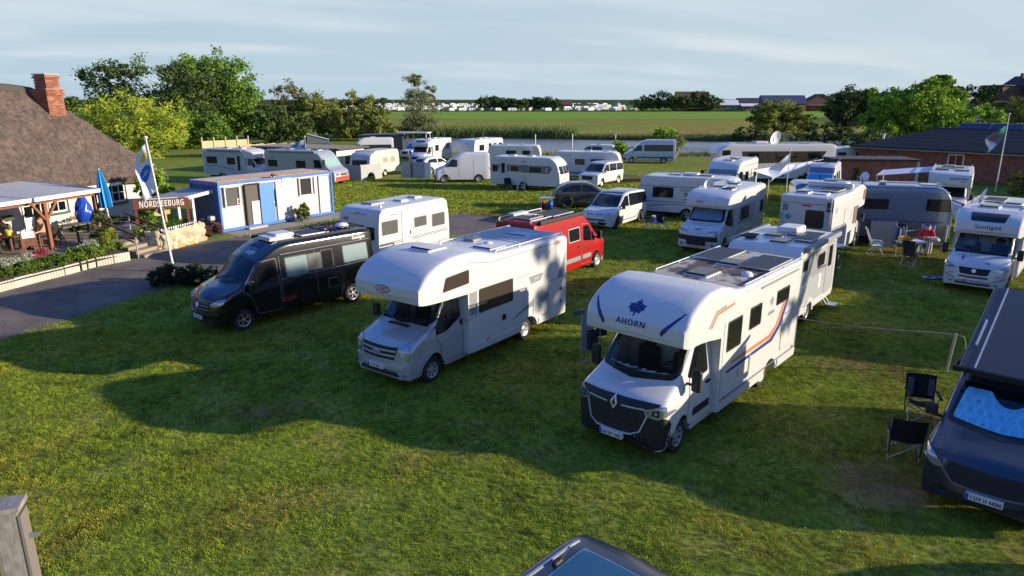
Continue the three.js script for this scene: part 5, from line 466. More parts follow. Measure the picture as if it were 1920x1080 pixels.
  for (const s of ['L', 'R']) {
    const d = v.door(s, RP([[-1.2, .55], [-1.3, 1.5], [-1.62, 2.1], [-2.16, 2.12], [-2.16, .42], [-1.42, .42]], .05), C.white, { on: [v.c[0]] });
    v.p('cab_window', s, RP([[-1.24, 1.5], [-1.6, 2.05], [-2.02, 2.07], [-2.06, 1.42], [-1.5, 1.38]], .06), C.glass, { off: .02, parent: d, on: [v.c[0]] });
    v.p('door_trim', s, RP([[-1.4, .62], [-2.14, .62], [-2.14, .78], [-1.42, .78]], .03), C.plastic, { off: .026, parent: d, on: [v.c[0]] }); v.p('door_handle', s, R4(-2.12, 1.16, -1.94, 1.22, .02), C.plastic, { off: .04, parent: d, on: [v.c[0]] });
    v.p('wheel_arch_trim', s, strip(Array.from({ length: 13 }, (_, i) => [-.9 + .475 * Math.cos(i * Math.PI / 12), .35 + .475 * Math.sin(i * Math.PI / 12)]), .06), C.white, { off: .012, e: .08 });
    v.win(s, R4(-3.22, 1.73, -2.55, 2.34, .04)); v.win(s, R4(-4.3, 1.93, -3.7, 2.38, .04)); v.win(s, R4(-6.05, 2.14, -5.28, 2.44, .04));
    v.p('orange_stripe', s, [[-2.85, 1.42], [-4.95, 1.46], [-5.36, 1.62], [-5.74, 2.12], [-5.9, 2.12], [-5.5, 1.6], [-5.06, 1.36], [-2.85, 1.36]], M([.66, .17, .06], .4), { off: .005 });
    v.p('blue_stripe', s, [[-2.6, 1.26], [-4.98, 1.33], [-5.1, 1.35], [-5.54, 1.58], [-5.94, 2.12], [-6.1, 2.12], [-5.72, 1.52], [-5.2, 1.24], [-2.6, 1.2]], C.blueink, { off: .005 });
    v.p('orange_stripe', s, strip([[-1.7, 2.44], [-1.95, 2.68], [-2.75, 2.74]], .05), M([.66, .17, .06], .4), { off: .005 }); v.p('grey_stripe', s, strip([[-1.6, 2.46], [-1.9, 2.74], [-2.35, 2.77]], .05), C.grey, { off: .005 });
    v.p('emblem', s, at2(LEAF, -4.95, 2.26, .12, .16), C.grey, { off: .005 }); v.text(s, 'AHORN', -4.95, 1.98, .08, C.grey, { off: .005 });
    v.p('awning_rail', s, R4(-6.6, 2.74, -4.2, 2.79), C.grey, { off: .02 });
    const g = v.p('locker_door', s, R4(-6.55, .85, -5.8, 1.75, .04), C.grp, { off: .012 }); v.p('locker_seal', s, grow(R4(-6.55, .85, -5.8, 1.75, .04), .018), C.lines, { off: .004, parent: g });
    v.p('skirt', s, R4(-6.9, .42, -2.3, .62, .02), C.grp, { off: .022, e: .3, on: [v.c[1]] }); v.p('marker_lamp', s, R4(-2.6, .66, -2.48, .7), C.orange, { off: .02 }); v.p('service_flap', s, R4(-3.9, .9, -3.83, 1.3, .02), C.grey, { off: .012 }); v.p('service_flap', s, R4(-3.32, .95, -3.18, 1.12, .02), C.lgrey, { off: .012 });
  }
  for (const s of ['L', 'R']) { v.p('corner_trim', s, R4(-6.93, .64, -6.89, 2.85), C.lgrey, { off: .012, e: .5 }); v.p('roof_trim', s, strip([[-3.3, 2.87], [-6.9, 2.87]], .03), C.lgrey, { off: .012, e: .5 }); v.p('wall_seam', s, R4(-2.36, .64, -2.345, 2.4), C.lines, { off: .004 }); v.p('wall_seam', s, strip([[-2.36, .66], [-6.88, .66]], .014), C.lines, { off: .026, e: .5 }); v.p('reflector', s, R4(-6.75, .68, -6.65, .73), C.orange, { off: .014 }); v.p('fuel_flap', s, R4(-2.7, .95, -2.5, 1.15, .02), C.grp, { off: .014 }); }
  v.mirror(-1.15, 1.5, .98, C.plastic, 1.25);
  v.text('F', 'AHORN', .02, 2.56, .11, C.blueink, { sx: 1.25, off: .008 }); v.p('emblem', 'F', at2(LEAF, .0, 2.84, .19, .17), C.blueink, { off: .008, e: .1 });
  for (const s of [1, -1]) v.p('blue_blade', 'F', [[s * .62, 2.52], [s * .66, 2.6], [s * .99, 2.92], [s * 1.0, 2.9], [s * .66, 2.46]], C.blueink, { off: .008, e: .1 });
  const rt = M([.2, .15, .11], .85); // weathered dirt on the roof
  v.p('roof_top', 'T', [[-3.15, -1.04], [-6.85, -1.04], [-6.85, 1.04], [-3.15, 1.04]], M([1, 1, 1], .85, 0, { map: roofDirt }), { off: .006, e: .5, noSkirt: true });
  v.solar(-5.9, .62, 2.96, 1.5, .72); v.solar(-5.7, -.65, 2.96, 1.5, .72); v.hatch(-3.8, .1, 2.95, .7, .5, C.brown); v.hatch(-5.2, 0, 2.95, .55, .5, C.brown); v.rail(-3.4, -6.9, 1.08, 2.93); v.rail(-3.4, -6.9, -1.08, 2.93);
  v.add('roof_vent', lathe([[0, .09], [.1, .08], [.13, .03], [.14, 0]], 14).translate(-4.3, 2.97, -.75), C.whitep);
}
{ // silver alcove motorhome
  const v = new Vehicle('alcove_motorhome', 'white alcove motorhome with silver cab and oval badge, right of the black van', 'motorhome', -1.28, -18.45, 2.209, 6.9, 2.3);
  const A = [[-.95, .42, .34], [-4.9, .42, .34]];
  v.loft('cab', CAB.transit(.98, [[-1.75, 2.12], [-2.3, 2.15, .3, .98]]), C.silver, { arch: [A[0]], ns: 8, hole: [-.92, -1.7, .8, 1.4, .15] }); v.cabin();
  v.loft('body', [[-.3, 2.3, 2.22, 1.1, .04, 0, .12, .01], [-.31, 2.5, 2.14], [-.42, 2.66, 2.12, 1.14, .08], [-.7, 2.86, 2.1, 1.15, .1, 0, .09], [-1.1, 3.02, 2.08], [-1.6, 3.11, 2.07, 1.15, .1, 0, .03, .02], [-2.05, 3.12, 2.06, 1.15, .1, 0, 0], [-2.16, 3.12, 2.05], [-2.18, 3.12, .42], [-2.7, 3.06, .4], [-3.2, 2.93], [-3.6, 2.88], [-6.8, 2.87, .4, 1.15, .07], [-6.9, 2.8, .42, 1.13, .07]], C.grp, { arch: [A[1]], ns: 10, tuck: .02, crease: .4 });
  v.wheels([-.95, -4.9], .33, 'cover', 1.0); v.under(-1.4, -6.4, .8);
  const b = v.p('bumper', 'F', RP([[.9, .3], [.9, .68], [.6, .7], [0, .7], [-.6, .7], [-.9, .68], [-.9, .3], [0, .27]], .05), C.silver, { off: .035, e: .09 });
  v.p('lower_grille', 'F', RP([[.7, .34], [.6, .44], [-.6, .44], [-.7, .34]], .03), C.dark, { off: .045, parent: b }); for (const s of [1, -1]) v.p('fog_lamp', 'F', circ(s * .78, .39, .06, 10, .045), C.lamp, { off: .05, parent: b });
  const g = v.p('grille', 'F', RP([[.6, 1.06], [.52, .72], [-.52, .72], [-.6, 1.06]], .03), C.dark, { off: .012, e: .1 });
  for (const y of [.72, .835, .95, 1.05]) v.p('grille_bar', 'F', R4(-.57, y, .57, y + .04, .01), C.silver, { off: .04, parent: g });
  const e = v.p('emblem', 'F', circ(0, .9, .13, 16, .055), C.chrome, { off: .055 }); v.p('emblem_face', 'F', circ(0, .9, .11, 16, .043), M([.15, .2, .3], .3), { off: .06, parent: e });
  for (const s of [1, -1]) { const h = v.lamp(s, RP([[s * .62, .74], [s * .64, 1.06], [s * .84, 1.12], [s * .91, 1.08], [s * .9, .76]], .04)); v.p('lamp_lens', 'F', circ(s * .76, .9, .07, 12), C.lgrey, { off: .036, parent: h }); v.p('lamp_lens', 'F', circ(s * .82, 1.02, .045, 12), C.lgrey, { off: .036, parent: h }); }
  v.plate('F', 0, .5, 'PI R 1011'); v.p('hood_vent', 'T', RP([[-.76, .36], [-.84, .36], [-.86, -.36], [-.76, -.36]], .02), C.dark, { off: .008, on: [v.c[0]] });
  for (const s of [1, -1]) v.p('hood_seam', 'T', strip([[-.22, s * .7], [-.5, s * .8], [-.95, s * .86]], .014), C.lines, { off: .003, on: [v.c[0]], noSkirt: true });
  v.screen(RP([[.82, 1.48], [.86, 1.56], [.76, 2.06], [0, 2.1], [-.76, 2.06], [-.86, 1.56], [-.82, 1.48], [0, 1.44]], .05));
  for (const s of ['L', 'R']) {
    const d = v.door(s, RP([[-1.34, .5], [-1.3, .9], [-1.12, 1.12], [-1.6, 2.05], [-2.1, 2.07], [-2.12, .42], [-1.42, .42]], .05), C.silver, { on: [v.c[0]] });
    v.p('cab_window', s, RP([[-1.12, 1.18], [-1.26, 1.5], [-1.64, 2.02], [-2.05, 2.03], [-2.07, 1.45], [-1.5, 1.22]], .06), C.glass, { off: .02, parent: d, on: [v.c[0]] }); v.p('door_handle', s, R4(-2.1, 1.24, -2.02, 1.38, .02), C.plastic, { off: .03, parent: d, on: [v.c[0]] }); v.p('door_trim', s, R4(-2.1, .78, -1.4, .81), C.silver, { off: .02, parent: d, on: [v.c[0]] });
    v.p('wheel_arch_trim', s, strip(Array.from({ length: 13 }, (_, i) => [-.95 + .475 * Math.cos(i * Math.PI / 12), .34 + .475 * Math.sin(i * Math.PI / 12)]), .06), C.silver, { off: .02, e: .08 });
    v.win(s, RP([[-1.24, 2.33], [-1.36, 2.62], [-2.18, 2.66], [-2.18, 2.36]], .04), C.brown); v.win(s, R4(-4.06, 1.47, -2.63, 2.05, .05), C.brown); v.p('dark_panel', s, R4(-2.52, 1.45, -2.22, 2.06, .01), C.grey, { off: .006 });
    v.p('line', s, strip([[-2.2, 2.86], [-3.1, 2.72], [-6.4, 2.72]], .016), C.lines, { off: .004 }); v.p('line', s, strip([[-4.25, 2.02], [-4.9, 2.06]], .016), C.lines, { off: .004 }); v.p('line', s, strip([[-2.1, 1.34], [-2.7, 1.42], [-3, 1.5]], .016), C.lines, { off: .004 });
    v.p('badge', s, circ(-6.35, 2.72, .22, 14, .09), C.lgrey, { off: .007 }); v.text(s, 'LMC', -6.35, 2.68, .09, C.redink, { off: .01 });
    const f = v.p('blade_stripe', s, [[-4.1, .86], [-4.1, .9], [-5.0, 1.2], [-5.9, 1.3], [-6.35, 1.62], [-6.6, 2.0], [-6.82, 2.4], [-6.82, 1.95], [-6.6, 1.5], [-6.1, 1.1], [-5.6, 1.05], [-4.7, 1.02]], C.grey, { off: .004, e: .3 }); v.p('badge_plate', s, [[-4.86, 1.95], [-5.6, 1.95], [-5.45, 1.74], [-4.98, 1.72]], C.grey, { off: .006 }); v.text(s, '590', -5.22, 1.79, .1, C.lgrey, { off: .008, slant: .3 });
    const dr = v.p('locker_door', s, R4(-6.64, .55, -5.88, 1.6, .06), C.grp, { off: .012 }); v.p('locker_seal', s, grow(R4(-6.64, .55, -5.88, 1.6, .06), .018), C.lines, { off: .003, parent: dr }); v.p('locker_latch', s, circ(-6.55, 1.25, .05), C.dark, { off: .018, parent: dr }); v.p('locker_latch', s, circ(-6.55, .85, .05), C.dark, { off: .018, parent: dr });
    v.p('service_flap', s, R4(-5.44, .78, -5.08, 1.25, .03), C.lgrey, { off: .012 }); v.p('water_cap', s, R4(-3.75, .98, -3.6, 1.14, .02), C.plastic, { off: .02 });
    v.p('skirt', s, R4(-6.85, .42, -2.25, .6, .02), C.grp, { off: .024, e: .3, on: [v.c[1]] }); for (const x of [-2.9, -5.6]) v.p('marker_lamp', s, R4(x, .62, x - .12, .66), C.orange, { off: .02 });
  }
  v.mirror(-1.12, 1.5, .96); const o = v.p('badge', 'F', circ(0, 2.42, .26, 20, .095), C.blueink, { off: .008, on: [v.c[1]] }); v.p('badge_face', 'F', circ(0, 2.42, .235, 20, .075), C.grp, { off: .011, parent: o, on: [v.c[1]] }); v.text('F', 'LMC', 0, 2.375, .1, C.redink, { off: .015, parent: o, slant: .25, sx: 1.3, on: [v.c[1]] });
  v.hatch(-1.95, .0, 3.12, .62, .62, C.smoke, .3); v.hatch(-3.9, -.45, 2.88, .65, .6, C.smoke, .9); v.hatch(-5.9, -.1, 2.88, .62, .75, C.smoke, .6); v.add('roof_vent', box(.4, .1, .4, -4.4, 2.92, .55, .04), M([.3, .28, .22], .6)); v.add('roof_dome', lathe([[0, .1], [.12, .08], [.16, 0]], 12).translate(-4.2, 2.88, -.2), C.whitep);
  v.rail(-3.5, -6.8, 1.0, 2.87, .025); v.rail(-3.5, -6.8, -1.0, 2.87, .025); const rk = []; for (let i = 0; i < 9; i++) rk.push(bar([-5.0 - i * .2, 2.93, -.95], [-5.0 - i * .2, 2.93, .95], .022)); v.add('roof_rack', rk, C.alu);
}
function panelVan(v, o) { // doors, lamps and windows that every panel van has
  for (const s of ['L', 'R']) { const d = v.door(s, RP([[-1.42, .45], [-1.3, .95], [-1.02, 1.25], [-1.62, 2.0], [-2.2, 2.05], [-2.25, .42]], .06), o.mat); v.p('cab_window', s, RP([[-1.1, 1.32], [-1.28, 1.55], [-1.66, 1.94], [-2.08, 1.96], [-2.14, 1.38], [-1.5, 1.3]], .07), C.glass, { off: .02, parent: d }); v.p('quarter_bar', s, strip([[-1.46, 1.33], [-1.5, 1.76]], .04), o.mat, { off: .026, parent: d }); v.p('door_handle', s, R4(-2.18, 1.16, -2.02, 1.22, .02), C.plastic, { off: .03, parent: d }); }
}
{ // black panel van
  const v = new Vehicle('camper_van', 'glossy black high-roof camper van with red lettering on its side, beside the container office', 'camper van', -7.6, -22.07, 2.293, 6, 2.05);
  const A = [[-.95, .43, .35], [-4.985, .43, .35]];
  v.loft('body', CAB.ducato(1.02, [[-1.9, 2.22, .3, 1.02, .13, .15, .07], [-2.3, 2.42, .3, 1.02, .14, .17, .03], [-2.8, 2.5, .3, 1.02, .14, .18, 0], [-5.85, 2.5, .32], [-5.97, 2.44, .34, 1.0, .12, .17, -.02], [-6, 2.35, .36, .97]]), C.black, { arch: A, ns: 9 });
  v.wheels(A.map(a => a[0]), .345, 'alloy', 1.02); v.under(-1.4, -5.7, .78); panelVan(v, { mat: C.black });
  const b = v.p('bumper', 'F', RP([[.9, .28], [.92, .7], [.5, .62], [-.5, .62], [-.92, .7], [-.9, .28]], .06), C.black, { off: .03, e: .09 }); v.p('bumper_lip', 'F', RP([[.72, .28], [.6, .4], [-.6, .4], [-.72, .28]], .03), C.dark, { off: .04, parent: b });
  const g = v.p('grille', 'F', RP([[.62, .98], [.5, .68], [-.5, .68], [-.62, .98]], .05), C.dark, { off: .014 }); for (const y of [.74, .84, .93]) v.p('grille_bar', 'F', R4(-.54, y, .54, y + .025), C.grey, { off: .028, parent: g }); v.p('emblem', 'F', circ(0, .86, .075, 14), C.chrome, { off: .04 });
  for (const s of [1, -1]) { const h = v.lamp(s, RP([[s * .58, .92], [s * .84, 1.05], [s * .97, 1.1], [s * .97, .94], [s * .8, .86]], .03)); v.p('lamp_lens', 'F', circ(s * .82, .96, .045), C.chrome, { off: .02, parent: h }); }
  v.plate('F', 0, .44, 'STD LV 278'); v.p('windscreen', 'F', RP([[.82, 1.43], [.87, 1.5], [.77, 2.02], [0, 2.1], [-.77, 2.02], [-.87, 1.5], [-.82, 1.43], [0, 1.38]], .05), C.glass, { off: .008, e: .12 });
  for (const [a, c] of [[.6, -.05], [-.15, -.75]]) v.p('wiper', 'F', strip([[a, 1.4], [c, 1.56]], .022), C.dark, { off: .02 });
  v.text('F', 'Sunlight', -.1, 2.16, .09, C.plate, { off: .008, slant: .2 }); v.p('roof_window', 'T', RP([[-2.0, .33], [-2.42, .3], [-2.42, -.3], [-2.0, -.33]], .05), C.glass, { off: .012 });
  for (const s of ['L', 'R']) {
    const tq = M([.12, .2, .21], .25); v.win(s, R4(-3.3, 1.4, -2.52, 2.0, .05), tq); v.win(s, R4(-4.26, 1.46, -3.86, 2.02, .05), C.smoke); v.win(s, R4(-5.68, 1.5, -4.7, 2.05, .05), tq);
    v.p('dark_band', s, R4(-3.86, 1.46, -3.34, 2.0, .01), M([.07, .075, .08], .25), { off: .004 }); v.p('line', s, strip([[-2.3, 1.36], [-5.9, 1.44]], .016), C.grey, { off: .008, e: .3 }); v.p('line', s, strip([[-2.4, 2.14], [-5.9, 2.16]], .014), C.grey, { off: .006, e: .3 }); v.p('sliding_door_seam', s, strip([[-2.32, .5], [-2.32, 2.1]], .014), C.lines, { off: .003 }); v.p('sliding_door_seam', s, strip([[-3.6, .5], [-3.6, 2.1]], .014), C.lines, { off: .003 });
    v.text(s, 'CLIFF', -2.54, .64, .13, C.redink, { off: .008 }); v.text(s, 'Sunlight', -5.4, 2.22, .1, C.plate, { off: .008, slant: .2 });
    v.p('service_flap', s, R4(-4.4, .76, -4.02, 1.06, .02), C.black, { off: .014 }); v.p('flap_seal', s, grow(R4(-4.4, .76, -4.02, 1.06, .02), .018), C.grey, { off: .006 }); v.p('side_moulding', s, R4(-4.5, .48, -1.6, .62, .03), C.black, { off: .014 }); v.p('bumper_end', s, R4(-5.95, .4, -5.45, .62, .03), C.plastic, { off: .012 });
  }
  v.mirror(-1.2, 1.4, .98, C.black); v.hatch(-2.75, 0, 2.5, .75, .75, M([.5, .5, .5], .2)); v.add('roof_dome', box(.7, .16, .7, -3.0, 2.58, .1, .07), M([.6, .6, .6], .25)); v.solar(-3.9, -.2, 2.51, 1.0, .8); v.hatch(-4.6, .3, 2.5, .45, .45); const rk = []; for (let i = 0; i < 8; i++) rk.push(bar([-4.4 - i * .19, 2.6, -.82], [-4.4 - i * .19, 2.6, .82], .02)); v.add('roof_rack', rk, C.plastic); v.add('roof_rail', [-.8, .8].map(z => box(3.4, .06, .04, -4.1, 2.54, z, .01)), C.plastic); v.add('roof_dome', lathe([[0, .16], [.2, .12], [.26, 0]], 14).translate(-5.3, 2.55, -.1), C.whitep); v.awning(-2.5, -5.6, 1.0, 2.42, C.plastic, .07);
}
function caravan(v, o) { // body, wheel, hitch and corner steadies; front end at x = 0
  const L = v.L, w = v.W / 2, h = o.h || 2.55, fr = o.front || [[0, 1.15, .5], [-.03, 1.7, .45], [-.12, 2.1, .42], [-.35, 2.42, .4], [-.8, h, .38]], re = o.rear || [[-L + .4, h, .38], [-L + .14, h - .14, .4], [-L + .03, h - .7, .45], [-L, 1.2, .5]];
  v.loft('body', [...fr.map((r, i) => i ? r : [...r, w - .03, .05, 0, o.bow ?? .06, .02]), [-1.2, h, .38, w, .07, 0, 0], ...re], o.mat || C.grp, { arch: [[o.ax || -L / 2, .38, .3]], ns: 8, tuck: .02, crease: .45 });
  for (const s of [-1, 1]) v.wheel(o.ax || -L / 2, s, .31, o.style || 'steel'); v.under(-.5, -L + .4, w - .25, .5);
  v.add('tow_hitch', [bar([.0, .45, .35], [1.2, .45, 0], .04), bar([0, .45, -.35], [1.2, .45, 0], .04), bar([.8, 0.1, .1], [.8, .75, .1], .03), box(.25, .1, .1, 1.25, .48, 0, .02)], C.steel);
  v.add('corner_steady', [.5, L - .5].flatMap(x => [-1, 1].map(s => bar([-x, .45, s * (w - .25)], [-x - .15, 0, s * (w - .2)], .025))), C.steel);
}
{
  const v = new Vehicle('touring_caravan', 'white caravan with thin blue side lines, right behind the black camper van', 'caravan', -5.25, -30.47, 2.12, 4.9, 2.3);
  caravan(v, { h: 2.5, front: [[0, 1.05, .5], [-.02, 1.55, .45], [-.06, 2.0, .42], [-.12, 2.26, .4], [-.28, 2.44, .38], [-.55, 2.5]] });
  for (const s of ['L', 'R']) { const sg = s === 'L' ? C.brown : C.smoke; for (const q of [R4(-1.24, 1.39, -.28, 1.96, .05), R4(-3.2, 1.44, -2.36, 1.87, .05), R4(-4.55, 1.28, -3.62, 1.85, .05)]) v.win(s, q, M([.1, .095, .1], .2), { frame: C.lgrey }); const d = v.door(s, R4(-2.14, .62, -1.52, 2.28, .06), C.grp); v.p('door_latch', s, R4(-2.1, 1.2, -2.03, 1.36), C.dark, { off: .02, parent: d });
    for (const y of [.98, 1.05]) v.p('blue_line', s, strip([[-.12, y - .02], [-L0(v), y]], .026), C.blueink, { off: .004, e: .4 }); v.p('service_flap', s, R4(-2.75, .66, -2.4, .95, .03), C.lgrey, { off: .008 }); v.p('service_flap', s, R4(-3.6, .6, -3.25, .85, .03), C.grp, { off: .01 }); v.p('marker_lamp', s, circ(-.1, 2.28, .035), C.orange, { off: .012 }); v.p('badge', s, strip([[-.8, 2.16], [-1.0, 2.2], [-1.25, 2.17]], .04), C.grey, { off: .005 }); v.p('skirt', s, R4(-4.8, .42, -.1, .6, .02), C.lgrey, { off: .012, e: .3 }); v.p('badge', s, R4(-2.95, 1.2, -2.62, 1.3), C.lgrey, { off: .006 }); }
  v.p('front_window', 'F', R4(-.9, 1.2, .9, 1.75, .08), C.smoke, { off: .01 }); v.text('F', 'LMC', .75, 1.95, .14, C.blueink, { off: .008, slant: .2 }); v.hatch(-1.3, .3, 2.5, .75, .6, M([.2, .2, .2], .3)); v.hatch(-2.6, -.2, 2.5, .45, .45, C.lgrey); v.hatch(-3.8, 0, 2.5, .45, .45, C.lgrey); v.add('roof_vent', lathe([[0, .12], [.05, .12], [.06, 0]], 8).translate(-.6, 2.5, -.8), C.whitep);
}
function L0(v) { return v.L - .12; }
{ // red van
  const v = new Vehicle('camper_van', 'bright red camper van with grey side moulding and solar panels on its roof, facing away', 'camper van', 1.7, -27.2, -.95, 5.55, 2.05);
  const A = [[-.87, .43, .35], [-4.55, .43, .35]];
  v.loft('body', CAB.master(1.02, [[-1.8, 2.3, .3, 1.02, .12, .13, .06], [-2.2, 2.46, .3, 1.02, .13, .14, .02], [-2.6, 2.5, .3, 1.02, .13, .15, 0], [-5.4, 2.5, .32], [-5.52, 2.44, .34, 1.0, .12, .14], [-5.55, 2.3, .36, .98]]), C.red, { arch: A, ns: 9 });
  v.wheels([-.87, -4.55], .345, 'steel', 1.02); v.under(-1.3, -5.3, .78); panelVan(v, { mat: C.red });
  for (const s of ['L', 'R']) { v.win(s, R4(-3.2, 1.46, -2.4, 1.94, .05), C.smoke, { frame: C.lgrey }); v.p('side_moulding', s, R4(-2.2, .62, -1.5, .8, .04), C.grey, { off: .02 }); v.p('side_moulding', s, R4(-4.0, .62, -2.35, .8, .04), C.grey, { off: .02 }); v.p('sliding_door_seam', s, strip([[-2.3, .5], [-2.3, 2.2]], .014), M([.15, 0, 0], .6), { off: .003 }); v.p('sliding_door_seam', s, strip([[-3.55, .5], [-3.55, 2.2]], .014), M([.15, 0, 0], .6), { off: .003 }); v.p('door_handle', s, R4(-2.55, 1.15, -2.4, 1.22, .02), C.red, { off: .03 }); }
  v.p('windscreen', 'F', RP([[.8, 1.52], [.76, 2.08], [-.76, 2.08], [-.8, 1.52]], .05), C.glass, { off: .008 }); v.p('bumper', 'F', RP([[.98, .26], [.97, .85], [-.97, .85], [-.98, .26]], .05), C.grey, { off: .02, e: .1 }); for (const s of [1, -1]) v.lamp(s, RP([[s * .6, .98], [s * .92, 1.2], [s * .95, .95]], .03));
  v.p('rear_window', 'B', R4(-.8, 1.4, .8, 2.05, .05), C.glass, { off: .01 }); v.mirror(-1.15, 1.5, 1.0); v.solar(-3.2, .25, 2.52, 1.5, .9); v.solar(-4.6, -.1, 2.52, .9, .9); v.hatch(-4.2, -.3, 2.5, .5, .5, C.whitep); v.rail(-2.5, -5.4, -.82, 2.5, .03); v.rail(-2.5, -5.4, .62, 2.5, .03); v.awning(-2.3, -5.3, .93, 2.5, C.plastic, .08); v.add('roof_box', box(1.0, .12, .3, -4.6, 2.66, -.5, .04), C.lgrey);
}
function car(v, rows, o) { // low vehicles: one body with windows, lamps, grille and plate
  const A = o.ax.map(x => [x, (o.R || .34) + .06, o.R || .34]); v.loft('body', rows, o.mat, { arch: A, ns: 8, belt: o.belt || .95 }); const w = v.W / 2; v.wheels(o.ax, o.R || .34, o.style || 'alloy', w); v.under(o.ax[0] - .5, o.ax[1] + .5, w - .27, .5);
  if (o.ws) v.p('windscreen', 'F', RP(o.ws, .05), o.wsm || C.glass, { off: .008, e: .12 }); if (o.rw) v.p('rear_window', 'B', RP(o.rw, .05), C.glass, { off: .008, e: .12 });
  for (const s of ['L', 'R']) { for (const q of o.side || []) v.p('side_window', s, RP(q, .05), C.glass, { off: .008, e: .12 }); for (const x of o.seams || []) v.p('door_seam', s, strip(x, .013), C.lines, { off: .003, noSkirt: true }); for (const [x, y] of o.handles || []) v.p('door_handle', s, R4(x - .1, y, x + .1, y + .035, .01), o.mat, { off: .025 }); if (o.sill) v.p('sill', s, R4(o.ax[1] + .45, o.sill[0], o.ax[0] - .45, o.sill[1], .02), C.plastic, { off: .012 }); }
  if (o.grille) v.p('grille', 'F', RP(o.grille, .03), C.dark, { off: .014, e: .1 }); for (const s of [1, -1]) { if (o.lamp) v.lamp(s, RP(o.lamp.map(p => [s * p[0], p[1]]), .03)); if (o.tail) v.p('tail_lamp', 'B', RP(o.tail.map(p => [s * p[0], p[1]]), .03), C.tail, { off: .014, e: .08 }); }
  if (o.plate) v.plate('F', 0, o.plate[1], o.plate[0]); if (o.rplate) v.plate('B', 0, o.rplate[1], o.rplate[0]); if (o.mir) v.mirror(o.mir[0], o.mir[1], w - .06, o.mirm || o.mat, .6);
}
const T6 = (w, h = 1.93) => [[0, .5, .3, .7, .06, 0, .16, .01], [-.04, .72, .24, .84, .07, 0, .2], [-.07, .9, .22, .9, .08, .02, .2, .02], [-.16, 1.0, .22, w - .02, .1, .03, .18, .02], [-.5, 1.08, .24, w, .1, .05, .15], [-.85, 1.15, .24, w, .1, .06, .14], [-1.0, 1.22, .24, w, .1, .07, .12], [-1.75, 1.8, .24, w, .1, .12, .06], [-2.05, h - .03, .24, w, .1, .13, .03], [-2.5, h, .24, w, .1, .14, 0], [-4.6, h - .02, .26, w, .1, .14, -.01], [-4.82, h - .1, .3, w - .02, .1, .13, -.03], [-4.9, 1.1, .36, w - .05, .1, .06, -.03]];
const T6o = { ax: [-.9, -3.9], ws: [[.78, 1.2], [.68, 1.8], [-.68, 1.8], [-.78, 1.2]], rw: [[.75, 1.15], [.68, 1.75], [-.68, 1.75], [-.75, 1.15]], side: [[[-1.2, 1.22], [-1.75, 1.74], [-2.2, 1.78], [-2.22, 1.2]], [[-2.32, 1.2], [-2.32, 1.79], [-3.5, 1.79], [-3.5, 1.2]], [[-3.6, 1.2], [-3.6, 1.79], [-4.7, 1.74], [-4.72, 1.2]]], seams: [[[-1.3, .45], [-1.3, 1.2]], [[-2.27, .4], [-2.27, 1.85]], [[-3.55, .5], [-3.55, 1.85]]], handles: [[-2.12, 1.02], [-2.45, 1.02]], grille: [[.5, .92], [.5, .6], [-.5, .6], [-.5, .92]], lamp: [[.52, .9], [.86, .98], [.88, .82], [.54, .8]], tail: [[.78, .95], [.78, 1.12], [.87, 1.12], [.87, .95]], mir: [-1.25, 1.22], sill: [.24, .34] };
car(new Vehicle('passenger_van', 'plain white passenger van with side windows, standing farther back than the black-roofed one', 'van', 7.6, -58.6, 2.2, 4.9, 1.9), T6(.95), { ...T6o, mat: C.white, style: 'cover', plate: ['NF T 618', .42] });
{
  const v = new Vehicle('passenger_van', 'white passenger van with black roof and dark tinted windows, beside the dark SUV', 'van', 5.9, -39.0, 2.178, 4.97, 1.9);
  car(v, [[0, .5, .28, .72, .06, 0, .18, .01], [-.04, .7, .22, .86, .07, 0, .22], [-.08, .88, .2, .92, .08, .02, .22, .02], [-.2, .98, .2, .94, .1, .03, .2, .02], [-.6, 1.06, .22, .95, .1, .05, .16], [-.95, 1.14, .22, .95, .1, .06, .14], [-1.1, 1.2], [-2.0, 1.76, .22, .95, .1, .13, .06], [-2.35, 1.86, .22, .95, .1, .14, .03], [-2.9, 1.89, .22, .95, .1, .15, 0], [-4.6, 1.84, .26, .95, .1, .15, -.01], [-4.88, 1.72, .3, .93, .1, .13, -.03], [-4.97, 1.05, .36, .9, .1, .05, -.03]], { ax: [-.93, -4.05], mat: C.white, style: 'dark', R: .35, ws: [[.82, 1.18], [.7, 1.76], [-.7, 1.76], [-.82, 1.18]], rw: [[.72, 1.15], [.64, 1.65], [-.64, 1.65], [-.72, 1.15]], side: [[[-1.3, 1.18], [-2.0, 1.7], [-2.4, 1.74], [-2.42, 1.14]], [[-2.5, 1.12], [-2.5, 1.8], [-4.82, 1.72], [-4.9, 1.1]]], seams: [[[-1.4, .45], [-1.4, 1.15]], [[-2.46, .4], [-2.46, 1.1]], [[-3.75, .5], [-3.75, 1.1]]], handles: [[-2.3, .98], [-2.65, .98]], grille: [[.62, .62], [.6, .54], [-.6, .54], [-.62, .62]], lamp: [[.5, .88], [.88, .96], [.9, .84], [.52, .82]], mir: [-1.4, 1.18], mirm: C.black, plate: ['KI HY 204', .4] });
  v.p('roof_top', 'T', RP([[-2.1, -.66], [-2.1, .66], [-4.75, .66], [-4.75, -.66]], .1), C.black, { off: .006, e: .3 }); v.p('lower_grille', 'F', RP([[.7, .44], [.6, .3], [-.6, .3], [-.7, .44]], .04), C.dark, { off: .014 }); v.p('lamp_band', 'F', R4(-.5, .86, .5, .89), C.blueink, { off: .014 }); v.p('emblem', 'F', circ(0, .875, .07), C.chrome, { off: .022 }); for (const s of ['L', 'R']) v.p('side_moulding', s, strip([[-1.5, .42], [-3.3, .42], [-3.6, .55]], .03), C.dark, { off: .012 });
}
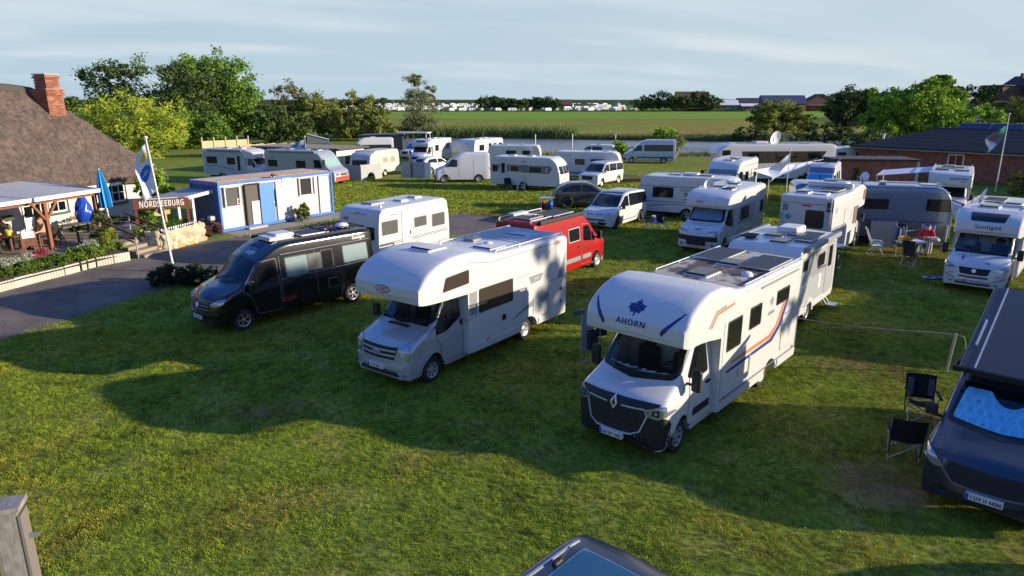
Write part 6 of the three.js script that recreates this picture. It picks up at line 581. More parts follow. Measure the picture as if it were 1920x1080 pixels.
car(new Vehicle('coupe_suv', 'dark green-grey SUV with a sloping roof, half hidden behind the black-roofed van', 'car', 4.95, -45.6, .0, 4.6, 1.87), [[0, .45, .3, .7, .06, 0, .2, .01], [-.05, .7, .24, .85, .07, 0, .2], [-.2, .88, .22, .9, .1, .03, .18, .02], [-1.0, 1.12, .26, .93, .1, .06, .12], [-1.2, 1.16], [-1.95, 1.58, .26, .93, .1, .15, .04], [-2.4, 1.7, .26, .93, .1, .16, 0], [-3.3, 1.68], [-4.05, 1.42, .28, .93, .1, .14], [-4.45, 1.12, .32, .9, .1, .05, -.06], [-4.6, .7, .36, .84, .08, 0, -.08]], { ax: [-.92, -3.62], mat: C.olive, R: .37, style: 'dark', belt: 1.0, ws: [[.72, 1.18], [.62, 1.56], [-.62, 1.56], [-.72, 1.18]], rw: [[.62, 1.18], [.56, 1.5], [-.56, 1.5], [-.62, 1.18]], side: [[[-1.45, 1.12], [-2.1, 1.52], [-2.62, 1.58], [-2.66, 1.1]], [[-2.74, 1.1], [-2.7, 1.58], [-3.3, 1.56], [-3.95, 1.26], [-3.9, 1.12]]], seams: [[[-1.5, .4], [-1.42, 1.0]], [[-2.7, .38], [-2.7, 1.0]]], handles: [[-2.5, .9], [-3.5, .92]], lamp: [[.5, .72], [.84, .8], [.84, .7]], tail: [[.4, .95], [.8, 1.0], [.84, .88], [.4, .88]], mir: [-1.45, 1.04], sill: [.26, .42] });
{ // Knaus caravan
  const v = new Vehicle('touring_caravan', 'white caravan with silver sides, dark angular graphics and a rolled grey awning', 'caravan', 8.92, -21.95, 2.25, 4.2, 2.3);
  caravan(v, { h: 2.55, ax: -1.45, style: 'alloy', front: [[0, 1.1, .5], [-.01, 1.6, .45], [-.03, 1.95, .42], [-.08, 2.26, .4], [-.2, 2.45, .38], [-.45, 2.55]] });
  for (const s of ['L', 'R']) { v.p('silver_side', s, RP([[-.16, .62], [-4.05, .62], [-4.05, 2.3], [-.22, 2.24]], .12), C.lgrey, { off: .004, e: .3 }); v.p('skirt', s, R4(-4.1, .4, -.08, .6, .02), C.grp, { off: .016, e: .3 }); v.p('graphic_panel', s, RP([[-.95, 2.22], [-1.75, 2.24], [-2.1, 1.66], [-3.3, 1.62], [-3.3, 1.52], [-1.5, 1.46], [-1.2, 1.6]], .02), M([.26, .27, .28], .35), { off: .006, e: .3 }); v.p('graphic_edge', s, strip([[-1.72, 2.24], [-2.08, 1.64], [-3.4, 1.58]], .05), C.dark, { off: .009 }); v.p('graphic_edge', s, strip([[-.2, 2.06], [-.9, 2.2], [-1.7, 2.26]], .025), C.dark, { off: .009 });
    v.win(s, R4(-.92, 1.82, -.22, 2.12, .04)); v.win(s, R4(-2.75, 1.7, -2.0, 2.08, .04)); const d = v.door(s, R4(-3.75, .62, -3.05, 2.3, .05), C.lgrey); v.p('door_window', s, R4(-3.62, 1.5, -3.2, 2.2, .03), C.smoke, { off: .02, parent: d }); const f = v.p('locker_door', s, R4(-1.05, .72, -.3, 1.3, .06), C.lgrey, { off: .014 }); v.p('locker_seal', s, grow(R4(-1.05, .72, -.3, 1.3, .06), .02), C.whitep, { off: .007, parent: f }); v.p('service_flap', s, R4(-2.55, .95, -2.3, 1.4, .02), C.whitep, { off: .012 }); v.p('wheel_arch_trim', s, strip(Array.from({ length: 13 }, (_, i) => [-1.45 + .44 * Math.cos(i * Math.PI / 12), .32 + .44 * Math.sin(i * Math.PI / 12)]), .12), C.grp, { off: .022, e: .08 }); v.p('corner_trim', s, strip([[-.08, .6], [-.06, 1.6], [-.16, 2.2], [-.4, 2.42]], .06), C.grp, { off: .008 }); }
  v.p('front_band', 'F', R4(-1.1, 1.93, 1.1, 2.0, .02), C.blueink, { off: .006 }); v.p('front_window', 'F', R4(-.9, 1.2, .9, 1.75, .08), C.smoke, { off: .01 }); v.text('F', 'KNAUS', .12, 2.1, .15, C.ink, { slant: .25, sx: 1.25, off: .01 });
  v.awning(-.45, -4.1, -1.2, 2.5, C.grey, .085); v.awning(-.45, -4.1, 1.2, 2.5, C.grey, .085); v.hatch(-1.0, -.25, 2.55, .7, .5, C.brown); v.hatch(-1.9, .25, 2.55, .6, .5, C.brown); v.hatch(-2.3, -.35, 2.55, .55, .5, C.brown); v.add('air_conditioner', [box(1.0, .2, .7, -3.1, 2.66, .1, .08)], C.whitep); v.solar(-2.2, -.75, 2.57, 1.6, .6); v.add('flat_antenna', [box(.62, .05, .4, -1.15, 2.64, .8, .02), box(.2, .1, .3, -1.2, 2.59, .78, .02)], C.dark);
  v.add('fold_step', [box(.45, .03, .3, -3.4, .2, -1.4), bar([-3.25, .2, -1.25], [-3.25, .4, -1.1], .02), bar([-3.55, .2, -1.25], [-3.55, .4, -1.1], .02)], C.alu);
}
{ const v = new Vehicle('tow_van', 'dark grey van parked at the far end of the caravan with silver sides', 'van', 10.05, -23.5, -.83, 4.9, 1.9); v.o.position.set(10.45, 0, -24.6); car(v, T6(.95, 1.95), { ...T6o, mat: C.dkgrey, style: 'alloy', mirm: C.plastic }); }
{ // semi-integrated motorhome, right
  const v = new Vehicle('motorhome', 'white motorhome with dark roof window over the cab and red bumper line, far right', 'motorhome', 19.05, -26.55, 2.3, 7, 2.2);
  const A = [[-.95, .43, .34], [-4.95, .42, .34]];
  v.loft('cab', CAB.ducato(1.0, [[-1.9, 2.16], [-2.3, 2.2, .3, 1.0]]), C.white, { arch: [A[0]], ns: 8, hole: [-.86, -1.62, .8, 1.36, .16] }); v.cabin();
  v.loft('body', [[-1.18, 2.16, 2.08, .98, .04, 0, .16, .01], [-1.2, 2.4, 2.02], [-1.3, 2.54, 2.0, 1.04, .1], [-1.65, 2.74, 2.0, 1.08, .12, 0, .12], [-2.1, 2.84, 2.0, 1.1, .12, 0, .04], [-2.2, 2.86, 2.0, 1.1, .1, 0, 0], [-2.22, 2.86, .4], [-6.9, 2.86, .4, 1.1, .07], [-7, 2.78, .42, 1.08]], C.grp, { arch: [A[1]], ns: 10, tuck: .02, crease: .4 });
  v.wheels([-.95, -4.95], .34, 'dark', 1.0); v.under(-1.4, -6.5, .8);
  v.screen(RP([[.82, 1.44], [.88, 1.52], [.78, 2.02], [-.78, 2.02], [-.88, 1.52], [-.82, 1.44], [0, 1.39]], .05)); v.p('curtain', 'F', R4(.25, 1.6, .6, 1.95, .03), M([.1, .1, .095], .3), { off: .012, on: [v.c[0]] });
  v.p('grille', 'F', RP([[.5, .98], [.42, .74], [-.42, .74], [-.5, .98]], .04), C.dark, { off: .014 }); v.p('emblem', 'F', circ(0, .88, .07), C.chrome, { off: .026 }); v.p('lower_grille', 'F', R4(-.45, .62, .45, .68, .01), C.dark, { off: .012 }); v.p('lower_grille', 'F', R4(-.55, .36, .55, .42, .01), C.dark, { off: .012 });
  for (const s of [1, -1]) { v.lamp(s, RP([[s * .54, .94], [s * .84, 1.06], [s * .97, 1.11], [s * .97, .95], [s * .8, .88]], .03)); v.p('fog_lamp', 'F', circ(s * .7, .42, .06, 10, .04), C.lamp, { off: .012 }); v.p('red_line', 'F', strip([[s * .92, .66], [s * .6, .55]], .025), C.redink, { off: .012 }); v.p('front_recess', 'F', circ(s * .72, .72, .1, 12, .05), C.lgrey, { off: .008 }); }
  v.plate('F', 0, .46, 'OL SW 4259'); v.p('roof_window', 'F', RP([[.6, 2.78], [.52, 2.52], [-.52, 2.52], [-.6, 2.78]], .03), C.smoke, { off: .012, on: [v.c[1]] }); v.text('F', 'Sunlight', -.05, 2.26, .13, C.blueink, { sx: 1.15, off: .008, on: [v.c[1]] }); v.p('emblem', 'F', at2([[0, .6], [.5, .9], [.3, .2], [.6, -.4], [.1, -.2], [-.3, -.9], [-.2, 0], [-.6, .3]], .45, 1.24, .09), C.blueink, { off: .008 }); v.text('F', 'T 66', -.35, 1.13, .05, C.ink, { off: .008 });
  for (const s of ['L', 'R']) { const d = v.door(s, RP([[-1.42, .45], [-1.3, .95], [-1.02, 1.25], [-1.62, 2.0], [-2.14, 2.05], [-2.16, .42]], .06), C.white, { on: [v.c[0]] }); v.p('cab_window', s, RP([[-1.1, 1.32], [-1.28, 1.55], [-1.66, 1.94], [-2.04, 1.96], [-2.08, 1.38], [-1.5, 1.3]], .07), C.glass, { off: .02, parent: d, on: [v.c[0]] }); v.win(s, R4(-3.6, 1.5, -2.7, 2.0, .05)); v.win(s, R4(-6.3, 1.6, -5.4, 2.0, .05)); v.p('red_line', s, strip([[-.4, .62], [-2.2, .75], [-2.6, 1.15], [-4.2, 1.2]], .04), C.redink, { off: .008, e: .3 }); v.p('skirt', s, R4(-6.9, .42, -2.3, .62, .02), C.grp, { off: .02, e: .3, on: [v.c[1]] }); }
  v.mirror(-1.2, 1.42, .98, C.plastic, 1.1); v.hatch(-2.9, .2, 2.86, .7, .6, C.smoke); v.hatch(-4.3, -.4, 2.86, .5, .5, C.smoke); v.solar(-5.2, .3, 2.87, 1.4, .7); v.hatch(-3.6, -.5, 2.86, .5, .6, C.lgrey, .35); v.rail(-2.6, -6.8, 1.0, 2.86); v.rail(-2.6, -6.8, -1.0, 2.86); v.dish(-4.4, 2.9, .75, .32, 3.3);
}
{ // old semi-integrated
  const v = new Vehicle('motorhome', 'older white motorhome with a silver-blue sunshade in its windscreen and grey ribbed side panel', 'motorhome', 10.4, -33.5, 2.2, 6.6, 2.25);
  const A = [[-.95, .42, .33], [-4.4, .4, .33]]; const cab = CAB.ducato(.99, [[-1.9, 2.12], [-2.3, 2.15, .3, .99]]);
  v.loft('cab', cab, C.white, { arch: [A[0]], ns: 8 });
  v.loft('body', [[-1.0, 2.12, 2.04, 1.0, .04, 0, .16, .01], [-1.02, 2.36, 2.0], [-1.12, 2.5, 2.0, 1.06, .1], [-1.5, 2.66, 2.0, 1.1, .14, 0, .12], [-2.0, 2.74, 2.0, 1.12, .14, 0, .04, .03], [-2.18, 2.76, 2.0, 1.12, .12, 0, 0], [-2.2, 2.76, .42], [-6.4, 2.76, .4, 1.12, .16], [-6.6, 2.6, .45, 1.08, .14]], C.grp, { arch: [A[1]], ns: 10, tuck: .02, crease: .45 });
  v.wheels([-.95, -4.4], .32, 'steel', .99); v.under(-1.4, -6.2, .8);
  v.p('bumper', 'F', RP([[.9, .3], [.9, .66], [-.9, .66], [-.9, .3]], .05), C.white, { off: .05, e: .1 }); v.p('bumper_strip', 'F', R4(-.9, .62, .9, .84, .02), C.plastic, { off: .06, e: .1 }); v.p('grille', 'F', RP([[.48, .72], [.42, .44], [-.42, .44], [-.48, .72]], .04), C.dark, { off: .066 }); for (const s of [1, -1]) { v.lamp(s, RP([[s * .5, .9], [s * .5, 1.06], [s * .9, 1.1], [s * .92, .9]], .03)); v.p('fog_lamp', 'F', circ(s * .72, .44, .07), C.lamp, { off: .065 }); }
  v.plate('F', 0, .36, 'SL J 1193'); v.text('F', 'LIBERTY', .0, 1.1, .07, C.grey, { off: .012, on: [v.c[0]] });
  v.p('windscreen', 'F', RP([[.8, 1.4], [.86, 1.5], [.76, 2.0], [-.76, 2.0], [-.86, 1.5], [-.8, 1.4]], .05), C.glass, { off: .008, on: [v.c[0]] }); v.p('sunshade', 'F', RP([[.74, 1.46], [.68, 1.95], [-.68, 1.95], [-.74, 1.46]], .04), M([.3, .45, .56], .3, .3, { map: foil }), { off: .013, on: [v.c[0]] }); v.text('F', 'LMC', .35, 2.24, .13, C.grey, { slant: .3, off: .01, on: [v.c[1]] });
  for (const s of ['L', 'R']) { const d = v.door(s, RP([[-1.42, .45], [-1.3, .95], [-1.02, 1.25], [-1.62, 2.0], [-2.14, 2.05], [-2.16, .42]], .06), C.white, { on: [v.c[0]] }); v.p('cab_window', s, RP([[-1.1, 1.32], [-1.28, 1.55], [-1.66, 1.94], [-2.04, 1.96], [-2.08, 1.38], [-1.5, 1.3]], .07), C.glass, { off: .02, parent: d, on: [v.c[0]] }); const pn = v.p('ribbed_panel', s, RP([[-2.3, 1.15], [-2.3, 2.05], [-4.7, 2.1], [-5.0, 1.7], [-4.5, 1.1]], .04), C.lgrey, { off: .005, e: .3 }); for (let i = 0; i < 7; i++) v.p('rib', s, R4(-4.55 - .04 * i, 1.22 + i * .12, -2.35, 1.25 + i * .12), C.grey, { off: .01, parent: pn, e: 1 }); v.win(s, R4(-3.9, 1.35, -2.7, 1.92, .05), C.smoke); v.win(s, R4(-6.2, 1.4, -5.75, 1.95, .05), C.smoke); v.p('skirt', s, R4(-6.4, .42, -2.25, .6, .02), C.grp, { off: .02, e: .3, on: [v.c[1]] }); }
  v.mirror(-1.2, 1.42, .96); v.hatch(-2.6, -.5, 2.76, .7, .45, C.panel); v.hatch(-3.2, .2, 2.76, .5, .5, C.smoke); v.hatch(-4.8, 0, 2.76, .5, .5, C.smoke); v.rail(-2.6, -6.1, .95, 2.74); v.rail(-2.6, -6.1, -.95, 2.74); v.dish(-3.0, 2.75, .7, .25, 2.4); v.add('roof_vent', box(.5, .1, .4, -5.6, 2.8, .4, .03), C.lgrey);
}
{ // dark campervan near right
  const v = new Vehicle('camper_van', 'dark camper van with raised flat roof and blue reflective sunshade in its windscreen', 'camper van', 9.33, -11.62, 2.3, 5, 1.95);
  car(v, [[0, .5, .3, .74, .06, 0, .2, .01], [-.04, .72, .24, .88, .07, 0, .24], [-.08, .95, .22, .94, .08, .02, .24, .02], [-.18, 1.06, .22, .96, .1, .03, .22, .03], [-.5, 1.16, .24, .975, .1, .05, .2], [-.9, 1.26, .24, .975, .1, .06, .18], [-1.05, 1.33], [-1.85, 1.86, .24, .975, .1, .12, .08], [-2.2, 1.96, .24, .975, .1, .13, .04], [-2.7, 1.98, .24, .975, .1, .14, 0], [-4.8, 1.96, .28], [-4.95, 1.85, .32, .95, .1, .12], [-5, 1.1, .36, .93, .1, .04]], { ax: [-.96, -3.89], mat: C.navy, R: .34, style: 'alloy', ws: [[.84, 1.31], [.74, 1.85], [-.74, 1.85], [-.84, 1.31], [0, 1.27]], side: [[[-1.3, 1.32], [-1.9, 1.82], [-2.3, 1.86], [-2.32, 1.28]], [[-2.42, 1.28], [-2.42, 1.86], [-3.6, 1.86], [-3.6, 1.28]], [[-3.7, 1.28], [-3.7, 1.86], [-4.75, 1.82], [-4.8, 1.26]]], seams: [[[-1.4, .45], [-1.4, 1.25]], [[-2.37, .4], [-2.37, 1.26]]], mir: [-1.35, 1.35], mirm: C.plastic, plate: ['CUX H 6886', .5] });
  const g = v.p('grille', 'F', RP([[.56, .98], [.62, .86], [.46, .66], [-.46, .66], [-.62, .86], [-.56, .98]], .04), C.dark, { off: .016, e: .09 }); v.p('grille_trim', 'F', strip([[.62, .98], [.66, .84], [.48, .64], [-.48, .64], [-.66, .84], [-.62, .98]], .035), M([.12, .125, .135], .3), { off: .026, parent: g, e: .09 }); for (const y of [.72, .8, .88]) v.p('grille_bar', 'F', R4(-.48, y, .48, y + .02), C.plastic, { off: .026, parent: g });
  for (const s of [1, -1]) { const h = v.lamp(s, RP([[s * .62, .84], [s * .8, .99], [s * .96, 1.09], [s * .98, .92], [s * .78, .8]], .03)); v.p('lamp_inset', 'F', RP([[s * .7, .86], [s * .84, .97], [s * .9, .92], [s * .78, .84]], .02), C.smoke, { off: .02, parent: h }); v.p('fog_recess', 'F', RP([[s * .62, .6], [s * .86, .66], [s * .86, .44], [s * .66, .44]], .04), C.dark, { off: .014, e: .08 }); }
  v.p('lower_grille', 'F', RP([[.56, .46], [.5, .34], [-.5, .34], [-.56, .46]], .03), C.dark, { off: .014 });
  v.p('sunshade', 'F', RP([[.76, 1.36], [.68, 1.78], [.3, 1.8], [.2, 1.7], [.08, 1.64], [-.08, 1.64], [-.2, 1.7], [-.3, 1.8], [-.68, 1.78], [-.76, 1.36], [0, 1.33]], .04), M([.22, .78, 1.15], .3, .1, { map: foil }), { off: .013, e: .12, uvs: 1 });
  const tilt = g => g.rotateZ(-.265).translate(-1.6, 2.13, 0), rf = v.add('pop_roof', [tilt(box(3.3, .09, 1.72, -1.65, 0, 0, .04))], M([.03, .031, .034], .35)); v.add('roof_strip', [tilt(box(3.2, .02, .025, -1.65, .05, .62)), tilt(box(1.0, .03, .03, -1.3, .06, .74)), tilt(box(3.2, .02, .025, -1.65, .05, -.62))], C.alu, rf); v.add('roof_edge', [tilt(box(.05, .1, 1.9, 0, .0, 0, .02))], C.plastic, rf); v.add('pop_tent', [extr([[-4.7, 1.9], [-2.0, 1.9], [-1.75, 2.1], [-4.7, 2.88]], 1.4).translate(0, 0, -.7)], M([.05, .05, .055], .95)); v.add('roof_strut', [-.6, .6].map(z => bar([-2.2, 1.96, z], [-2.7, 2.36, z], .015)), C.dark); v.awning(-2.1, -4.8, .9, 2.04, C.plastic, .07);
}
{ // car in the foreground
  const v = new Vehicle('parked_car', 'dark blue car at the bottom edge, only its roof with glass panel showing', 'car', .1, -6.6, 2.3, 4.4, 1.8); v.o.position.set(.26, 0, -5.87);
  car(v, [[0, .45, .3, .7, .06, 0, .2, .01], [-.05, .7, .24, .82, .07, 0, .2], [-.2, .86, .22, .87, .1, .03, .18, .02], [-1.0, 1.0, .22, .9, .1, .06, .12], [-1.2, 1.05], [-1.95, 1.4, .22, .9, .1, .16, .05], [-2.4, 1.5, .22, .9, .1, .18, 0], [-3.5, 1.49, .24, .9, .1, .18], [-4.0, 1.4, .28, .9, .14, .17, -.05], [-4.3, 1.0, .3, .87, .12, .05, -.1], [-4.4, .7, .36, .82, .08, 0, -.1]], { ax: [-.85, -3.45], mat: C.navy, R: .32, belt: .9, ws: [[.7, 1.06], [.6, 1.4], [-.6, 1.4], [-.7, 1.06]], rw: [[.64, 1.02], [.58, 1.36], [-.58, 1.36], [-.64, 1.02]], side: [[[-1.4, 1.0], [-2.0, 1.36], [-2.5, 1.42], [-2.52, 1.0]], [[-2.6, 1.0], [-2.6, 1.42], [-3.7, 1.36], [-3.9, 1.04]]], mir: [-1.4, 1.0], tail: [[.5, .85], [.8, .9], [.82, .75], [.5, .75]] });
  v.p('glass_roof', 'T', RP([[-2.4, -.42], [-2.4, .42], [-3.62, .42], [-3.62, -.42]], .04), M([.03, .09, .12], .06, 0, { clearcoat: 1, clearcoatRoughness: .02 }), { off: .008 }); v.p('glass_roof_trim', 'T', grow(RP([[-2.4, -.42], [-2.4, .42], [-3.62, .42], [-3.62, -.42]], .04), .015), C.alu, { off: .004 });
  for (const s of [-1, 1]) v.p('roof_trim', 'T', strip([[-2.3, s * .62], [-3.75, s * .6]], .03), C.alu, { off: .01 }); v.add('antenna', [bar([-3.2, 1.52, .5], [-3.42, 1.6, .5], .012), box(.16, .06, .08, -3.18, 1.52, .5, .03)], C.plastic);
}
// ---------- vehicles farther back ----------
{ const v = new Vehicle('touring_caravan', 'white caravan with a grey window band and a round windowed nose', 'caravan', 1.5, -55.6, .42, 6.1, 2.3);
  caravan(v, { h: 2.6, ax: -3.2, style: 'alloy', bow: .12, front: [[0, 1.0, .5], [-.06, 1.5, .45], [-.25, 2.05, .42], [-.55, 2.4, .4], [-1.0, 2.6]] });
  v.p('window_band', 'R', RP([[-1.0, 1.35], [-.75, 1.75], [-.95, 1.98], [-6.0, 2.0], [-6.0, 1.7], [-4.9, 1.45]], .1), M([.14, .16, .18], .25), { off: .005, e: .3 });
  for (const q of [R4(-5.9, 1.4, -5.45, 1.9, .04), R4(-4.3, 1.48, -3.6, 1.9, .04), R4(-2.7, 1.42, -1.65, 1.9, .04)]) v.win('R', q, C.smoke, { frame: C.lgrey }); const d = v.door('R', R4(-5.25, .5, -4.65, 2.32, .05), C.grp); v.p('door_window', 'R', R4(-5.12, 1.3, -4.8, 2.1, .03), C.smoke, { off: .02, parent: d });
  for (const s of [-1, 0, 1]) v.p('front_window', 'F', R4(s * .68 - .3, 1.35, s * .68 + .3, 1.95, .06), C.smoke, { off: .01 }); v.p('vent_grille', 'R', R4(-3.35, 2.1, -3.0, 2.35, .02), C.lgrey, { off: .01 }); v.p('vent_grille', 'R', R4(-3.35, .95, -3.0, 1.2, .02), C.lgrey, { off: .01 }); v.p('skirt', 'R', R4(-6.0, .4, -.2, .62, .03), C.grp, { off: .02, e: .3 }); v.hatch(-3, 0, 2.6, .5, .5, C.lgrey); v.hatch(-4.6, 0, 2.6, .5, .5, C.lgrey); }
function boxVan(v, o) { // Sprinter-like van
  const h = o.h || 2.6, L = v.L; const A = o.ax.map(x => [x, .42, .34]);
  v.loft('body', CAB.transit(v.W / 2, [[-1.9, h - .34, .3, v.W / 2, .13, .14, .06], [-2.3, h - .1], [-2.9, h, .3, v.W / 2, .14, .16, 0], [-L + .2, h, .32], [-L + .04, h - .1, .34, v.W / 2 - .03], [-L, 1.4, .36, v.W / 2 - .05]]), o.mat, { arch: A, ns: 8 }); v.wheels(o.ax, .34, o.style || 'steel', v.W / 2); v.under(-1.4, -L + .3, v.W / 2 - .26);
  v.p('windscreen', 'F', RP([[.8, 1.5], [.74, 2.04], [-.74, 2.04], [-.8, 1.5]], .06), o.ws || C.glass, { off: .01 }); v.p('bumper', 'F', RP([[.9, .28], [.9, .66], [-.9, .66], [-.9, .28]], .05), C.plastic, { off: .02, e: .1 }); v.p('grille', 'F', R4(-.45, .78, .45, .98, .03), C.dark, { off: .014 }); for (const s of [1, -1]) { v.lamp(s, RP([[s * .55, .8], [s * .58, 1.04], [s * .9, 1.06], [s * .9, .8]], .03)); v.p('tail_lamp', 'B', R4(s * .82, .95, s * .92, 1.4, .02), C.tail, { off: .014 }); }
  for (const s of ['L', 'R']) { v.p('cab_window', s, RP([[-1.2, 1.42], [-1.64, 2.0], [-2.1, 2.02], [-2.12, 1.38]], .06), C.glass, { off: .012 }); for (const q of o.side || []) v.p('side_window', s, RP(q, .06), C.glass, { off: .012 }); for (const x of [-2.22, ...(o.seams || [-3.5])]) v.p('door_seam', s, strip([[x, .5], [x, 2.1]], .02), C.lines, { off: .003, noSkirt: true }); if (o.mould) v.p('side_moulding', s, R4(-L + .3, .62, -1.5, .74, .03), C.plastic, { off: .014 }); }
  v.p('rear_window', 'B', R4(-.78, 1.35, .78, 2.05, .05), C.glass, { off: .01 }); v.mirror(-1.2, 1.55, v.W / 2 - .04, C.plastic, 1); }
boxVan(new Vehicle('delivery_van', 'pale old high-roof panel van without side windows, beside the grey-banded caravan', 'van', -4.45, -60.6, 3.05, 4.95, 1.93), { ax: [-.92, -3.95], mat: M([.55, .58, .6], .5, 0, { clearcoat: .3, clearcoatRoughness: .3 }), h: 2.55 });
{ const v = new Vehicle('minibus', 'blue-silver minibus with a long dark side window by the pond', 'van', 15.9, -80.3, 3.3, 5.9, 1.95); boxVan(v, { ax: [-.95, -4.6], mat: M([.36, .44, .55], .35, .3, { clearcoat: .7, clearcoatRoughness: .1 }), h: 2.65, mould: 1, side: [[[-2.35, 1.38], [-2.35, 2.1], [-5.6, 2.1], [-5.6, 1.38]]] }); v.add('bike_rack', [bar([-6.0, .6, -.6], [-6.3, 1.6, -.6], .03), bar([-6.0, .6, .6], [-6.3, 1.6, .6], .03), bar([-6.3, 1.6, -.6], [-6.3, 1.6, .6], .03), bar([-6.2, 1.0, -.6], [-6.2, 1.0, .6], .03)], C.alu); }
{ const v = new Vehicle('liner_motorhome', 'very long white liner motorhome with brown window band and white satellite dish', 'motorhome', 22.6, -60.4, 3.1, 10.3, 2.45);
  const A = [[-2.0, .5, .42], [-7.7, .5, .42]]; v.loft('body', [[0, 2.5, 2.1, 1.1, .08, 0, .12, .02], [-.05, 2.75, 2.0, 1.2], [-.3, 3.0, 1.95, 1.22], [-.9, 3.25, 1.9, 1.22, .1, 0, 0], [-1.35, 3.3, 1.85], [-1.36, 3.3, .45], [-10.1, 3.3, .45, 1.22, .08], [-10.3, 3.2, .5, 1.2]], C.grp, { arch: A, ns: 8, tuck: .02, crease: .45 }); v.loft('cab', [[-.15, 1.1, .5, 1.0, .08, 0, .1], [-.25, 1.6, .45, 1.1], [-.7, 2.1, .45, 1.15], [-1.5, 2.2, .45, 1.15]], C.grp, {}); v.wheels([-2, -7.7], .42, 'dark', 1.2); v.under(-1, -9.8, .9, .8);
  for (const s of ['L', 'R']) { const b = v.p('window_band', s, RP([[-2.4, 1.7], [-2.1, 2.75], [-9.5, 2.75], [-9.0, 2.0], [-8.6, 1.85]], .08), C.brown, { off: .005, e: .4 }); for (const q of [R4(-3.6, 2.05, -2.7, 2.62, .05), R4(-5.2, 2.05, -4.4, 2.62, .05), R4(-6.9, 2.15, -6.1, 2.62, .05), R4(-9.0, 2.1, -7.9, 2.62, .05)]) v.p('pane', s, q, C.glass, { off: .012, parent: b }); v.p('side_window', s, R4(-1.15, 2.4, -.45, 2.85, .04), C.smoke, { off: .01 }); for (const x of [-4.1, -6.5]) v.p('locker_door', s, R4(x - 1.2, .7, x, 1.35, .05), C.grp, { off: .015 }); v.p('door', s, R4(-6.0, .6, -5.3, 2.3, .06), C.smoke, { off: .012 }); }
  v.p('windscreen', 'F', R4(-.9, 1.5, .9, 2.05, .06), C.glass, { off: .012, on: [v.c[1]] }); v.p('rear_window', 'B', R4(-.8, 1.9, .8, 2.8, .06), C.smoke, { off: .01 }); v.hatch(-1.6, 0, 3.3, .6, .6, C.lgrey); v.add('air_conditioner', box(1.1, .24, .8, -4.2, 3.42, .2, .08), C.whitep); v.rail(-1.6, -10, 1.1, 3.3, .03); v.rail(-1.6, -10, -1.1, 3.3, .03); v.dish(-5.4, 3.35, .3, .62, 3.6); v.hatch(-8, 0, 3.3, .7, .5, C.smoke); }
{ const v = new Vehicle('touring_caravan', 'white caravan with a wide dark window and a maroon swoosh, tucked behind the older motorhome', 'caravan', 10.9, -41.5, .48, 5.9, 2.3); caravan(v, { h: 2.5, ax: -2.9, style: 'alloy' });
  v.win('R', R4(-4.97, 1.27, -3.77, 1.83, .05)); v.p('window_bar', 'R', R4(-4.39, 1.27, -4.35, 1.83), C.plastic, { off: .02 }); v.text('R', 'VIVALDI', -2.95, 1.66, .15, C.grey, { off: .008 }); v.p('emblem', 'R', RP([[-3.1, 1.58], [-2.86, 1.58], [-2.86, 1.42], [-2.98, 1.34], [-3.1, 1.42]], .02), C.grey, { off: .008 }); v.p('maroon_swoosh', 'R', [[-3.3, 1.16], [-2.5, 1.3], [-1.6, 1.7], [-1.8, 1.3], [-2.4, 1.12]], M([.2, .02, .03], .4), { off: .006 });
  for (const y of [.98, 1.9]) v.p('blue_line', 'R', R4(-5.8, y, -.2, y + .03), C.blueink, { off: .004, e: .5 }); v.p('blue_line', 'R', strip([[-5.7, .66], [-3.9, .86], [-3.4, .86], [-1.6, .7]], .03), C.blueink, { off: .004 }); v.win('L', R4(-4.9, 1.3, -3.7, 1.85, .05)); v.hatch(-4, 0, 2.5, .6, .5, C.lgrey); v.hatch(-2.2, 0, 2.5, .9, .6, C.smoke); v.add('air_conditioner', box(.9, .16, .7, -3, 2.6, 0, .06), C.whitep); v.rail(-.9, -5.3, -.9, 2.5); }
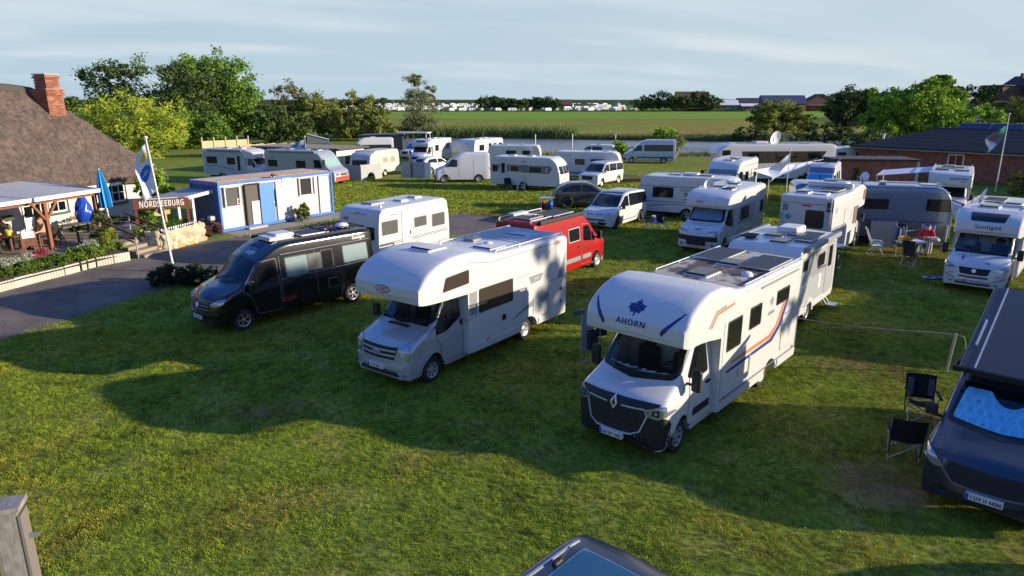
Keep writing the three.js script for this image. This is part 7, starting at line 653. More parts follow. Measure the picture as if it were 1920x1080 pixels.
function aClass(v, o) { const L = v.L, h = o.h || 2.8, w = v.W / 2; // integrated motorhome
  v.loft('body', [[0, .75, .4, w - .2, .08, 0, .16, .02], [-.05, 1.05, .35, w - .08], [-.2, 1.25, .34, w - .02, .12, .03, .16], [-.55, 1.42, .34, w, .12, .05], [-.72, 1.55, .34, w, .12, .06, .14], [-1.25, 2.25, .36, w, .14, .05, .12], [-1.5, 2.55, .38, w, .14, .03, .1], [-1.95, h - .04, .4, w, .14, 0, .05], [-2.4, h, .4, w, .12, 0, 0], [-L + .2, h, .42], [-L, h - .1, .45, w - .03]], o.mat || C.grp, { arch: [[-1.1, .42, .33], [-L + 2.0, .42, .33]], ns: 8, belt: 1.3, crease: .45 }); v.wheels([-1.1, -L + 2], .33, 'cover', w); v.under(-1.4, -L + .4, w - .28);
  v.p('windscreen', 'F', RP([[w - .14, 1.6], [w - .2, 2.28], [-w + .2, 2.28], [-w + .14, 1.6]], .06), o.ws || C.glass, { off: .012, e: .12 }); v.p('bumper', 'F', RP([[w - .2, .42], [w - .2, .72], [-w + .2, .72], [-w + .2, .42]], .05), o.bump || C.lgrey, { off: .03 }); v.p('grille', 'F', R4(-.4, .85, .4, 1.0, .03), C.dark, { off: .014 }); for (const s of [1, -1]) v.lamp(s, RP([[s * .55, .86], [s * .58, 1.04], [s * .92, 1.04], [s * .9, .86]], .03));
  for (const s of ['L', 'R']) { v.win(s, RP([[-1.35, 1.5], [-1.55, 2.1], [-2.1, 2.1], [-2.1, 1.5]], .05), C.glass); for (const q of o.side || [R4(-3.9, 1.45, -3, 2, .05), R4(-L + .4, 1.5, -L + 1.3, 2, .05)]) v.win(s, q, o.pane || C.smoke); const d = v.door(s, R4(-2.9, .55, -2.3, 2.2, .05), o.mat || C.grp); if (o.stripe) v.p('side_stripe', s, strip(o.stripe, .05), o.sm || C.grey, { off: .006, e: .3 }); }
  v.add('wing_mirror', [-1, 1].flatMap(s => [box(.12, .5, .22, -.95, 1.95, s * (w + .22), .04), bar([-1.2, 2.25, s * (w - .05)], [-.95, 2.1, s * (w + .2)], .025)]), C.plastic); v.hatch(-2.6, 0, h, .7, .6, C.smoke); v.hatch(-L + 2, .2, h, .5, .5, C.lgrey); v.solar(-L + 3, -.2, h, 1.3, .7); v.rail(-2.2, -L + .3, w - .12, h, .03); v.rail(-2.2, -L + .3, -w + .12, h, .03); if (o.awn) v.awning(-1.9, -L + .6, o.awn * (w + .05), h - .12, C.grey, .08); }
aClass(new Vehicle('integrated_motorhome', 'white integrated motorhome with wide blinded windscreen, in front of the long liner', 'motorhome', 15.8, -49.6, 2.13, 6.8, 2.25), { ws: M([.13, .2, .22], .2), stripe: [[-2.6, 2.45], [-6.4, 2.45]] });
aClass(new Vehicle('integrated_motorhome', 'grey integrated motorhome with red bumper and pale green windscreen behind the container office', 'motorhome', -17.6, -59.4, .36, 7.2, 2.3), { mat: M([.33, .35, .37], .4, .2, { clearcoat: .6, clearcoatRoughness: .15 }), ws: M([.3, .46, .42], .25, .2), bump: M([.55, .06, .03], .4), awn: 1, h: 2.85 });
{ const v = new Vehicle('box_camper', 'blue-windscreened high van with a roof rack, under the pale sun sail', 'camper van', 21.8, -48.1, 2.1, 5.9, 1.95); boxVan(v, { ax: [-.95, -4.6], mat: M([.5, .52, .55], .4, 0, { clearcoat: .5, clearcoatRoughness: .2 }), h: 2.65, ws: M([.06, .32, .55], .2, .1), side: [[[-2.6, 1.5], [-2.6, 2.1], [-3.4, 2.1], [-3.4, 1.5]], [[-3.8, 1.5], [-3.8, 2.1], [-4.6, 2.1], [-4.6, 1.5]]] }); v.p('windscreen_bar', 'F', R4(-.03, 1.5, .03, 2.04), C.plastic, { off: .02 }); v.p('dark_cap', 'F', R4(-.8, 2.12, .8, 2.45, .05), M([.12, .16, .24], .3), { off: .01, e: .1 }); const g = []; for (let i = 0; i < 7; i++) g.push(bar([-2.6 - i * .45, 2.8, -.8], [-2.6 - i * .45, 2.8, .8], .02)); for (const s of [-1, 1]) g.push(bar([-2.5, 2.85, s * .8], [-5.5, 2.85, s * .8], .025)); v.add('roof_rack', g, C.plastic); }
{ // rear view of an alcove motorhome
  const v = new Vehicle('alcove_motorhome', 'white alcove motorhome seen from behind, ladder and brown rear window, lettering up its rear edge', 'motorhome', 14.65, -31.6, -.88, 6.1, 2.2);
  const A = [[-1.0, .42, .33], [-4.4, .42, .33]]; v.loft('cab', CAB.ducato(.98, [[-1.9, 2.1], [-2.3, 2.12, .3, .98]]), C.white, { arch: [A[0]] }); v.loft('body', [[-.4, 2.3, 2.15, 1.05, .05, 0, .1, .01], [-.42, 2.6, 2.1], [-.7, 2.9, 2.05, 1.1, .08], [-1.3, 3.05, 2.02, 1.1, .08, 0, .04], [-2.0, 3.06, 2.0, 1.1, .07, 0, 0], [-2.05, 3.05, .42], [-2.9, 2.95, .42], [-3.2, 2.9], [-6.0, 2.88, .42, 1.1, .06], [-6.1, 2.84, .45]], C.grp, { arch: [A[1]], ns: 9, tuck: .02, crease: .4 }); v.wheels([-1, -4.4], .33, 'cover', 1.0); v.under(-1.4, -5.8, .8);
  v.win('B', R4(.02, 1.57, .73, 2.28, .08), C.brown); v.p('brake_light', 'B', R4(-.2, 2.46, .2, 2.52), C.tail, { off: .02 }); v.p('rear_seam', 'B', R4(-1.05, 2.56, 1.05, 2.59), C.grey, { off: .006 }); v.p('dark_corner', 'B', R4(.78, 2.28, 1.08, 2.7, .02), M([.05, .07, .12], .4), { off: .008 }); v.add('ladder', [...[.82, 1.02].map(z => bar([-6.16, .6, z], [-6.16, 2.9, z], .02)), ...Array.from({ length: 8 }, (_, i) => bar([-6.16, .75 + i * .28, .82], [-6.16, .75 + i * .28, 1.02], .015))], C.alu); v.text('B', 'PAELLER', -.92, 1.55, .2, C.grey, { rot: Math.PI / 2, off: .008 }); v.p('emblem', 'B', R4(-1.0, 2.2, -.76, 2.5, .02), C.grey, { off: .008 }); v.p('teal_emblem', 'B', circ(-.74, 1.95, .13), M([.02, .3, .38], .4), { off: .012 }); v.add('bike_rack', [bar([-6.2, 1.45, -.4], [-6.3, 1.35, .3], .03), bar([-6.2, 1.6, -.4], [-6.35, 1.4, -.35], .025), bar([-6.2, 1.55, -.1], [-6.32, 1.5, .1], .03), bar([-6.14, 1.3, -.3], [-6.14, 1.6, -.3], .02)], C.dark);
  for (const s of ['L', 'R']) { v.win(s, R4(-2.6, 1.38, -1.85, 2.1, .06), M([.3, .17, .12], .25)); v.win(s, R4(-1.15, 2.35, -.7, 2.75, .05), M([.3, .17, .12], .25)); const d = v.door(s, R4(-4.2, .6, -3.6, 2.2, .06), C.grp); v.p('blue_dash', s, strip([[-3.1, 1.6], [-2.95, 2.1]], .06), M([.1, .4, .55], .4), { off: .006 }); v.p('cab_window', s, RP([[-1.2, 1.42], [-1.64, 1.95], [-2.0, 1.97], [-2.02, 1.38]], .06), C.glass, { off: .012, on: [v.c[0]] }); v.p('vent_grille', s, R4(-5.7, 2.2, -5.45, 2.45), C.lgrey, { off: .01 }); }
  v.mirror(-1.2, 1.45, .96, C.plastic, 1.1); v.hatch(-5.0, -.5, 2.9, .6, .5, C.smoke); v.hatch(-5.1, .3, 2.9, .5, .5, C.lgrey, .9); v.solar(-3.6, .3, 2.92, 1.3, .9); v.add('roof_fairing', box(.3, .22, 2.0, -2.75, 3.08, 0, .08), C.grp); v.hatch(-1.6, .2, 3.05, .6, .5, C.lgrey); v.awning(-2.6, -5.8, -1.14, 2.78, C.whitep, .08); }
{ // long blue-grey bus camper
  const v = new Vehicle('bus_motorhome', 'long glossy blue-grey motorhome standing sideways behind the camping chairs at right', 'motorhome', 17.9, -34.1, .25, 7.3, 2.3);
  const A = [[-1.5, .48, .4], [-5.4, .48, .4]]; v.loft('body', [[0, 1.2, .5, 1.0, .1, 0, .15, .02], [-.08, 1.9, .45, 1.1], [-.25, 2.5, .42, 1.14, .14], [-.6, 2.82, .42, 1.15, .16], [-1.1, 2.9, .42, 1.15, .14, 0, 0], [-7.1, 2.9, .42, 1.15, .14], [-7.3, 2.75, .48, 1.12]], paint([.1, .155, .24], { metalness: .3, roughness: .3 }), { arch: A, ns: 9, tuck: .02 }); v.wheels([-1.5, -5.4], .4, 'cover', 1.14); v.under(-.8, -6.9, .85, .7);
  for (const s of ['L', 'R']) { v.win(s, R4(-4.1, 1.8, -3.05, 2.24, .05)); v.win(s, R4(-1.35, 1.78, -.35, 2.3, .05)); v.p('dark_line', s, R4(-7.2, 1.2, -.1, 1.24), C.dark, { off: .006, e: .5 }); v.p('lower_band', s, R4(-7.2, .5, -.15, 1.1, .03), M([.1, .12, .14], .3, .3), { off: .005, e: .3 }); v.p('hatch_panel', s, R4(-2.6, .75, -2.15, 1.08, .02), C.dark, { off: .012 }); v.p('marker_lamp', s, R4(-2.8, .56, -2.6, .62), C.orange, { off: .016 }); v.p('swallow_mark', s, strip([[-.5, 2.55], [-.4, 2.62], [-.32, 2.52], [-.24, 2.62]], .03), C.plate, { off: .008 }); }
  v.p('windscreen', 'F', R4(-.95, 1.4, .95, 2.3, .06), C.glass, { off: .012, e: .12 }); v.add('wing_mirror', [-1, 1].flatMap(s => [box(.12, .5, .22, .1, 1.95, s * 1.4, .05), bar([-.3, 2.3, s * 1.1], [.1, 2.15, s * 1.35], .03)]), C.plastic); v.hatch(-5.3, -.3, 2.92, .8, .6, C.smoke); v.hatch(-1.1, .3, 2.92, .8, .5, C.smoke, .25); v.add('roof_box', [box(1.7, .08, .2, -2.6, 3.02, .5, .03), box(.3, .14, .3, -3.2, 3.0, .3, .04)], C.whitep); v.dish(-4.1, 3.0, .2, .27, 2.2); }
{ // semi-integrated with awning
  const v = new Vehicle('motorhome', 'white motorhome with its awning rolled out to the left, close to the brick building', 'motorhome', 26.9, -42.0, 2.15, 6.9, 2.25);
  const A = [[-.95, .43, .34], [-4.9, .42, .34]]; v.loft('cab', CAB.ducato(1.0, [[-1.9, 2.14], [-2.3, 2.18, .3, 1.0]]), C.white, { arch: [A[0]] }); v.loft('body', [[-1.0, 2.14, 2.06, 1.0, .04, 0, .12, .01], [-1.02, 2.5, 2.0, 1.06, .06], [-1.25, 2.74, 2.0, 1.1, .07], [-1.6, 2.8, 2.0, 1.12, .07, 0, .04], [-2.2, 2.82, 2.0, 1.12, .06, 0, 0], [-2.22, 2.82, .42], [-6.8, 2.82, .42, 1.12, .06], [-6.9, 2.76, .45]], C.grp, { arch: [A[1]], ns: 9, tuck: .02, crease: .4 }); v.wheels([-.95, -4.9], .34, 'cover', 1.0); v.under(-1.4, -6.5, .8);
  v.p('windscreen', 'F', RP([[.82, 1.44], [.76, 2.02], [-.76, 2.02], [-.82, 1.44]], .05), C.glass, { off: .012, on: [v.c[0]] }); v.text('F', 'DETHLEFFS', -.4, 2.42, .12, C.blueink, { slant: .2, on: [v.c[1]], off: .01 }); v.p('red_dash', 'F', R4(-.75, 2.3, -.5, 2.34), C.redink, { off: .01, on: [v.c[1]] }); for (const s of ['L', 'R']) { for (const q of [R4(-3.6, 1.4, -2.9, 2.0, .04), R4(-4.8, 1.4, -4.1, 2.0, .04), R4(-6.4, 1.5, -5.7, 2.0, .04)]) v.win(s, q, M([.16, .06, .05], .2)); v.p('cab_window', s, RP([[-1.2, 1.4], [-1.64, 1.95], [-2.0, 1.97], [-2.02, 1.38]], .06), C.glass, { off: .012, on: [v.c[0]] }); }
  v.hatch(-2.6, -.5, 2.82, .8, .7, C.smoke); v.hatch(-2.8, .5, 2.82, .8, .7, C.smoke); v.solar(-4.4, 0, 2.83, 1.4, 1.2); v.hatch(-6, .2, 2.82, .6, .6, C.lgrey); v.rail(-2.3, -6.7, 1.0, 2.83); v.rail(-2.3, -6.7, -1.0, 2.83); v.mirror(-1.2, 1.42, .96); const w = M([.6, .62, .66], .7, 0, { side: THREE.DoubleSide }); v.add('awning_sheet', box(4.2, .03, 2.9, -4.6, 0, 0).rotateX(.13).translate(0, 2.52, 2.5), w); v.add('awning_bar', box(4.3, .1, .1, -4.6, 2.3, 3.96, .02), C.whitep); v.add('awning_leg', [bar([-2.6, 0, 3.9], [-2.6, 2.3, 3.94], .025), bar([-6.6, 0, 3.9], [-6.6, 2.3, 3.94], .025)], C.alu); }
{ const v = new Vehicle('touring_caravan', 'pale blue-white caravan with one dark window, between the long liner and the brick building', 'caravan', 33.5, -69.6, 3.05, 5.0, 2.3); caravan(v, { h: 2.5 }); for (const s of ['L', 'R']) { v.win(s, R4(-4.3, 1.45, -3.0, 2.0, .08)); v.win(s, R4(-1.9, 1.45, -1.1, 2.0, .08)); } v.hatch(-2.5, 0, 2.5, .6, .6, C.lgrey); }
{ const v = new Vehicle('delivery_van', 'white van with its rear doors toward the right, at the edge of the pond', 'van', 9.8, -82.3, 3.4, 5, 1.95); car(v, T6(.97, 1.97), { ...T6o, mat: C.white, style: 'steel', side: [T6o.side[0], T6o.side[1]] }); for (const s of [-1, 1]) v.p('rear_pane', 'B', R4(s * .08, 1.2, s * .74, 1.72, .04), C.glass, { off: .014 }); v.hatch(-3, 0, 1.95, .5, .5, C.dark); }
{ const v = new Vehicle('touring_caravan', 'off-white caravan with blue base line, behind the plain white passenger van', 'caravan', 7.2, -60.9, .25, 6, 2.3); v.o.position.set(6.9, 0, -62.4); caravan(v, { h: 2.55 }); for (const q of [R4(-4.0, 1.45, -3.2, 1.9, .05), R4(-2.6, 1.45, -1.5, 1.9, .05)]) v.win('R', q); v.door('R', R4(-5.2, .6, -4.5, 2.2, .05), C.grp); v.p('blue_line', 'R', R4(-5.9, .62, -.15, .78), M([.16, .2, .3], .5), { off: .006, e: .5 }); v.hatch(-3, 0, 2.55, .5, .5, C.lgrey); v.hatch(-1.4, 0, 2.55, .5, .5, C.lgrey); }
{ const v = new Vehicle('touring_caravan', 'tall white caravan with four dark windows in its sunlit side, before the pond', 'caravan', -3.75, -82.7, 2.07, 6.8, 2.4); caravan(v, { h: 2.65, front: [[0, 1.2, .5], [-.03, 1.9, .45], [-.15, 2.3, .42], [-.4, 2.55, .4], [-.8, 2.65]] }); for (const q of [R4(-2.2, 1.4, -1.2, 2.0, .05), R4(-3.9, 1.5, -3.3, 2.1, .05), R4(-5.1, 1.6, -4.4, 2.05, .05), R4(-6.5, 1.5, -5.7, 2.05, .05)]) v.win('L', q); v.p('front_panel', 'F', R4(-1, .7, 1, 1.9, .1), C.grp, { off: .012 }); v.text('F', 'HOBBY', -.2, 2.12, .12, C.grey, { off: .01 }); v.hatch(-3, 0, 2.65, .6, .6, C.lgrey); v.hatch(-4.5, .2, 2.65, .6, .6, C.lgrey); v.door('R', R4(-3.4, .6, -2.7, 2.2, .05), C.grp); }
{ const v = new Vehicle('touring_caravan', 'low white caravan of which only the roof shows, behind the pale panel van', 'caravan', .35, -73.5, .12, 5.6, 2.3); caravan(v, { h: 2.45 }); v.win('R', R4(-3.6, 1.4, -2.6, 1.9, .05)); v.win('R', R4(-1.9, 1.4, -1.1, 1.9, .05)); v.hatch(-2, 0, 2.45, .5, .5, C.lgrey); v.hatch(-4, 0, 2.45, .8, .5, M([.2, .3, .45], .3)); v.rail(-1, -5, .9, 2.45); }
{ const v = new Vehicle('motorhome', 'white motorhome with a maroon side swoosh, left of the tall caravan by the pond', 'motorhome', -9.45, -79.3, 1.94, 6.9, 2.2);
  const A = [[-.95, .43, .34], [-4.85, .42, .34]]; v.loft('cab', CAB.ducato(1.0, [[-1.9, 2.14], [-2.3, 2.18, .3, 1.0]]), C.white, { arch: [A[0]] }); v.loft('body', [[-1.1, 2.14, 2.06, 1.0, .04, 0, .14, .01], [-1.12, 2.36, 2.0, 1.04, .06], [-1.5, 2.6, 2.0, 1.08, .1], [-2.0, 2.76, 2.0, 1.1, .1, 0, .04], [-2.2, 2.8, 2.0, 1.1, .08, 0, 0], [-2.22, 2.8, .42], [-6.8, 2.8, .42, 1.1, .06], [-6.9, 2.74, .45]], C.grp, { arch: [A[1]], tuck: .02, crease: .4 }); v.wheels([-.95, -4.85], .34, 'cover', 1.0); v.under(-1.4, -6.5, .8);
  v.p('windscreen', 'F', RP([[.82, 1.44], [.76, 2.02], [-.76, 2.02], [-.82, 1.44]], .05), C.glass, { off: .012, on: [v.c[0]] }); for (const s of ['L', 'R']) { v.win(s, R4(-3.6, 1.5, -2.8, 2.1, .05)); v.win(s, R4(-6.3, 1.6, -5.6, 2.2, .05), M([.2, .04, .04], .3)); v.p('maroon_swoosh', s, strip([[-2.4, 1.1], [-4.2, 1.4], [-5.6, 1.75], [-6.5, 2.4]], [.04, .06, .1, .2]), M([.25, .02, .04], .4), { off: .006, e: .3 }); v.p('cab_window', s, RP([[-1.2, 1.4], [-1.64, 1.95], [-2.0, 1.97], [-2.02, 1.38]], .06), C.glass, { off: .012, on: [v.c[0]] }); } v.p('roof_window', 'F', RP([[.6, 2.68], [.55, 2.5], [-.55, 2.5], [-.6, 2.68]], .03), C.smoke, { off: .012, on: [v.c[1]] }); v.p('grille', 'F', R4(-.45, .72, .45, .98, .03), C.dark, { off: .014, on: [v.c[0]] }); v.hatch(-3, 0, 2.8, .6, .6, C.smoke, .5); v.hatch(-4.4, 0, 2.8, .6, .6, C.lgrey); v.mirror(-1.2, 1.42, .96); }
{ const v = new Vehicle('touring_caravan', 'small cream old-fashioned caravan behind grey canvas windbreaks', 'caravan', -13.1, -65.8, 1.96, 5.2, 2.25); caravan(v, { h: 2.45, mat: C.cream, front: [[0, 1.0, .5], [-.08, 1.5, .45], [-.2, 1.9, .42], [-.5, 2.2, .4], [-.9, 2.3]] }); for (const q of [R4(-3.1, 1.3, -2.3, 1.75, .06), R4(-4.4, 1.25, -3.7, 1.75, .06)]) { const f = v.win('L', q, M([.35, .26, .18], .3), { frame: C.cream }); } v.p('front_window', 'F', R4(-.8, 1.15, .8, 1.65, .08), C.smoke, { off: .012 }); v.p('side_rib', 'L', R4(-4.6, 1.0, -.3, 1.03), C.lgrey, { off: .008, e: .5 }); v.hatch(-1.6, 0, 2.3, .6, .6, C.grey); }
{ const v = new Vehicle('box_camper', 'white high-roof camper van with a long dark side band, behind the cream caravan', 'camper van', -17.2, -82.9, 2.9, 6, 2.0); boxVan(v, { ax: [-.95, -4.6], mat: C.white, h: 2.75, side: [[[-2.3, 1.35], [-2.3, 1.95], [-5.7, 1.95], [-5.7, 1.35]]] }); v.hatch(-3.6, 0, 2.75, .6, .6, C.lgrey); }
{ const v = new Vehicle('passenger_van', 'white van with blue-tinted windscreen beside the white high-roof camper in the back row', 'van', -11.9, -87.5, 2.2, 4.9, 1.9); car(v, T6(.95, 2.0), { ...T6o, mat: C.white, style: 'cover', wsm: M([.05, .12, .22], .1) }); v.add('roof_box', box(2.4, .2, 1.3, -3.2, 2.1, 0, .1), C.whitep); }
car(new Vehicle('hatchback_car', 'white car seen from behind beside the grey windbreak', 'car', -7.6, -68.6, -.75, 4.5, 1.85), [[0, .5, .3, .7, .06, 0, .2, .01], [-.1, .8, .24, .88, .08, .02, .2], [-1.0, 1.05, .22, .92, .1, .06, .12], [-1.2, 1.1], [-2.0, 1.52, .22, .92, .1, .16, .04], [-2.5, 1.62, .22, .92, .1, .18, 0], [-3.6, 1.58], [-4.1, 1.4, .28, .92, .12, .17, -.04], [-4.4, 1.02, .32, .9, .12, .05, -.08], [-4.5, .7, .38, .85]], { ax: [-.9, -3.55], mat: C.white, R: .34, style: 'alloy', belt: .95, ws: [[.72, 1.1], [.62, 1.5], [-.62, 1.5], [-.72, 1.1]], rw: [[.64, 1.08], [.56, 1.44], [-.56, 1.44], [-.64, 1.08]], side: [[[-1.5, 1.05], [-2.1, 1.46], [-2.6, 1.5], [-2.62, 1.05]], [[-2.7, 1.05], [-2.7, 1.5], [-3.6, 1.44], [-3.9, 1.12]]], tail: [[.5, .98], [.82, 1.02], [.84, .88], [.5, .86]], rplate: ['SL K 90', .6], mir: [-1.45, 1.05] });
{ const v = new Vehicle('motorhome', 'grey-sided motorhome with two framed windows, left one of two behind the container office', 'motorhome', -24.5, -62.6, .35, 6.9, 2.2);
  const A = [[-.95, .43, .34], [-4.85, .42, .34]]; v.loft('cab', CAB.ducato(1.0, [[-1.9, 2.14], [-2.3, 2.18, .3, 1.0]]), C.white, { arch: [A[0]] }); v.loft('body', [[-1.0, 2.1, 2.0, 1.0, .04, 0, .14, .01], [-1.06, 2.36, 1.98, 1.04, .06], [-1.5, 2.6, 1.98, 1.08, .12], [-2.1, 2.74, 1.98, 1.1, .12, 0, .03], [-2.2, 2.76, 1.98, 1.1, .1, 0, 0], [-2.22, 2.76, .42], [-6.8, 2.76, .42, 1.1, .08], [-6.9, 2.68, .45]], C.grp, { arch: [A[1]], tuck: .02, crease: .4 }); v.wheels([-.95, -4.85], .34, 'cover', 1.0); v.under(-1.4, -6.5, .8);
  v.p('windscreen', 'F', RP([[.82, 1.44], [.76, 2.02], [-.76, 2.02], [-.82, 1.44]], .05), C.glass, { off: .012, on: [v.c[0]] }); for (const s of ['L', 'R']) { v.p('grey_side', s, R4(-6.7, .6, -2.3, 2.56, .1), C.lgrey, { off: .004, e: .4, on: [v.c[1]] }); v.win(s, R4(-6.4, 1.5, -5.3, 2.05, .05)); v.win(s, R4(-4.1, 1.45, -3.3, 2.0, .05)); v.p('door_window', s, R4(-3.0, .9, -2.7, 2.2, .03), C.smoke, { off: .012 }); v.p('red_mark', s, strip([[-5.0, 2.1], [-4.7, 2.2], [-4.3, 2.12]], .04), C.redink, { off: .01 }); v.p('wave_line', s, strip([[-6.6, 1.3], [-5, 1.25], [-3.4, .95]], .04), C.dark, { off: .01, e: .3 }); v.p('cab_window', s, RP([[-1.2, 1.4], [-1.64, 1.95], [-2.0, 1.97], [-2.02, 1.38]], .06), C.glass, { off: .012, on: [v.c[0]] }); } v.awning(-2.4, -6.2, 1.13, 2.62, C.grey, .09); v.hatch(-3.4, 0, 2.76, .6, .6, C.lgrey); v.hatch(-5, 0, 2.76, .5, .5, C.smoke); v.mirror(-1.2, 1.42, .96); v.text('F', 'CARADO', -.4, 2.3, .1, C.redink, { on: [v.c[1]], off: .01 }); }
{ const v = new Vehicle('camper_van', 'dark camper van with a tilted pop-up roof before the trees at left', 'camper van', -24.3, -84.8, 2.9, 4.9, 1.9); car(v, T6(.95), { ...T6o, mat: C.dkgrey, style: 'cover' }); v.add('pop_roof', [box(2.7, .07, 1.5, 0, 0, 0, .03).rotateZ(.26).translate(-3.1, 2.75, 0)], M([.3, .36, .44], .4)); v.add('pop_tent', [extr([[-4.35, 1.95], [-1.8, 1.95], [-1.8, 3.05], [-4.35, 2.4]], 1.3).translate(0, 0, -.65)], M([.12, .13, .15], .9)); }
// three vehicles right of the frame, whose long shadows cross the lawn
for (const [x, z, yaw, L, h, lab] of [[20.5, -18.0, 2.25, 7, 2.9, 'white motorhome outside the frame, nearest to the right edge'], [24.5, -20.6, 2.25, 7, 3.0, 'white motorhome outside the frame, second from the right edge'], [33.5, -33.0, 2.25, 7, 2.9, 'white motorhome outside the frame, beyond the brick building end']]) { const v = new Vehicle('motorhome', lab, 'motorhome', x, z, yaw, L, 2.3); aClass(v, { h }); }
car(new Vehicle('hatchback_car', 'silver car outside the frame, right of the foreground car', 'car', 10.4, -6.3, 2.2, 4.5, 1.85), [[0, .5, .3, .7, .06, 0, .2, .01], [-.1, .8, .24, .88, .08, .02, .2], [-1.0, 1.05, .22, .92, .1, .06, .12], [-1.2, 1.1], [-2.0, 1.52, .22, .92, .1, .16, .04], [-2.5, 1.62, .22, .92, .1, .18, 0], [-3.6, 1.58], [-4.1, 1.4, .28, .92, .12, .17, -.04], [-4.4, 1.02, .32, .9, .12, .05, -.08], [-4.5, .7, .38, .85]], { ax: [-.9, -3.55], mat: C.silver, belt: .95, ws: [[.72, 1.1], [.62, 1.5], [-.62, 1.5], [-.72, 1.1]], side: [[[-1.5, 1.05], [-2.1, 1.46], [-3.5, 1.46], [-3.8, 1.12]]] });
// ================= CAMPING FURNITURE, PEOPLE, SMALL THINGS =================
function foldChair(label, x, z, turn, grey) { const t = thing('camping_chair', label, 'chair', x, 0, z, turn); const B = C.dark, P = C.steel; mesh('seat', grid(6, 6, (u, v) => [(u - .5) * .52, .42 - .06 * Math.sin(u * 3.14) + .04 * v, (v - .5) * .46]), M([.012, .012, .013], .9, 0, { side: THREE.DoubleSide }), t); mesh('backrest', grid(6, 6, (u, v) => [(u - .5) * .56, .42 + v * .52, -.24 - v * .16 - .04 * Math.sin(u * 3.14)]), M([.012, .012, .013], .9, 0, { side: THREE.DoubleSide }), t); if (grey) for (const s of [-1, 1]) mesh('side_panel', grid(4, 4, (u, v) => [s * (.14 + .12 * u), .5 + v * .36, -.255 - v * .11 + .006]), M([.1, .1, .1], .9, 0, { side: THREE.DoubleSide }), t); for (const s of [-1, 1]) { mesh('leg', bar([s * .27, 0, .26], [s * .22, .44, -.2], .012), P, t); mesh('leg', bar([s * .27, 0, -.26], [s * .27, .62, .2], .012), P, t); mesh('back_post', bar([s * .27, .1, -.2], [s * .29, .95, -.42], .013), B, t); mesh('armrest', box(.07, .03, .5, s * .3, .63, 0, .012), B, t); } mesh('cross_bar', [bar([-.27, .02, .26], [.27, .4, .2], .01), bar([.27, .02, .26], [-.27, .4, .2], .01), bar([-.27, .02, -.26], [.27, .4, -.22], .01), bar([.27, .02, -.26], [-.27, .4, -.22], .01)], P, t); return t; }
foldChair('black folding camping chair seen from behind, nearest to the dark camper van front', 7.75, -12.2, 2.75, false); foldChair('black and grey folding camping chair facing the viewer, farther one beside the dark camper van', 9.0, -13.75, -.35, true);
{ const t = thing('bag', 'black bag lying beside the camping chairs by the dark van', 'bag', 9.7, 0, -13.6, .4); mesh('body', box(.3, .5, .3, 0, .25, 0, .12), C.dark, t); mesh('strap', tube([[-.1, .48, 0], [0, .62, 0], [.1, .48, 0]], .015), C.dark, t); }
{ const t = thing('washing_line', 'sagging clothes line from the maple-leaf motorhome to a steel post', 'clothes line', 0, 0, 0); mesh('post', [bar([11.25, 0, -16.45], [11.3, 1.1, -16.4], .035, 8)], C.steel, t); mesh('rope', tube([[5.9, 1.4, -18.2], [7.5, 1.18, -17.6], [9.2, 1.08, -17.0], [11.28, 1.07, -16.42], [11.45, 1.05, -16.3], [11.5, .75, -16.25]], .012, 5, 40), M([.3, .27, .2], .9), t); }
{ const t = thing('folded_chair_rack', 'folded black and lilac camping gear with green straps behind the maple-leaf motorhome', 'camping gear', 2.05, 0, -17.0, .3); mesh('lilac_panel', [box(.34, 1.1, .05, -.06, .95, 0, .03)], M([.3, .26, .36], .8), t); mesh('dark_cover', [box(.3, .55, .14, .05, .75, .08, .1), box(.56, .46, .16, .2, 1.52, 0, .14), box(.3, .8, .12, .34, 1.2, 0, .08)], C.dark, t); mesh('green_strap', [box(.34, .14, .05, -.32, 1.5, 0, .03), box(.14, .4, .06, .14, 1.3, .1, .04)], M([.02, .14, .09], .7), t); mesh('frame', [bar([-.3, 0, .2], [-.24, 1.6, 0], .015), bar([.28, 0, .2], [.24, 1.6, 0], .015), bar([-.3, .2, .15], [.28, .2, .15], .012)], C.steel, t); }
// right-hand camping group
function metalChair(label, x, z, turn, cloth, high) { const t = thing('folding_armchair', label, 'chair', x, 0, z, turn); const W = high ? C.whitep : C.steel; mesh('seat', box(.48, .035, .44, 0, .43, .02, .015), cloth, t); mesh('backrest', grid(6, 8, (u, v) => [(u - .5) * .48, .45 + v * (high ? .78 : .7), -.2 - v * .3 + .05 * Math.sin(v * 4)]), cloth, t); for (const s of [-1, 1]) { mesh('leg', tube([[s * .26, 0, .3], [s * .26, .06, .3], [s * .26, .4, .1], [s * .26, .62, -.18]], .018, 6), W, t); mesh('leg', tube([[s * .26, 0, -.34], [s * .26, .3, -.1], [s * .26, .6, .24]], .018, 6), W, t); mesh('armrest', box(.06, .03, .46, s * .28, .63, .02, .014), W, t); mesh('back_post', bar([s * .25, .4, -.18], [s * .25, high ? 1.24 : 1.15, -.5], .015), W, t); } mesh('foot_bar', [bar([-.26, .03, .3], [.26, .03, .3], .016), bar([-.26, .03, -.34], [.26, .03, -.34], .016)], W, t); return t; }
const teal = M([.34, .56, .58], .8, 0, { side: THREE.DoubleSide }), darkc = M([.05, .05, .052], .9, 0, { side: THREE.DoubleSide });
metalChair('pale turquoise high-backed folding chair at the left of the white table', 16.75, -30.7, 1.25, teal, true); metalChair('dark grey folding chair standing with its back to the lawn before the white table', 17.15, -28.6, 2.3, darkc, false); const pc = metalChair('white folding chair with a blue towel on its back holding the person in red', 19.25, -31.1, -.6, M([.06, .22, .5], .85, 0, { side: THREE.DoubleSide }), true);
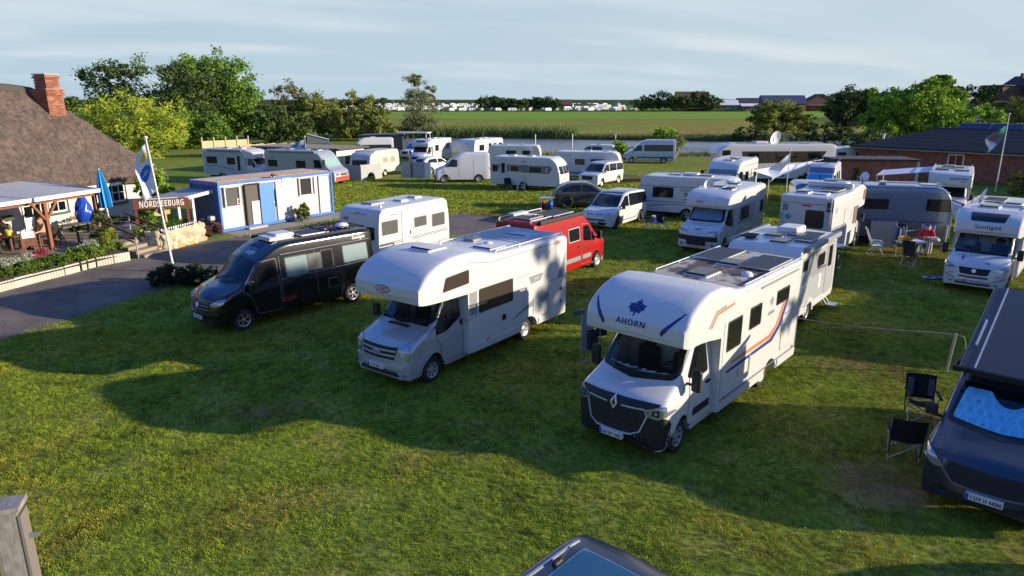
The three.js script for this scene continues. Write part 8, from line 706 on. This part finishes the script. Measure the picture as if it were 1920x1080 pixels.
{ const t = thing('camping_table', 'white folding table with bottles and a yellow box on it, among the chairs at right', 'table', 18.0, 0, -30.1, .2); mesh('table_top', box(1.15, .04, .75, 0, .73, 0, .015), C.whitep, t); for (const [x, z] of [[-.5, -.3], [.5, -.3], [-.5, .3], [.5, .3]]) mesh('leg', bar([x, 0, z], [x, .72, z], .016), C.alu, t); mesh('blue_cloth', box(.5, .5, .02, .1, .45, -.2, .01), M([.02, .07, .2], .9), t);
  const b = thing('yellow_box', 'yellow open box standing on the white camping table', 'box', 17.72, .75, -30.25, .3); mesh('box_body', [box(.4, .18, .02, 0, .1, .14), box(.4, .18, .02, 0, .1, -.14), box(.02, .18, .28, -.2, .1, 0), box(.02, .18, .28, .2, .1, 0), box(.4, .02, .28, 0, .02, 0)], M([.6, .32, .02], .6), b); const c = thing('pink_bowl', 'pink bowl beside the yellow box on the white table', 'bowl', 18.0, .75, -30.2); mesh('bowl', lathe([[0, .01], [.06, .02], [.12, .1], [.11, .1], [.05, .03]], 14), M([.6, .15, .12], .5), c);
  const g = thing('leaning_panel', 'large grey folded panel leaning against the long blue-grey motorhome', 'panel', 17.95, 0, -32.4, -.25); mesh('board', box(1.15, 1.25, .05, 0, .62, 0, .06).rotateX(-.15), M([.24, .24, .23], .7), g); mesh('edge_frame', [box(1.18, .05, .07, 0, 1.24, -.19, .01), box(1.18, .05, .07, 0, .03, 0, .01)], C.grey, g);
  const w = thing('hanging_towel', 'blue patterned towel hanging in front of the leaning grey panel', 'towel', 18.45, 0, -31.9, -.2); mesh('cloth', grid(10, 8, (u, v) => [(u - .5) * .5 + .05 * Math.sin(v * 5), 1.1 - v * .85, .05 * Math.sin(u * 12)]), M([.06, .13, .26], .9, 0, { side: THREE.DoubleSide }), w); mesh('stripe', [grid(4, 4, (u, v) => [(u - .5) * .12, 1.0 - v * .6, .06 + .02 * Math.sin(u * 5)])], M([.35, .42, .5], .9, 0, { side: THREE.DoubleSide }), w); mesh('line_post', bar([.26, 0, 0], [.26, 1.15, 0], .015), C.steel, w);
  const d = thing('guy_line', 'taut rope with a short pole from the blue-grey motorhome toward the white one', 'rope', 0, 0, 0); mesh('rope', tube([[18.3, .95, -31.4], [19.4, 1.05, -31.6], [20.4, 1.2, -31.5], [21.4, 1.1, -31.0]], .015, 5, 20), M([.35, .33, .28], .9), d); mesh('pole', bar([20.4, 0, -31.5], [20.4, 1.25, -31.5], .03), C.alu, d);
  const bk = thing('rubbish_bag', 'small black bag hanging low beside the white motorhome corner', 'bag', 19.9, .25, -29.4); mesh('sack', new THREE.SphereGeometry(.2, 10, 8).scale(1, 1.4, .8).translate(0, .2, 0), C.dark, bk); mesh('handle', bar([0, .45, 0], [.4, .5, 0], .015), C.dark, bk); const fp = thing('fire_tray', 'brown fire tray on the grass behind the camping chairs', 'fire pit', 20.3, 0, -32.2); mesh('tray', box(.9, .18, .6, 0, .1, 0, .05), M([.14, .08, .05], .9), fp); mesh('tray_rim', box(1.0, .04, .7, 0, .2, 0, .01), C.dark, fp);
  const rag = thing('cloth_on_grass', 'crumpled blue-white cloth lying on the lawn before the white motorhome at right', 'cloth', 16.75, .01, -26.25, .2); mesh('cloth', grid(14, 8, (u, v) => [(u - .5) * .75, .03 + .07 * vn(u * 6, v * 5, 1e9, 1e9, 4), (v - .5) * .35]), M([.4, .43, .55], .9, 0, { side: THREE.DoubleSide }), rag); mesh('cloth_fold', grid(8, 4, (u, v) => [(u - .5) * .6, .08 + .05 * vn(u * 7, v * 4), (v - .5) * .14]), M([.08, .12, .3], .9, 0, { side: THREE.DoubleSide }), rag);
  const bq = thing('grill_stand', 'small white side table with a dark grill hanging under it, by the dark tow van', 'grill', 13.6, 0, -28.0, .4); mesh('table_top', box(.85, .05, .5, 0, .98, 0, .01), C.whitep, bq); mesh('leg', [bar([-.38, 0, 0], [-.38, .96, 0], .018), bar([.38, 0, 0], [.38, .96, 0], .018)], C.alu, bq); mesh('grill', [lathe([[0, .34], [.16, .38], [.22, .5], [.22, .62], [.1, .68], [0, .7]], 14)], C.dark, bq); mesh('foot', box(.5, .04, .3, 0, .03, 0, .01), C.alu, bq); }
// chairs by the dark-roofed van, stuff by the SUV
{ foldChair('light folding stool chair collapsed beside the black-roofed white van, left one', 7.55, -37.3, 1.2, false); foldChair('light folding chair collapsed beside the black-roofed white van, right one', 8.35, -37.1, 2.0, true); const b = thing('cool_box', 'blue cool box behind the folding chairs by the black-roofed van', 'cool box', 8.35, 0, -39.2, .3); mesh('box_body', box(.42, .38, .32, 0, .2, 0, .04), C.blueplas, b); mesh('lid', box(.44, .07, .34, 0, .42, 0, .03), C.plate, b); }
{ const t = thing('camping_table', 'white camping table at the rear of the dark coupe', 'table', 2.35, 0, -45.0, .1); mesh('table_top', box(1.1, .04, .7, 0, .74, 0, .015), C.whitep, t); for (const [x, z] of [[-.45, -.28], [.45, -.28], [-.45, .28], [.45, .28]]) mesh('leg', bar([x, 0, z], [x, .72, z], .016), C.alu, t); const g = thing('gas_bottle', 'round blue gas bottle under the white camping table', 'gas bottle', 2.5, 0, -44.75); mesh('bottle', lathe([[0, 0], [.17, .02], [.2, .12], [.2, .36], [.15, .46], [.05, .5], [.05, .56], [0, .56]], 18), C.blueplas, g); mesh('valve', box(.07, .08, .07, 0, .6, 0, .01), C.steel, g); const r = thing('gas_bottle', 'slim red gas bottle beside the round blue one', 'gas bottle', 2.05, 0, -44.75); mesh('bottle', lathe([[0, 0], [.12, .02], [.13, .4], [.06, .48], [0, .5]], 14), C.red, r); mesh('valve', box(.06, .08, .06, 0, .54, 0, .01), C.steel, r); }
foldChair('dark folding armchair standing before the caravan with the grey band', -.25, -54.6, .3, false); { const t = thing('drying_rack', 'white folding rack beside the dark armchair at the caravan with the grey band', 'rack', .75, 0, -54.3, .3); mesh('frame', [0, .15, .3].flatMap(z => [bar([-.3, 0, z - .3], [-.3, .95, z * .3 - .1], .018), bar([.3, 0, z - .3], [.3, .95, z * .3 - .1], .018)]), C.whitep, t); mesh('bars', [.25, .5, .75, .92].map(y => bar([-.3, y, -.12], [.3, y, -.12], .014)), C.whitep, t); }
{ const b = thing('bicycle', 'bicycle leaning between the caravan nose and the plain white van', 'bicycle', 4.95, 0, -55.6, .5); for (const x of [-.52, .52]) mesh('wheel', new THREE.TorusGeometry(.33, .025, 6, 18).translate(x, .34, 0), C.rub, b); mesh('frame', [bar([-.52, .34, 0], [-.15, .8, 0], .02), bar([-.15, .8, 0], [.4, .8, 0], .02), bar([0, .34, 0], [.4, .8, 0], .02), bar([.52, .34, 0], [.38, 1.0, 0], .02), bar([.38, 1.0, -.25], [.38, 1.0, .25], .016)], C.dark, b); mesh('saddle', box(.25, .06, .14, -.18, .9, 0, .03), C.dark, b); const s = thing('hose_stand', 'white water post with a dark hose on the lawn behind the white vans', 'water post', 11.6, 0, -57.2); mesh('post', box(.12, 1.05, .12, 0, .52, 0, .02), C.whitep, s); mesh('hose', new THREE.TorusGeometry(.17, .04, 6, 16).translate(-.15, .6, .08), C.dark, s); const lp = thing('log_pile', 'pile of dark branches on the pond bank between the vans', 'brush pile', 12.6, 0, -84); const R = rng(6); mesh('branches', Array.from({ length: 26 }, () => { const x = (R() - .5) * 3, y = .15 + R() * 1.0; return bar([x, y, (R() - .5)], [x + (R() - .5) * 2, y + (R() - .3) * .8, (R() - .5)], .06, 5); }), C.dark, lp); for (const [i, x] of [3.1, 13.9, 8.2].entries()) single('mooring_post', [bar([0, 0, 0], [0, 2.6, 0], .07, 8), new THREE.SphereGeometry(.09, 8, 6).translate(0, 2.6, 0)], C.plate, ['thin white mooring post in the pond left of the white van', 'thin white mooring post right behind the white delivery van', 'short white mooring post in the middle of the pond'][i], 'post', x, 0, -92.5 - i); }
// people: one body surface from blended tapered limbs, clothing as close shells over it
function field(bones, res, lo, hi) { const mc = new MarchingCubes(res, C.skin, false, false, 60000), S = Math.max(hi[0] - lo[0], hi[1] - lo[1], hi[2] - lo[2]) / 2, c = [0, 1, 2].map(k => (lo[k] + hi[k]) / 2); mc.isolation = 0; const pa = V(), ba = V();
  for (let k = 0; k < res; k++) for (let j = 0; j < res; j++) for (let i = 0; i < res; i++) { const x = c[0] + (i / res * 2 - 1) * S, y = c[1] + (j / res * 2 - 1) * S, z = c[2] + (k / res * 2 - 1) * S; let s = 0; for (const [a, b, r0, r1] of bones) { pa.set(x - a[0], y - a[1], z - a[2]); ba.set(b[0] - a[0], b[1] - a[1], b[2] - a[2]); const t = clamp(pa.dot(ba) / (ba.lengthSq() || 1)), d = pa.addScaledVector(ba, -t).length() - mix(r0, r1, t); s += Math.exp(-d * 40); } mc.field[i + j * res + k * res * res] = s > 0 ? Math.log(s) / 40 : -1; }
  mc.update(); const n = mc.count, g = new THREE.BufferGeometry(), p = new Float32Array(mc.positionArray.slice(0, n * 3)); for (let i = 0; i < n; i++) for (let k = 0; k < 3; k++) p[i * 3 + k] = p[i * 3 + k] * S + c[k]; g.setAttribute('position', new THREE.BufferAttribute(p, 3)); g.setAttribute('normal', new THREE.BufferAttribute(new Float32Array(mc.normalArray.slice(0, n * 3)), 3)); return g; }
function seated(label, x, y, z, turn, o) { // seat height .45; faces +z
  const t = thing('person', label, 'person', x, y, z, turn), ar = o.arms || [[[.2, .98, -.16], [.28, .74, -.02], [.2, .66, .26]], [[-.2, .98, -.16], [-.28, .74, -.02], [-.2, .66, .26]]], le = o.legs || 0;
  const torso = [[[0, .52, -.12], [0, .78, -.17], .14, .145], [[0, .78, -.17], [0, .98, -.17], .145, .12], [[-.16, .99, -.17], [.16, .99, -.17], .075, .075]], arms = ar.flatMap(([a, b, c]) => [[a, b, .055, .045], [b, c, .043, .032]]), legs = [-1, 1].flatMap(s => [[[s * .1, .52, -.08], [s * .13, .53, .36], .085, .062], [[s * .13, .53, .36], [s * .13, .09, .42 + le], .06, .04], [[s * .13, .05, .4 + le], [s * .14, .035, .58 + le], .04, .032]]);
  const hands = ar.flatMap(([, b, c], q) => { const d = V(...c).sub(V(...b)).normalize(), f = []; const h = c.map((v, k) => v + d.getComponent(k) * .05); f.push([c, h, .03, .034]); for (let i = 0; i < 4; i++) { const o2 = (i - 1.5) * .018; f.push([[h[0] + o2, h[1], h[2]], [h[0] + o2 * 1.3 + d.x * .05, h[1] + d.y * .05 - .02, h[2] + d.z * .05], .009, .008]); } f.push([[h[0] + (q ? .03 : -.03), h[1], h[2]], [h[0] + (q ? .05 : -.05), h[1] + .01, h[2] + d.z * .04], .01, .009]); return f; });
  const hd = o.head || 0, neck = [[0, 1.02, -.16], [0, 1.12, -.14 + hd], .055, .052], head = [[[0, 1.22, -.13 + hd], [0, 1.19, -.1 + hd], .095, .08], [[0, 1.14, -.07 + hd], [0, 1.13, -.06 + hd], .05, .045], [[0, 1.19, -.01 + hd], [0, 1.175, .0 + hd], .016, .018], [[-.093, 1.2, -.12 + hd], [-.098, 1.18, -.12 + hd], .02, .015], [[.093, 1.2, -.12 + hd], [.098, 1.18, -.12 + hd], .02, .015]];
  const bounds = [[-.5, 0, -.45], [.5, 1.4, .75 + le]]; const body = mesh('body', field([...torso, ...arms, ...legs, ...hands, neck, ...head], 84, ...bounds), o.skin || C.skin, t); mesh('eyes', [-1, 1].map(s => new THREE.SphereGeometry(.014, 8, 6).translate(s * .036, 1.205, -.016 + hd)), C.dark, t); mesh('mouth', box(.045, .008, .01, 0, 1.135, -.012 + hd), M([.35, .12, .1], .6), t);
  const fat = (L, e) => L.map(([a, b, r, q]) => [a, b, r + e, q + e]); if (o.shirt) mesh('shirt', field(fat([...torso, ...ar.flatMap(([a, b, c]) => o.sleeve ? [[a, b, .055, .048], [b, c.map((v, k) => mix(b[k], v, .8)), .047, .04]] : [[a, a.map((v, k) => mix(v, b[k], .7)), .056, .052]])], .016), 72, ...bounds), o.shirt, t); mesh('trousers', field(fat([[[-.06, .56, -.12], [.06, .56, -.12], .12, .12], ...legs.filter((_, i) => o.short ? i % 3 === 0 : i % 3 < 2)], .016), 72, ...bounds), o.trousers, t); mesh('shoes', field(fat(legs.filter((_, i) => i % 3 === 2), .012), 48, [-.25, -.05, .3 + le], [.25, .3, .8 + le]), o.shoes || C.dark, t);
  if (o.cap) mesh('cap', [new THREE.SphereGeometry(.108, 14, 8, 0, 6.2832, 0, 1.5).translate(0, 1.235, -.125 + hd), box(.15, .012, .1, 0, 1.25, .0 + hd, .005)], o.cap, t); if (o.hair) mesh('hair', new THREE.SphereGeometry(.106, 14, 8, 0, 6.2832, 0, 1.45).rotateX(-.35).translate(0, 1.225, -.135 + hd), o.hair, t); void body; return t; }
{ const P = (X, l) => HP(X, l); const d = Math.atan2(HX[1], HX[0]); void d; let [x, z] = P(14.3, 3.4);
  // group at the terrace table
  const slat = (label, X, l, turn, cush) => { const t = hthing('garden_chair', label, 'chair', X, l, .58, turn); const W = M([.16, .055, .03], .7); for (let i = 0; i < 5; i++) mesh('seat_slat', box(.5, .025, .075, 0, .43, -.19 + i * .095), W, t); for (let i = 0; i < 7; i++) mesh('back_slat', box(.05, .5, .02, -.2 + i * .067, .72, -.24), W, t); mesh('back_rail', [box(.52, .06, .04, 0, .97, -.24), box(.52, .05, .04, 0, .48, -.24)], W, t); for (const s of [-1, 1]) { mesh('leg', box(.05, .62, .05, s * .25, .31, .22), W, t); mesh('leg', box(.05, 1.0, .05, s * .25, .5, -.24), W, t); mesh('armrest', box(.07, .03, .5, s * .26, .63, 0), W, t); } if (cush) mesh('cushion', box(.44, .05, .42, 0, .47, .0, .02), C.red, t); return t; };
  slat('slatted wooden garden chair with a red cushion and white cloth on its back', 12.35, 4.25, -.5, true); slat('dark wooden garden chair holding the shirtless person by the post', 10.95, 3.3, 1.5, false); slat('dark wooden garden chair holding the person with the cap', 11.6, 2.1, 2.3, false); { const t = hthing('draped_cloth', 'white cloth draped over the slatted chair back', 'cloth', 12.35, 4.25, .58, -.5); mesh('cloth', [box(.46, .26, .02, 0, .9, -.275, .008), box(.46, .015, .1, 0, 1.015, -.24, .005), box(.46, .18, .02, 0, .94, -.2, .008)], C.plate, t); mesh('hem', box(.47, .02, .025, 0, .77, -.275), C.lgrey, t); }
  const t = hthing('terrace_table', 'dark wooden table at the left edge with drinks on it', 'table', 12.6, 3.0, .58); for (let i = 0; i < 6; i++) mesh('plank', box(1.8, .04, .14, 0, .72, -.4 + i * .155), M([.12, .055, .035], .7), t); for (const [a, b] of [[-.8, -.35], [.8, -.35], [-.8, .35], [.8, .35]]) mesh('leg', box(.08, .7, .08, a, .35, b), M([.12, .055, .035], .7), t); const k = hthing('yellow_bucket', 'yellow pot on the terrace table', 'pot', 12.1, 3.0, 1.32); mesh('pot', lathe([[0, 0], [.09, 0], [.12, .22], [.11, .22]], 14), M([.6, .5, .05], .5), k); mesh('rim', new THREE.TorusGeometry(.115, .012, 6, 16).rotateX(Math.PI / 2).translate(0, .22, 0), M([.5, .4, .04], .5), k);
  [x, z] = P(11.6, 2.1); seated('person in grey shirt and dark cap with a hand raised to the mouth', x, .58, z, HT + 2.3, { shirt: M([.14, .14, .15], .9), trousers: C.dark, cap: C.dark, arms: [[[.2, .98, -.16], [.3, .76, .1], [.06, 1.1, .06]], [[-.2, .98, -.16], [-.28, .76, .0], [-.12, .72, .26]]] });
  [x, z] = P(10.95, 3.3); seated('shirtless person in dark trousers sitting by the wooden post, leaning toward the table', x, .58, z, HT + 1.5, { trousers: M([.012, .014, .02], .9), hair: M([.2, .08, .03], .9), arms: [[[.2, .98, -.16], [.28, .76, .1], [.2, .7, .4]], [[-.2, .98, -.16], [-.28, .76, .08], [-.16, .7, .36]]] });
  const f = hthing('folding_stool', 'dark folding stand beside the shirtless person', 'stool', 10.2, 3.4, .58, .4); mesh('legs', [bar([-.3, 0, -.2], [.25, .9, -.2], .02), bar([.3, 0, -.2], [-.25, .9, -.2], .02), bar([-.3, 0, .2], [.25, .9, .2], .02), bar([.3, 0, .2], [-.25, .9, .2], .02)], C.dark, f); mesh('panel', box(.5, .5, .03, 0, .75, 0, .01), C.dark, f);
  seated('person in a red top and dark cap reading in the white folding chair', 19.25, 0, -31.1, -.6, { shirt: M([.5, .02, .025], .9), trousers: M([.35, .34, .33], .9), cap: M([.05, .08, .1], .9), hair: M([.1, .07, .05], .9), sleeve: true, arms: [[[.2, .98, -.16], [.32, .74, .0], [.1, .76, .24]], [[-.2, .98, -.16], [-.32, .74, .0], [-.1, .76, .24]]] }); const bk = thing('white_bag', 'white and grey bundle on the lap of the person in red', 'bag', 19.45, .58, -30.85, -.4); mesh('sack', new THREE.SphereGeometry(.2, 12, 8).scale(1.2, .6, .9).translate(.0, .1, .1), M([.45, .44, .44], .9), bk); mesh('fold', box(.3, .05, .2, 0, .2, .1, .02), C.plate, bk); }
// ---------- reeds, grass blades ----------
const inside = (P, x, z) => { let c = false; for (let i = 0, j = P.length - 1; i < P.length; j = i++) if ((P[i][1] > z) !== (P[j][1] > z) && x < (P[j][0] - P[i][0]) * (z - P[i][1]) / (P[j][1] - P[i][1]) + P[i][0]) c = !c; return c; };
function tuft(R, n, h, r, w) { const p = [], nn = []; for (let i = 0; i < n; i++) { const a = R() * 6.283, q = Math.sqrt(R()) * r, x = Math.cos(a) * q, z = Math.sin(a) * q, b = R() * 6.283, l = .25 + R() * .75, H = h * (.55 + .6 * R()), dx = Math.cos(b) * H * l * .8, dz = Math.sin(b) * H * l * .8, sx = -Math.sin(b) * w / 2, sz = Math.cos(b) * w / 2, m = [x + dx * .35, H * .65, z + dz * .35]; p.push(x - sx, -.01, z - sz, x + sx, -.01, z + sz, m[0] + sx * .8, m[1], m[2] + sz * .8, x - sx, -.01, z - sz, m[0] + sx * .8, m[1], m[2] + sz * .8, m[0] - sx * .8, m[1], m[2] - sz * .8, m[0] - sx * .8, m[1], m[2] - sz * .8, m[0] + sx * .8, m[1], m[2] + sz * .8, x + dx, H, z + dz); } const g = new THREE.BufferGeometry(); g.setAttribute('position', new THREE.Float32BufferAttribute(p, 3)); g.computeVertexNormals(); return g; }
function scatter(name, label, cat, geo, mat, spots) { const m = new THREE.InstancedMesh(geo, mat, spots.length), o = new THREE.Object3D(), c = new THREE.Color(); spots.forEach(([x, y, z, s, t, k], i) => { o.position.set(x, y, z); o.rotation.y = hash(i, 5) * 6.28; o.scale.set(s, s * (.75 + .5 * hash(i, 6)), s); o.updateMatrix(); m.setMatrixAt(i, o.matrix); m.setColorAt(i, c.setRGB(mix(.8, 1.28, t) * k, mix(1, 1.06, t) * k, mix(.8, 1.4, t) * k)); }); m.name = numbered(name); m.castShadow = m.receiveShadow = true; tag(m, label, cat, null, 'stuff'); scene.add(m); }
const bladeMat = new THREE.MeshPhysicalMaterial({ color: new THREE.Color().setRGB(.29, .315, .024), roughness: .7, specularIntensity: .4, transmission: .3, thickness: 0, side: THREE.DoubleSide });
{ const R = rng(91), S = [[], [], []], zones = [[-17, 14, -8, -20, 420, 0, .8], [-18, 22, -20, -34, 90, 1, 1.25], [-16, 34, -34, -62, 22, 2, 2.2]];
  for (const [x0, x1, z0, z1, den, k, s] of zones) { const n = Math.round((x1 - x0) * (z0 - z1) * den); for (let i = 0; i < n; i++) { const z = mix(z0, z1, R()), x = mix(x0, x1, R()); if (Math.abs(x) > -z * .8 + 1.5 || inside(ROAD, x + (R() - .5) * .55, z + (R() - .5) * .55) || inside(PAVE, x, z) || (x < -14.5 && z < -24)) continue; const dry = sstep(.45, .75, fbm(x * .5 + 40, z * .5 + 40, 4, 1e9, 1e9, 17)) * .8 + R() * .25, bare = Math.hypot((x - 6.7), (z + 11.2) * 1.4); if (bare + (vn(x * 4, z * 4) - .5) < 1.1 && R() < .88) continue; if (Math.hypot(x - 9.5, z + 13.8) < .7 && R() < .6) continue; const cl = vn(x * 2.6 + 30, z * 2.6 + 30), c2 = vn(x * 7 + 30, z * 7 + 30); S[k].push([x, .004, z, s * (.7 + .6 * R()) * mix(.75, 1.3, vn(x * 1.3 + 70, z * 1.3 + 70)), dry, (.5 + .9 * R()) * mix(.78, 1.12, sstep(.15, .5, cl)) * mix(.6, 1.3, c2) * (vn(x * 3.1 + 11, z * 3.1 + 7, 1e9, 1e9, 33) > .9 ? .4 : 1)]); } }
  scatter('grass', 'short mown grass of the near lawn', 'grass', tuft(rng(1), 9, .036, .075, .0075), bladeMat, S[0]); scatter('grass', 'mown grass of the lawn between the nearer motorhomes', 'grass', tuft(rng(2), 9, .034, .09, .01), bladeMat, S[1]); scatter('grass', 'mown grass of the lawn farther back', 'grass', tuft(rng(3), 9, .035, .12, .012), bladeMat, S[2]);
  const Q = [], T = []; for (let i = 0; i < 16000; i++) { const x = mix(-34, 95, R()), u = R(), zb = x < 4 ? mix(-138, -135, clamp((x + 34) / 38)) : x < 36 ? mix(-134, -125, clamp((x - 4) / 32)) : mix(-125, -130, clamp((x - 36) / 60)), hh = x < 12 ? .8 : .4; if (u < .8) Q.push([x, 0, zb - R() * (x < 12 ? 12 : 5), hh * (.7 + .6 * R()), R() * .7, .8 + .4 * R()]); else T.push([x, 0, zb - 8 - R() * 26, .38 * (.5 + .7 * R()), .6 + .5 * R(), .9 + .3 * R()]); }
  for (let i = 0; i < 2600; i++) T.push([mix(-30, 60, R()), 0, -90 - R() * 3, .45 * (.4 + .7 * R()), .5 * R(), .9]);
  const reedMat = new THREE.MeshStandardMaterial({ color: new THREE.Color().setRGB(.16, .2, .05), roughness: .8, side: THREE.DoubleSide }); scatter('reeds', 'dense green reeds along the far bank of the pond', 'reeds', tuft(rng(4), 16, 2.1, .8, .09), reedMat, Q); scatter('marsh_grass', 'pale tall marsh grass behind the reeds and along the near bank', 'grass', tuft(rng(5), 14, 1.4, .9, .08), new THREE.MeshStandardMaterial({ color: new THREE.Color().setRGB(.3, .26, .09), roughness: .9, side: THREE.DoubleSide }), T);
  const D = []; for (let i = 0; i < 300; i++) { const z = mix(-9, -24, R()), x = (R() - .5) * -z * 1.5; if (inside(ROAD, x, z)) continue; const k = vn(x * .6 + 8, z * .6 + 8); if (k > .55) D.push([x, .035, z, .55 + R() * .4, 0, .8]); } scatter('daisies', 'tiny white daisies scattered in the lawn', 'flowers', lathe([[0, .004], [.012, .006], [.014, 0]], 6), new THREE.MeshStandardMaterial({ color: new THREE.Color().setRGB(.7, .7, .66), roughness: .8 }), D);
}
for (const [i, [x, z]] of [[11.5, -90.5], [24.4, -90.2], [25.6, -90.6]].entries()) tree('reed_shrub', ['thin-stemmed shrub on the bank right of the minibus', 'bare-stemmed willow scrub before the pond at right', 'second bare-stemmed willow scrub before the pond at right'][i], 'shrub', x + 10, z, [[0, 1.8, 0, 1.2, 1.4, 1]], { n: 700, clumps: 30, leaf: .2, slim: .3, cols: GREEN.grey, trunk: .06, limbs: 14 });
tree('shade_tree', 'tree outside the frame at right whose leaves dapple the motorhomes', 'tree', 30, -16.5, [[0, 9.3, -1.3, 2.0, 1.8, 1.8], [.5, 7.2, 1.7, 1.4, 1.2, 1.2]], { n: 1700, clumps: 30, leaf: .34, cols: GREEN.mid, limbs: 8 });
renderer.render(scene, camera);
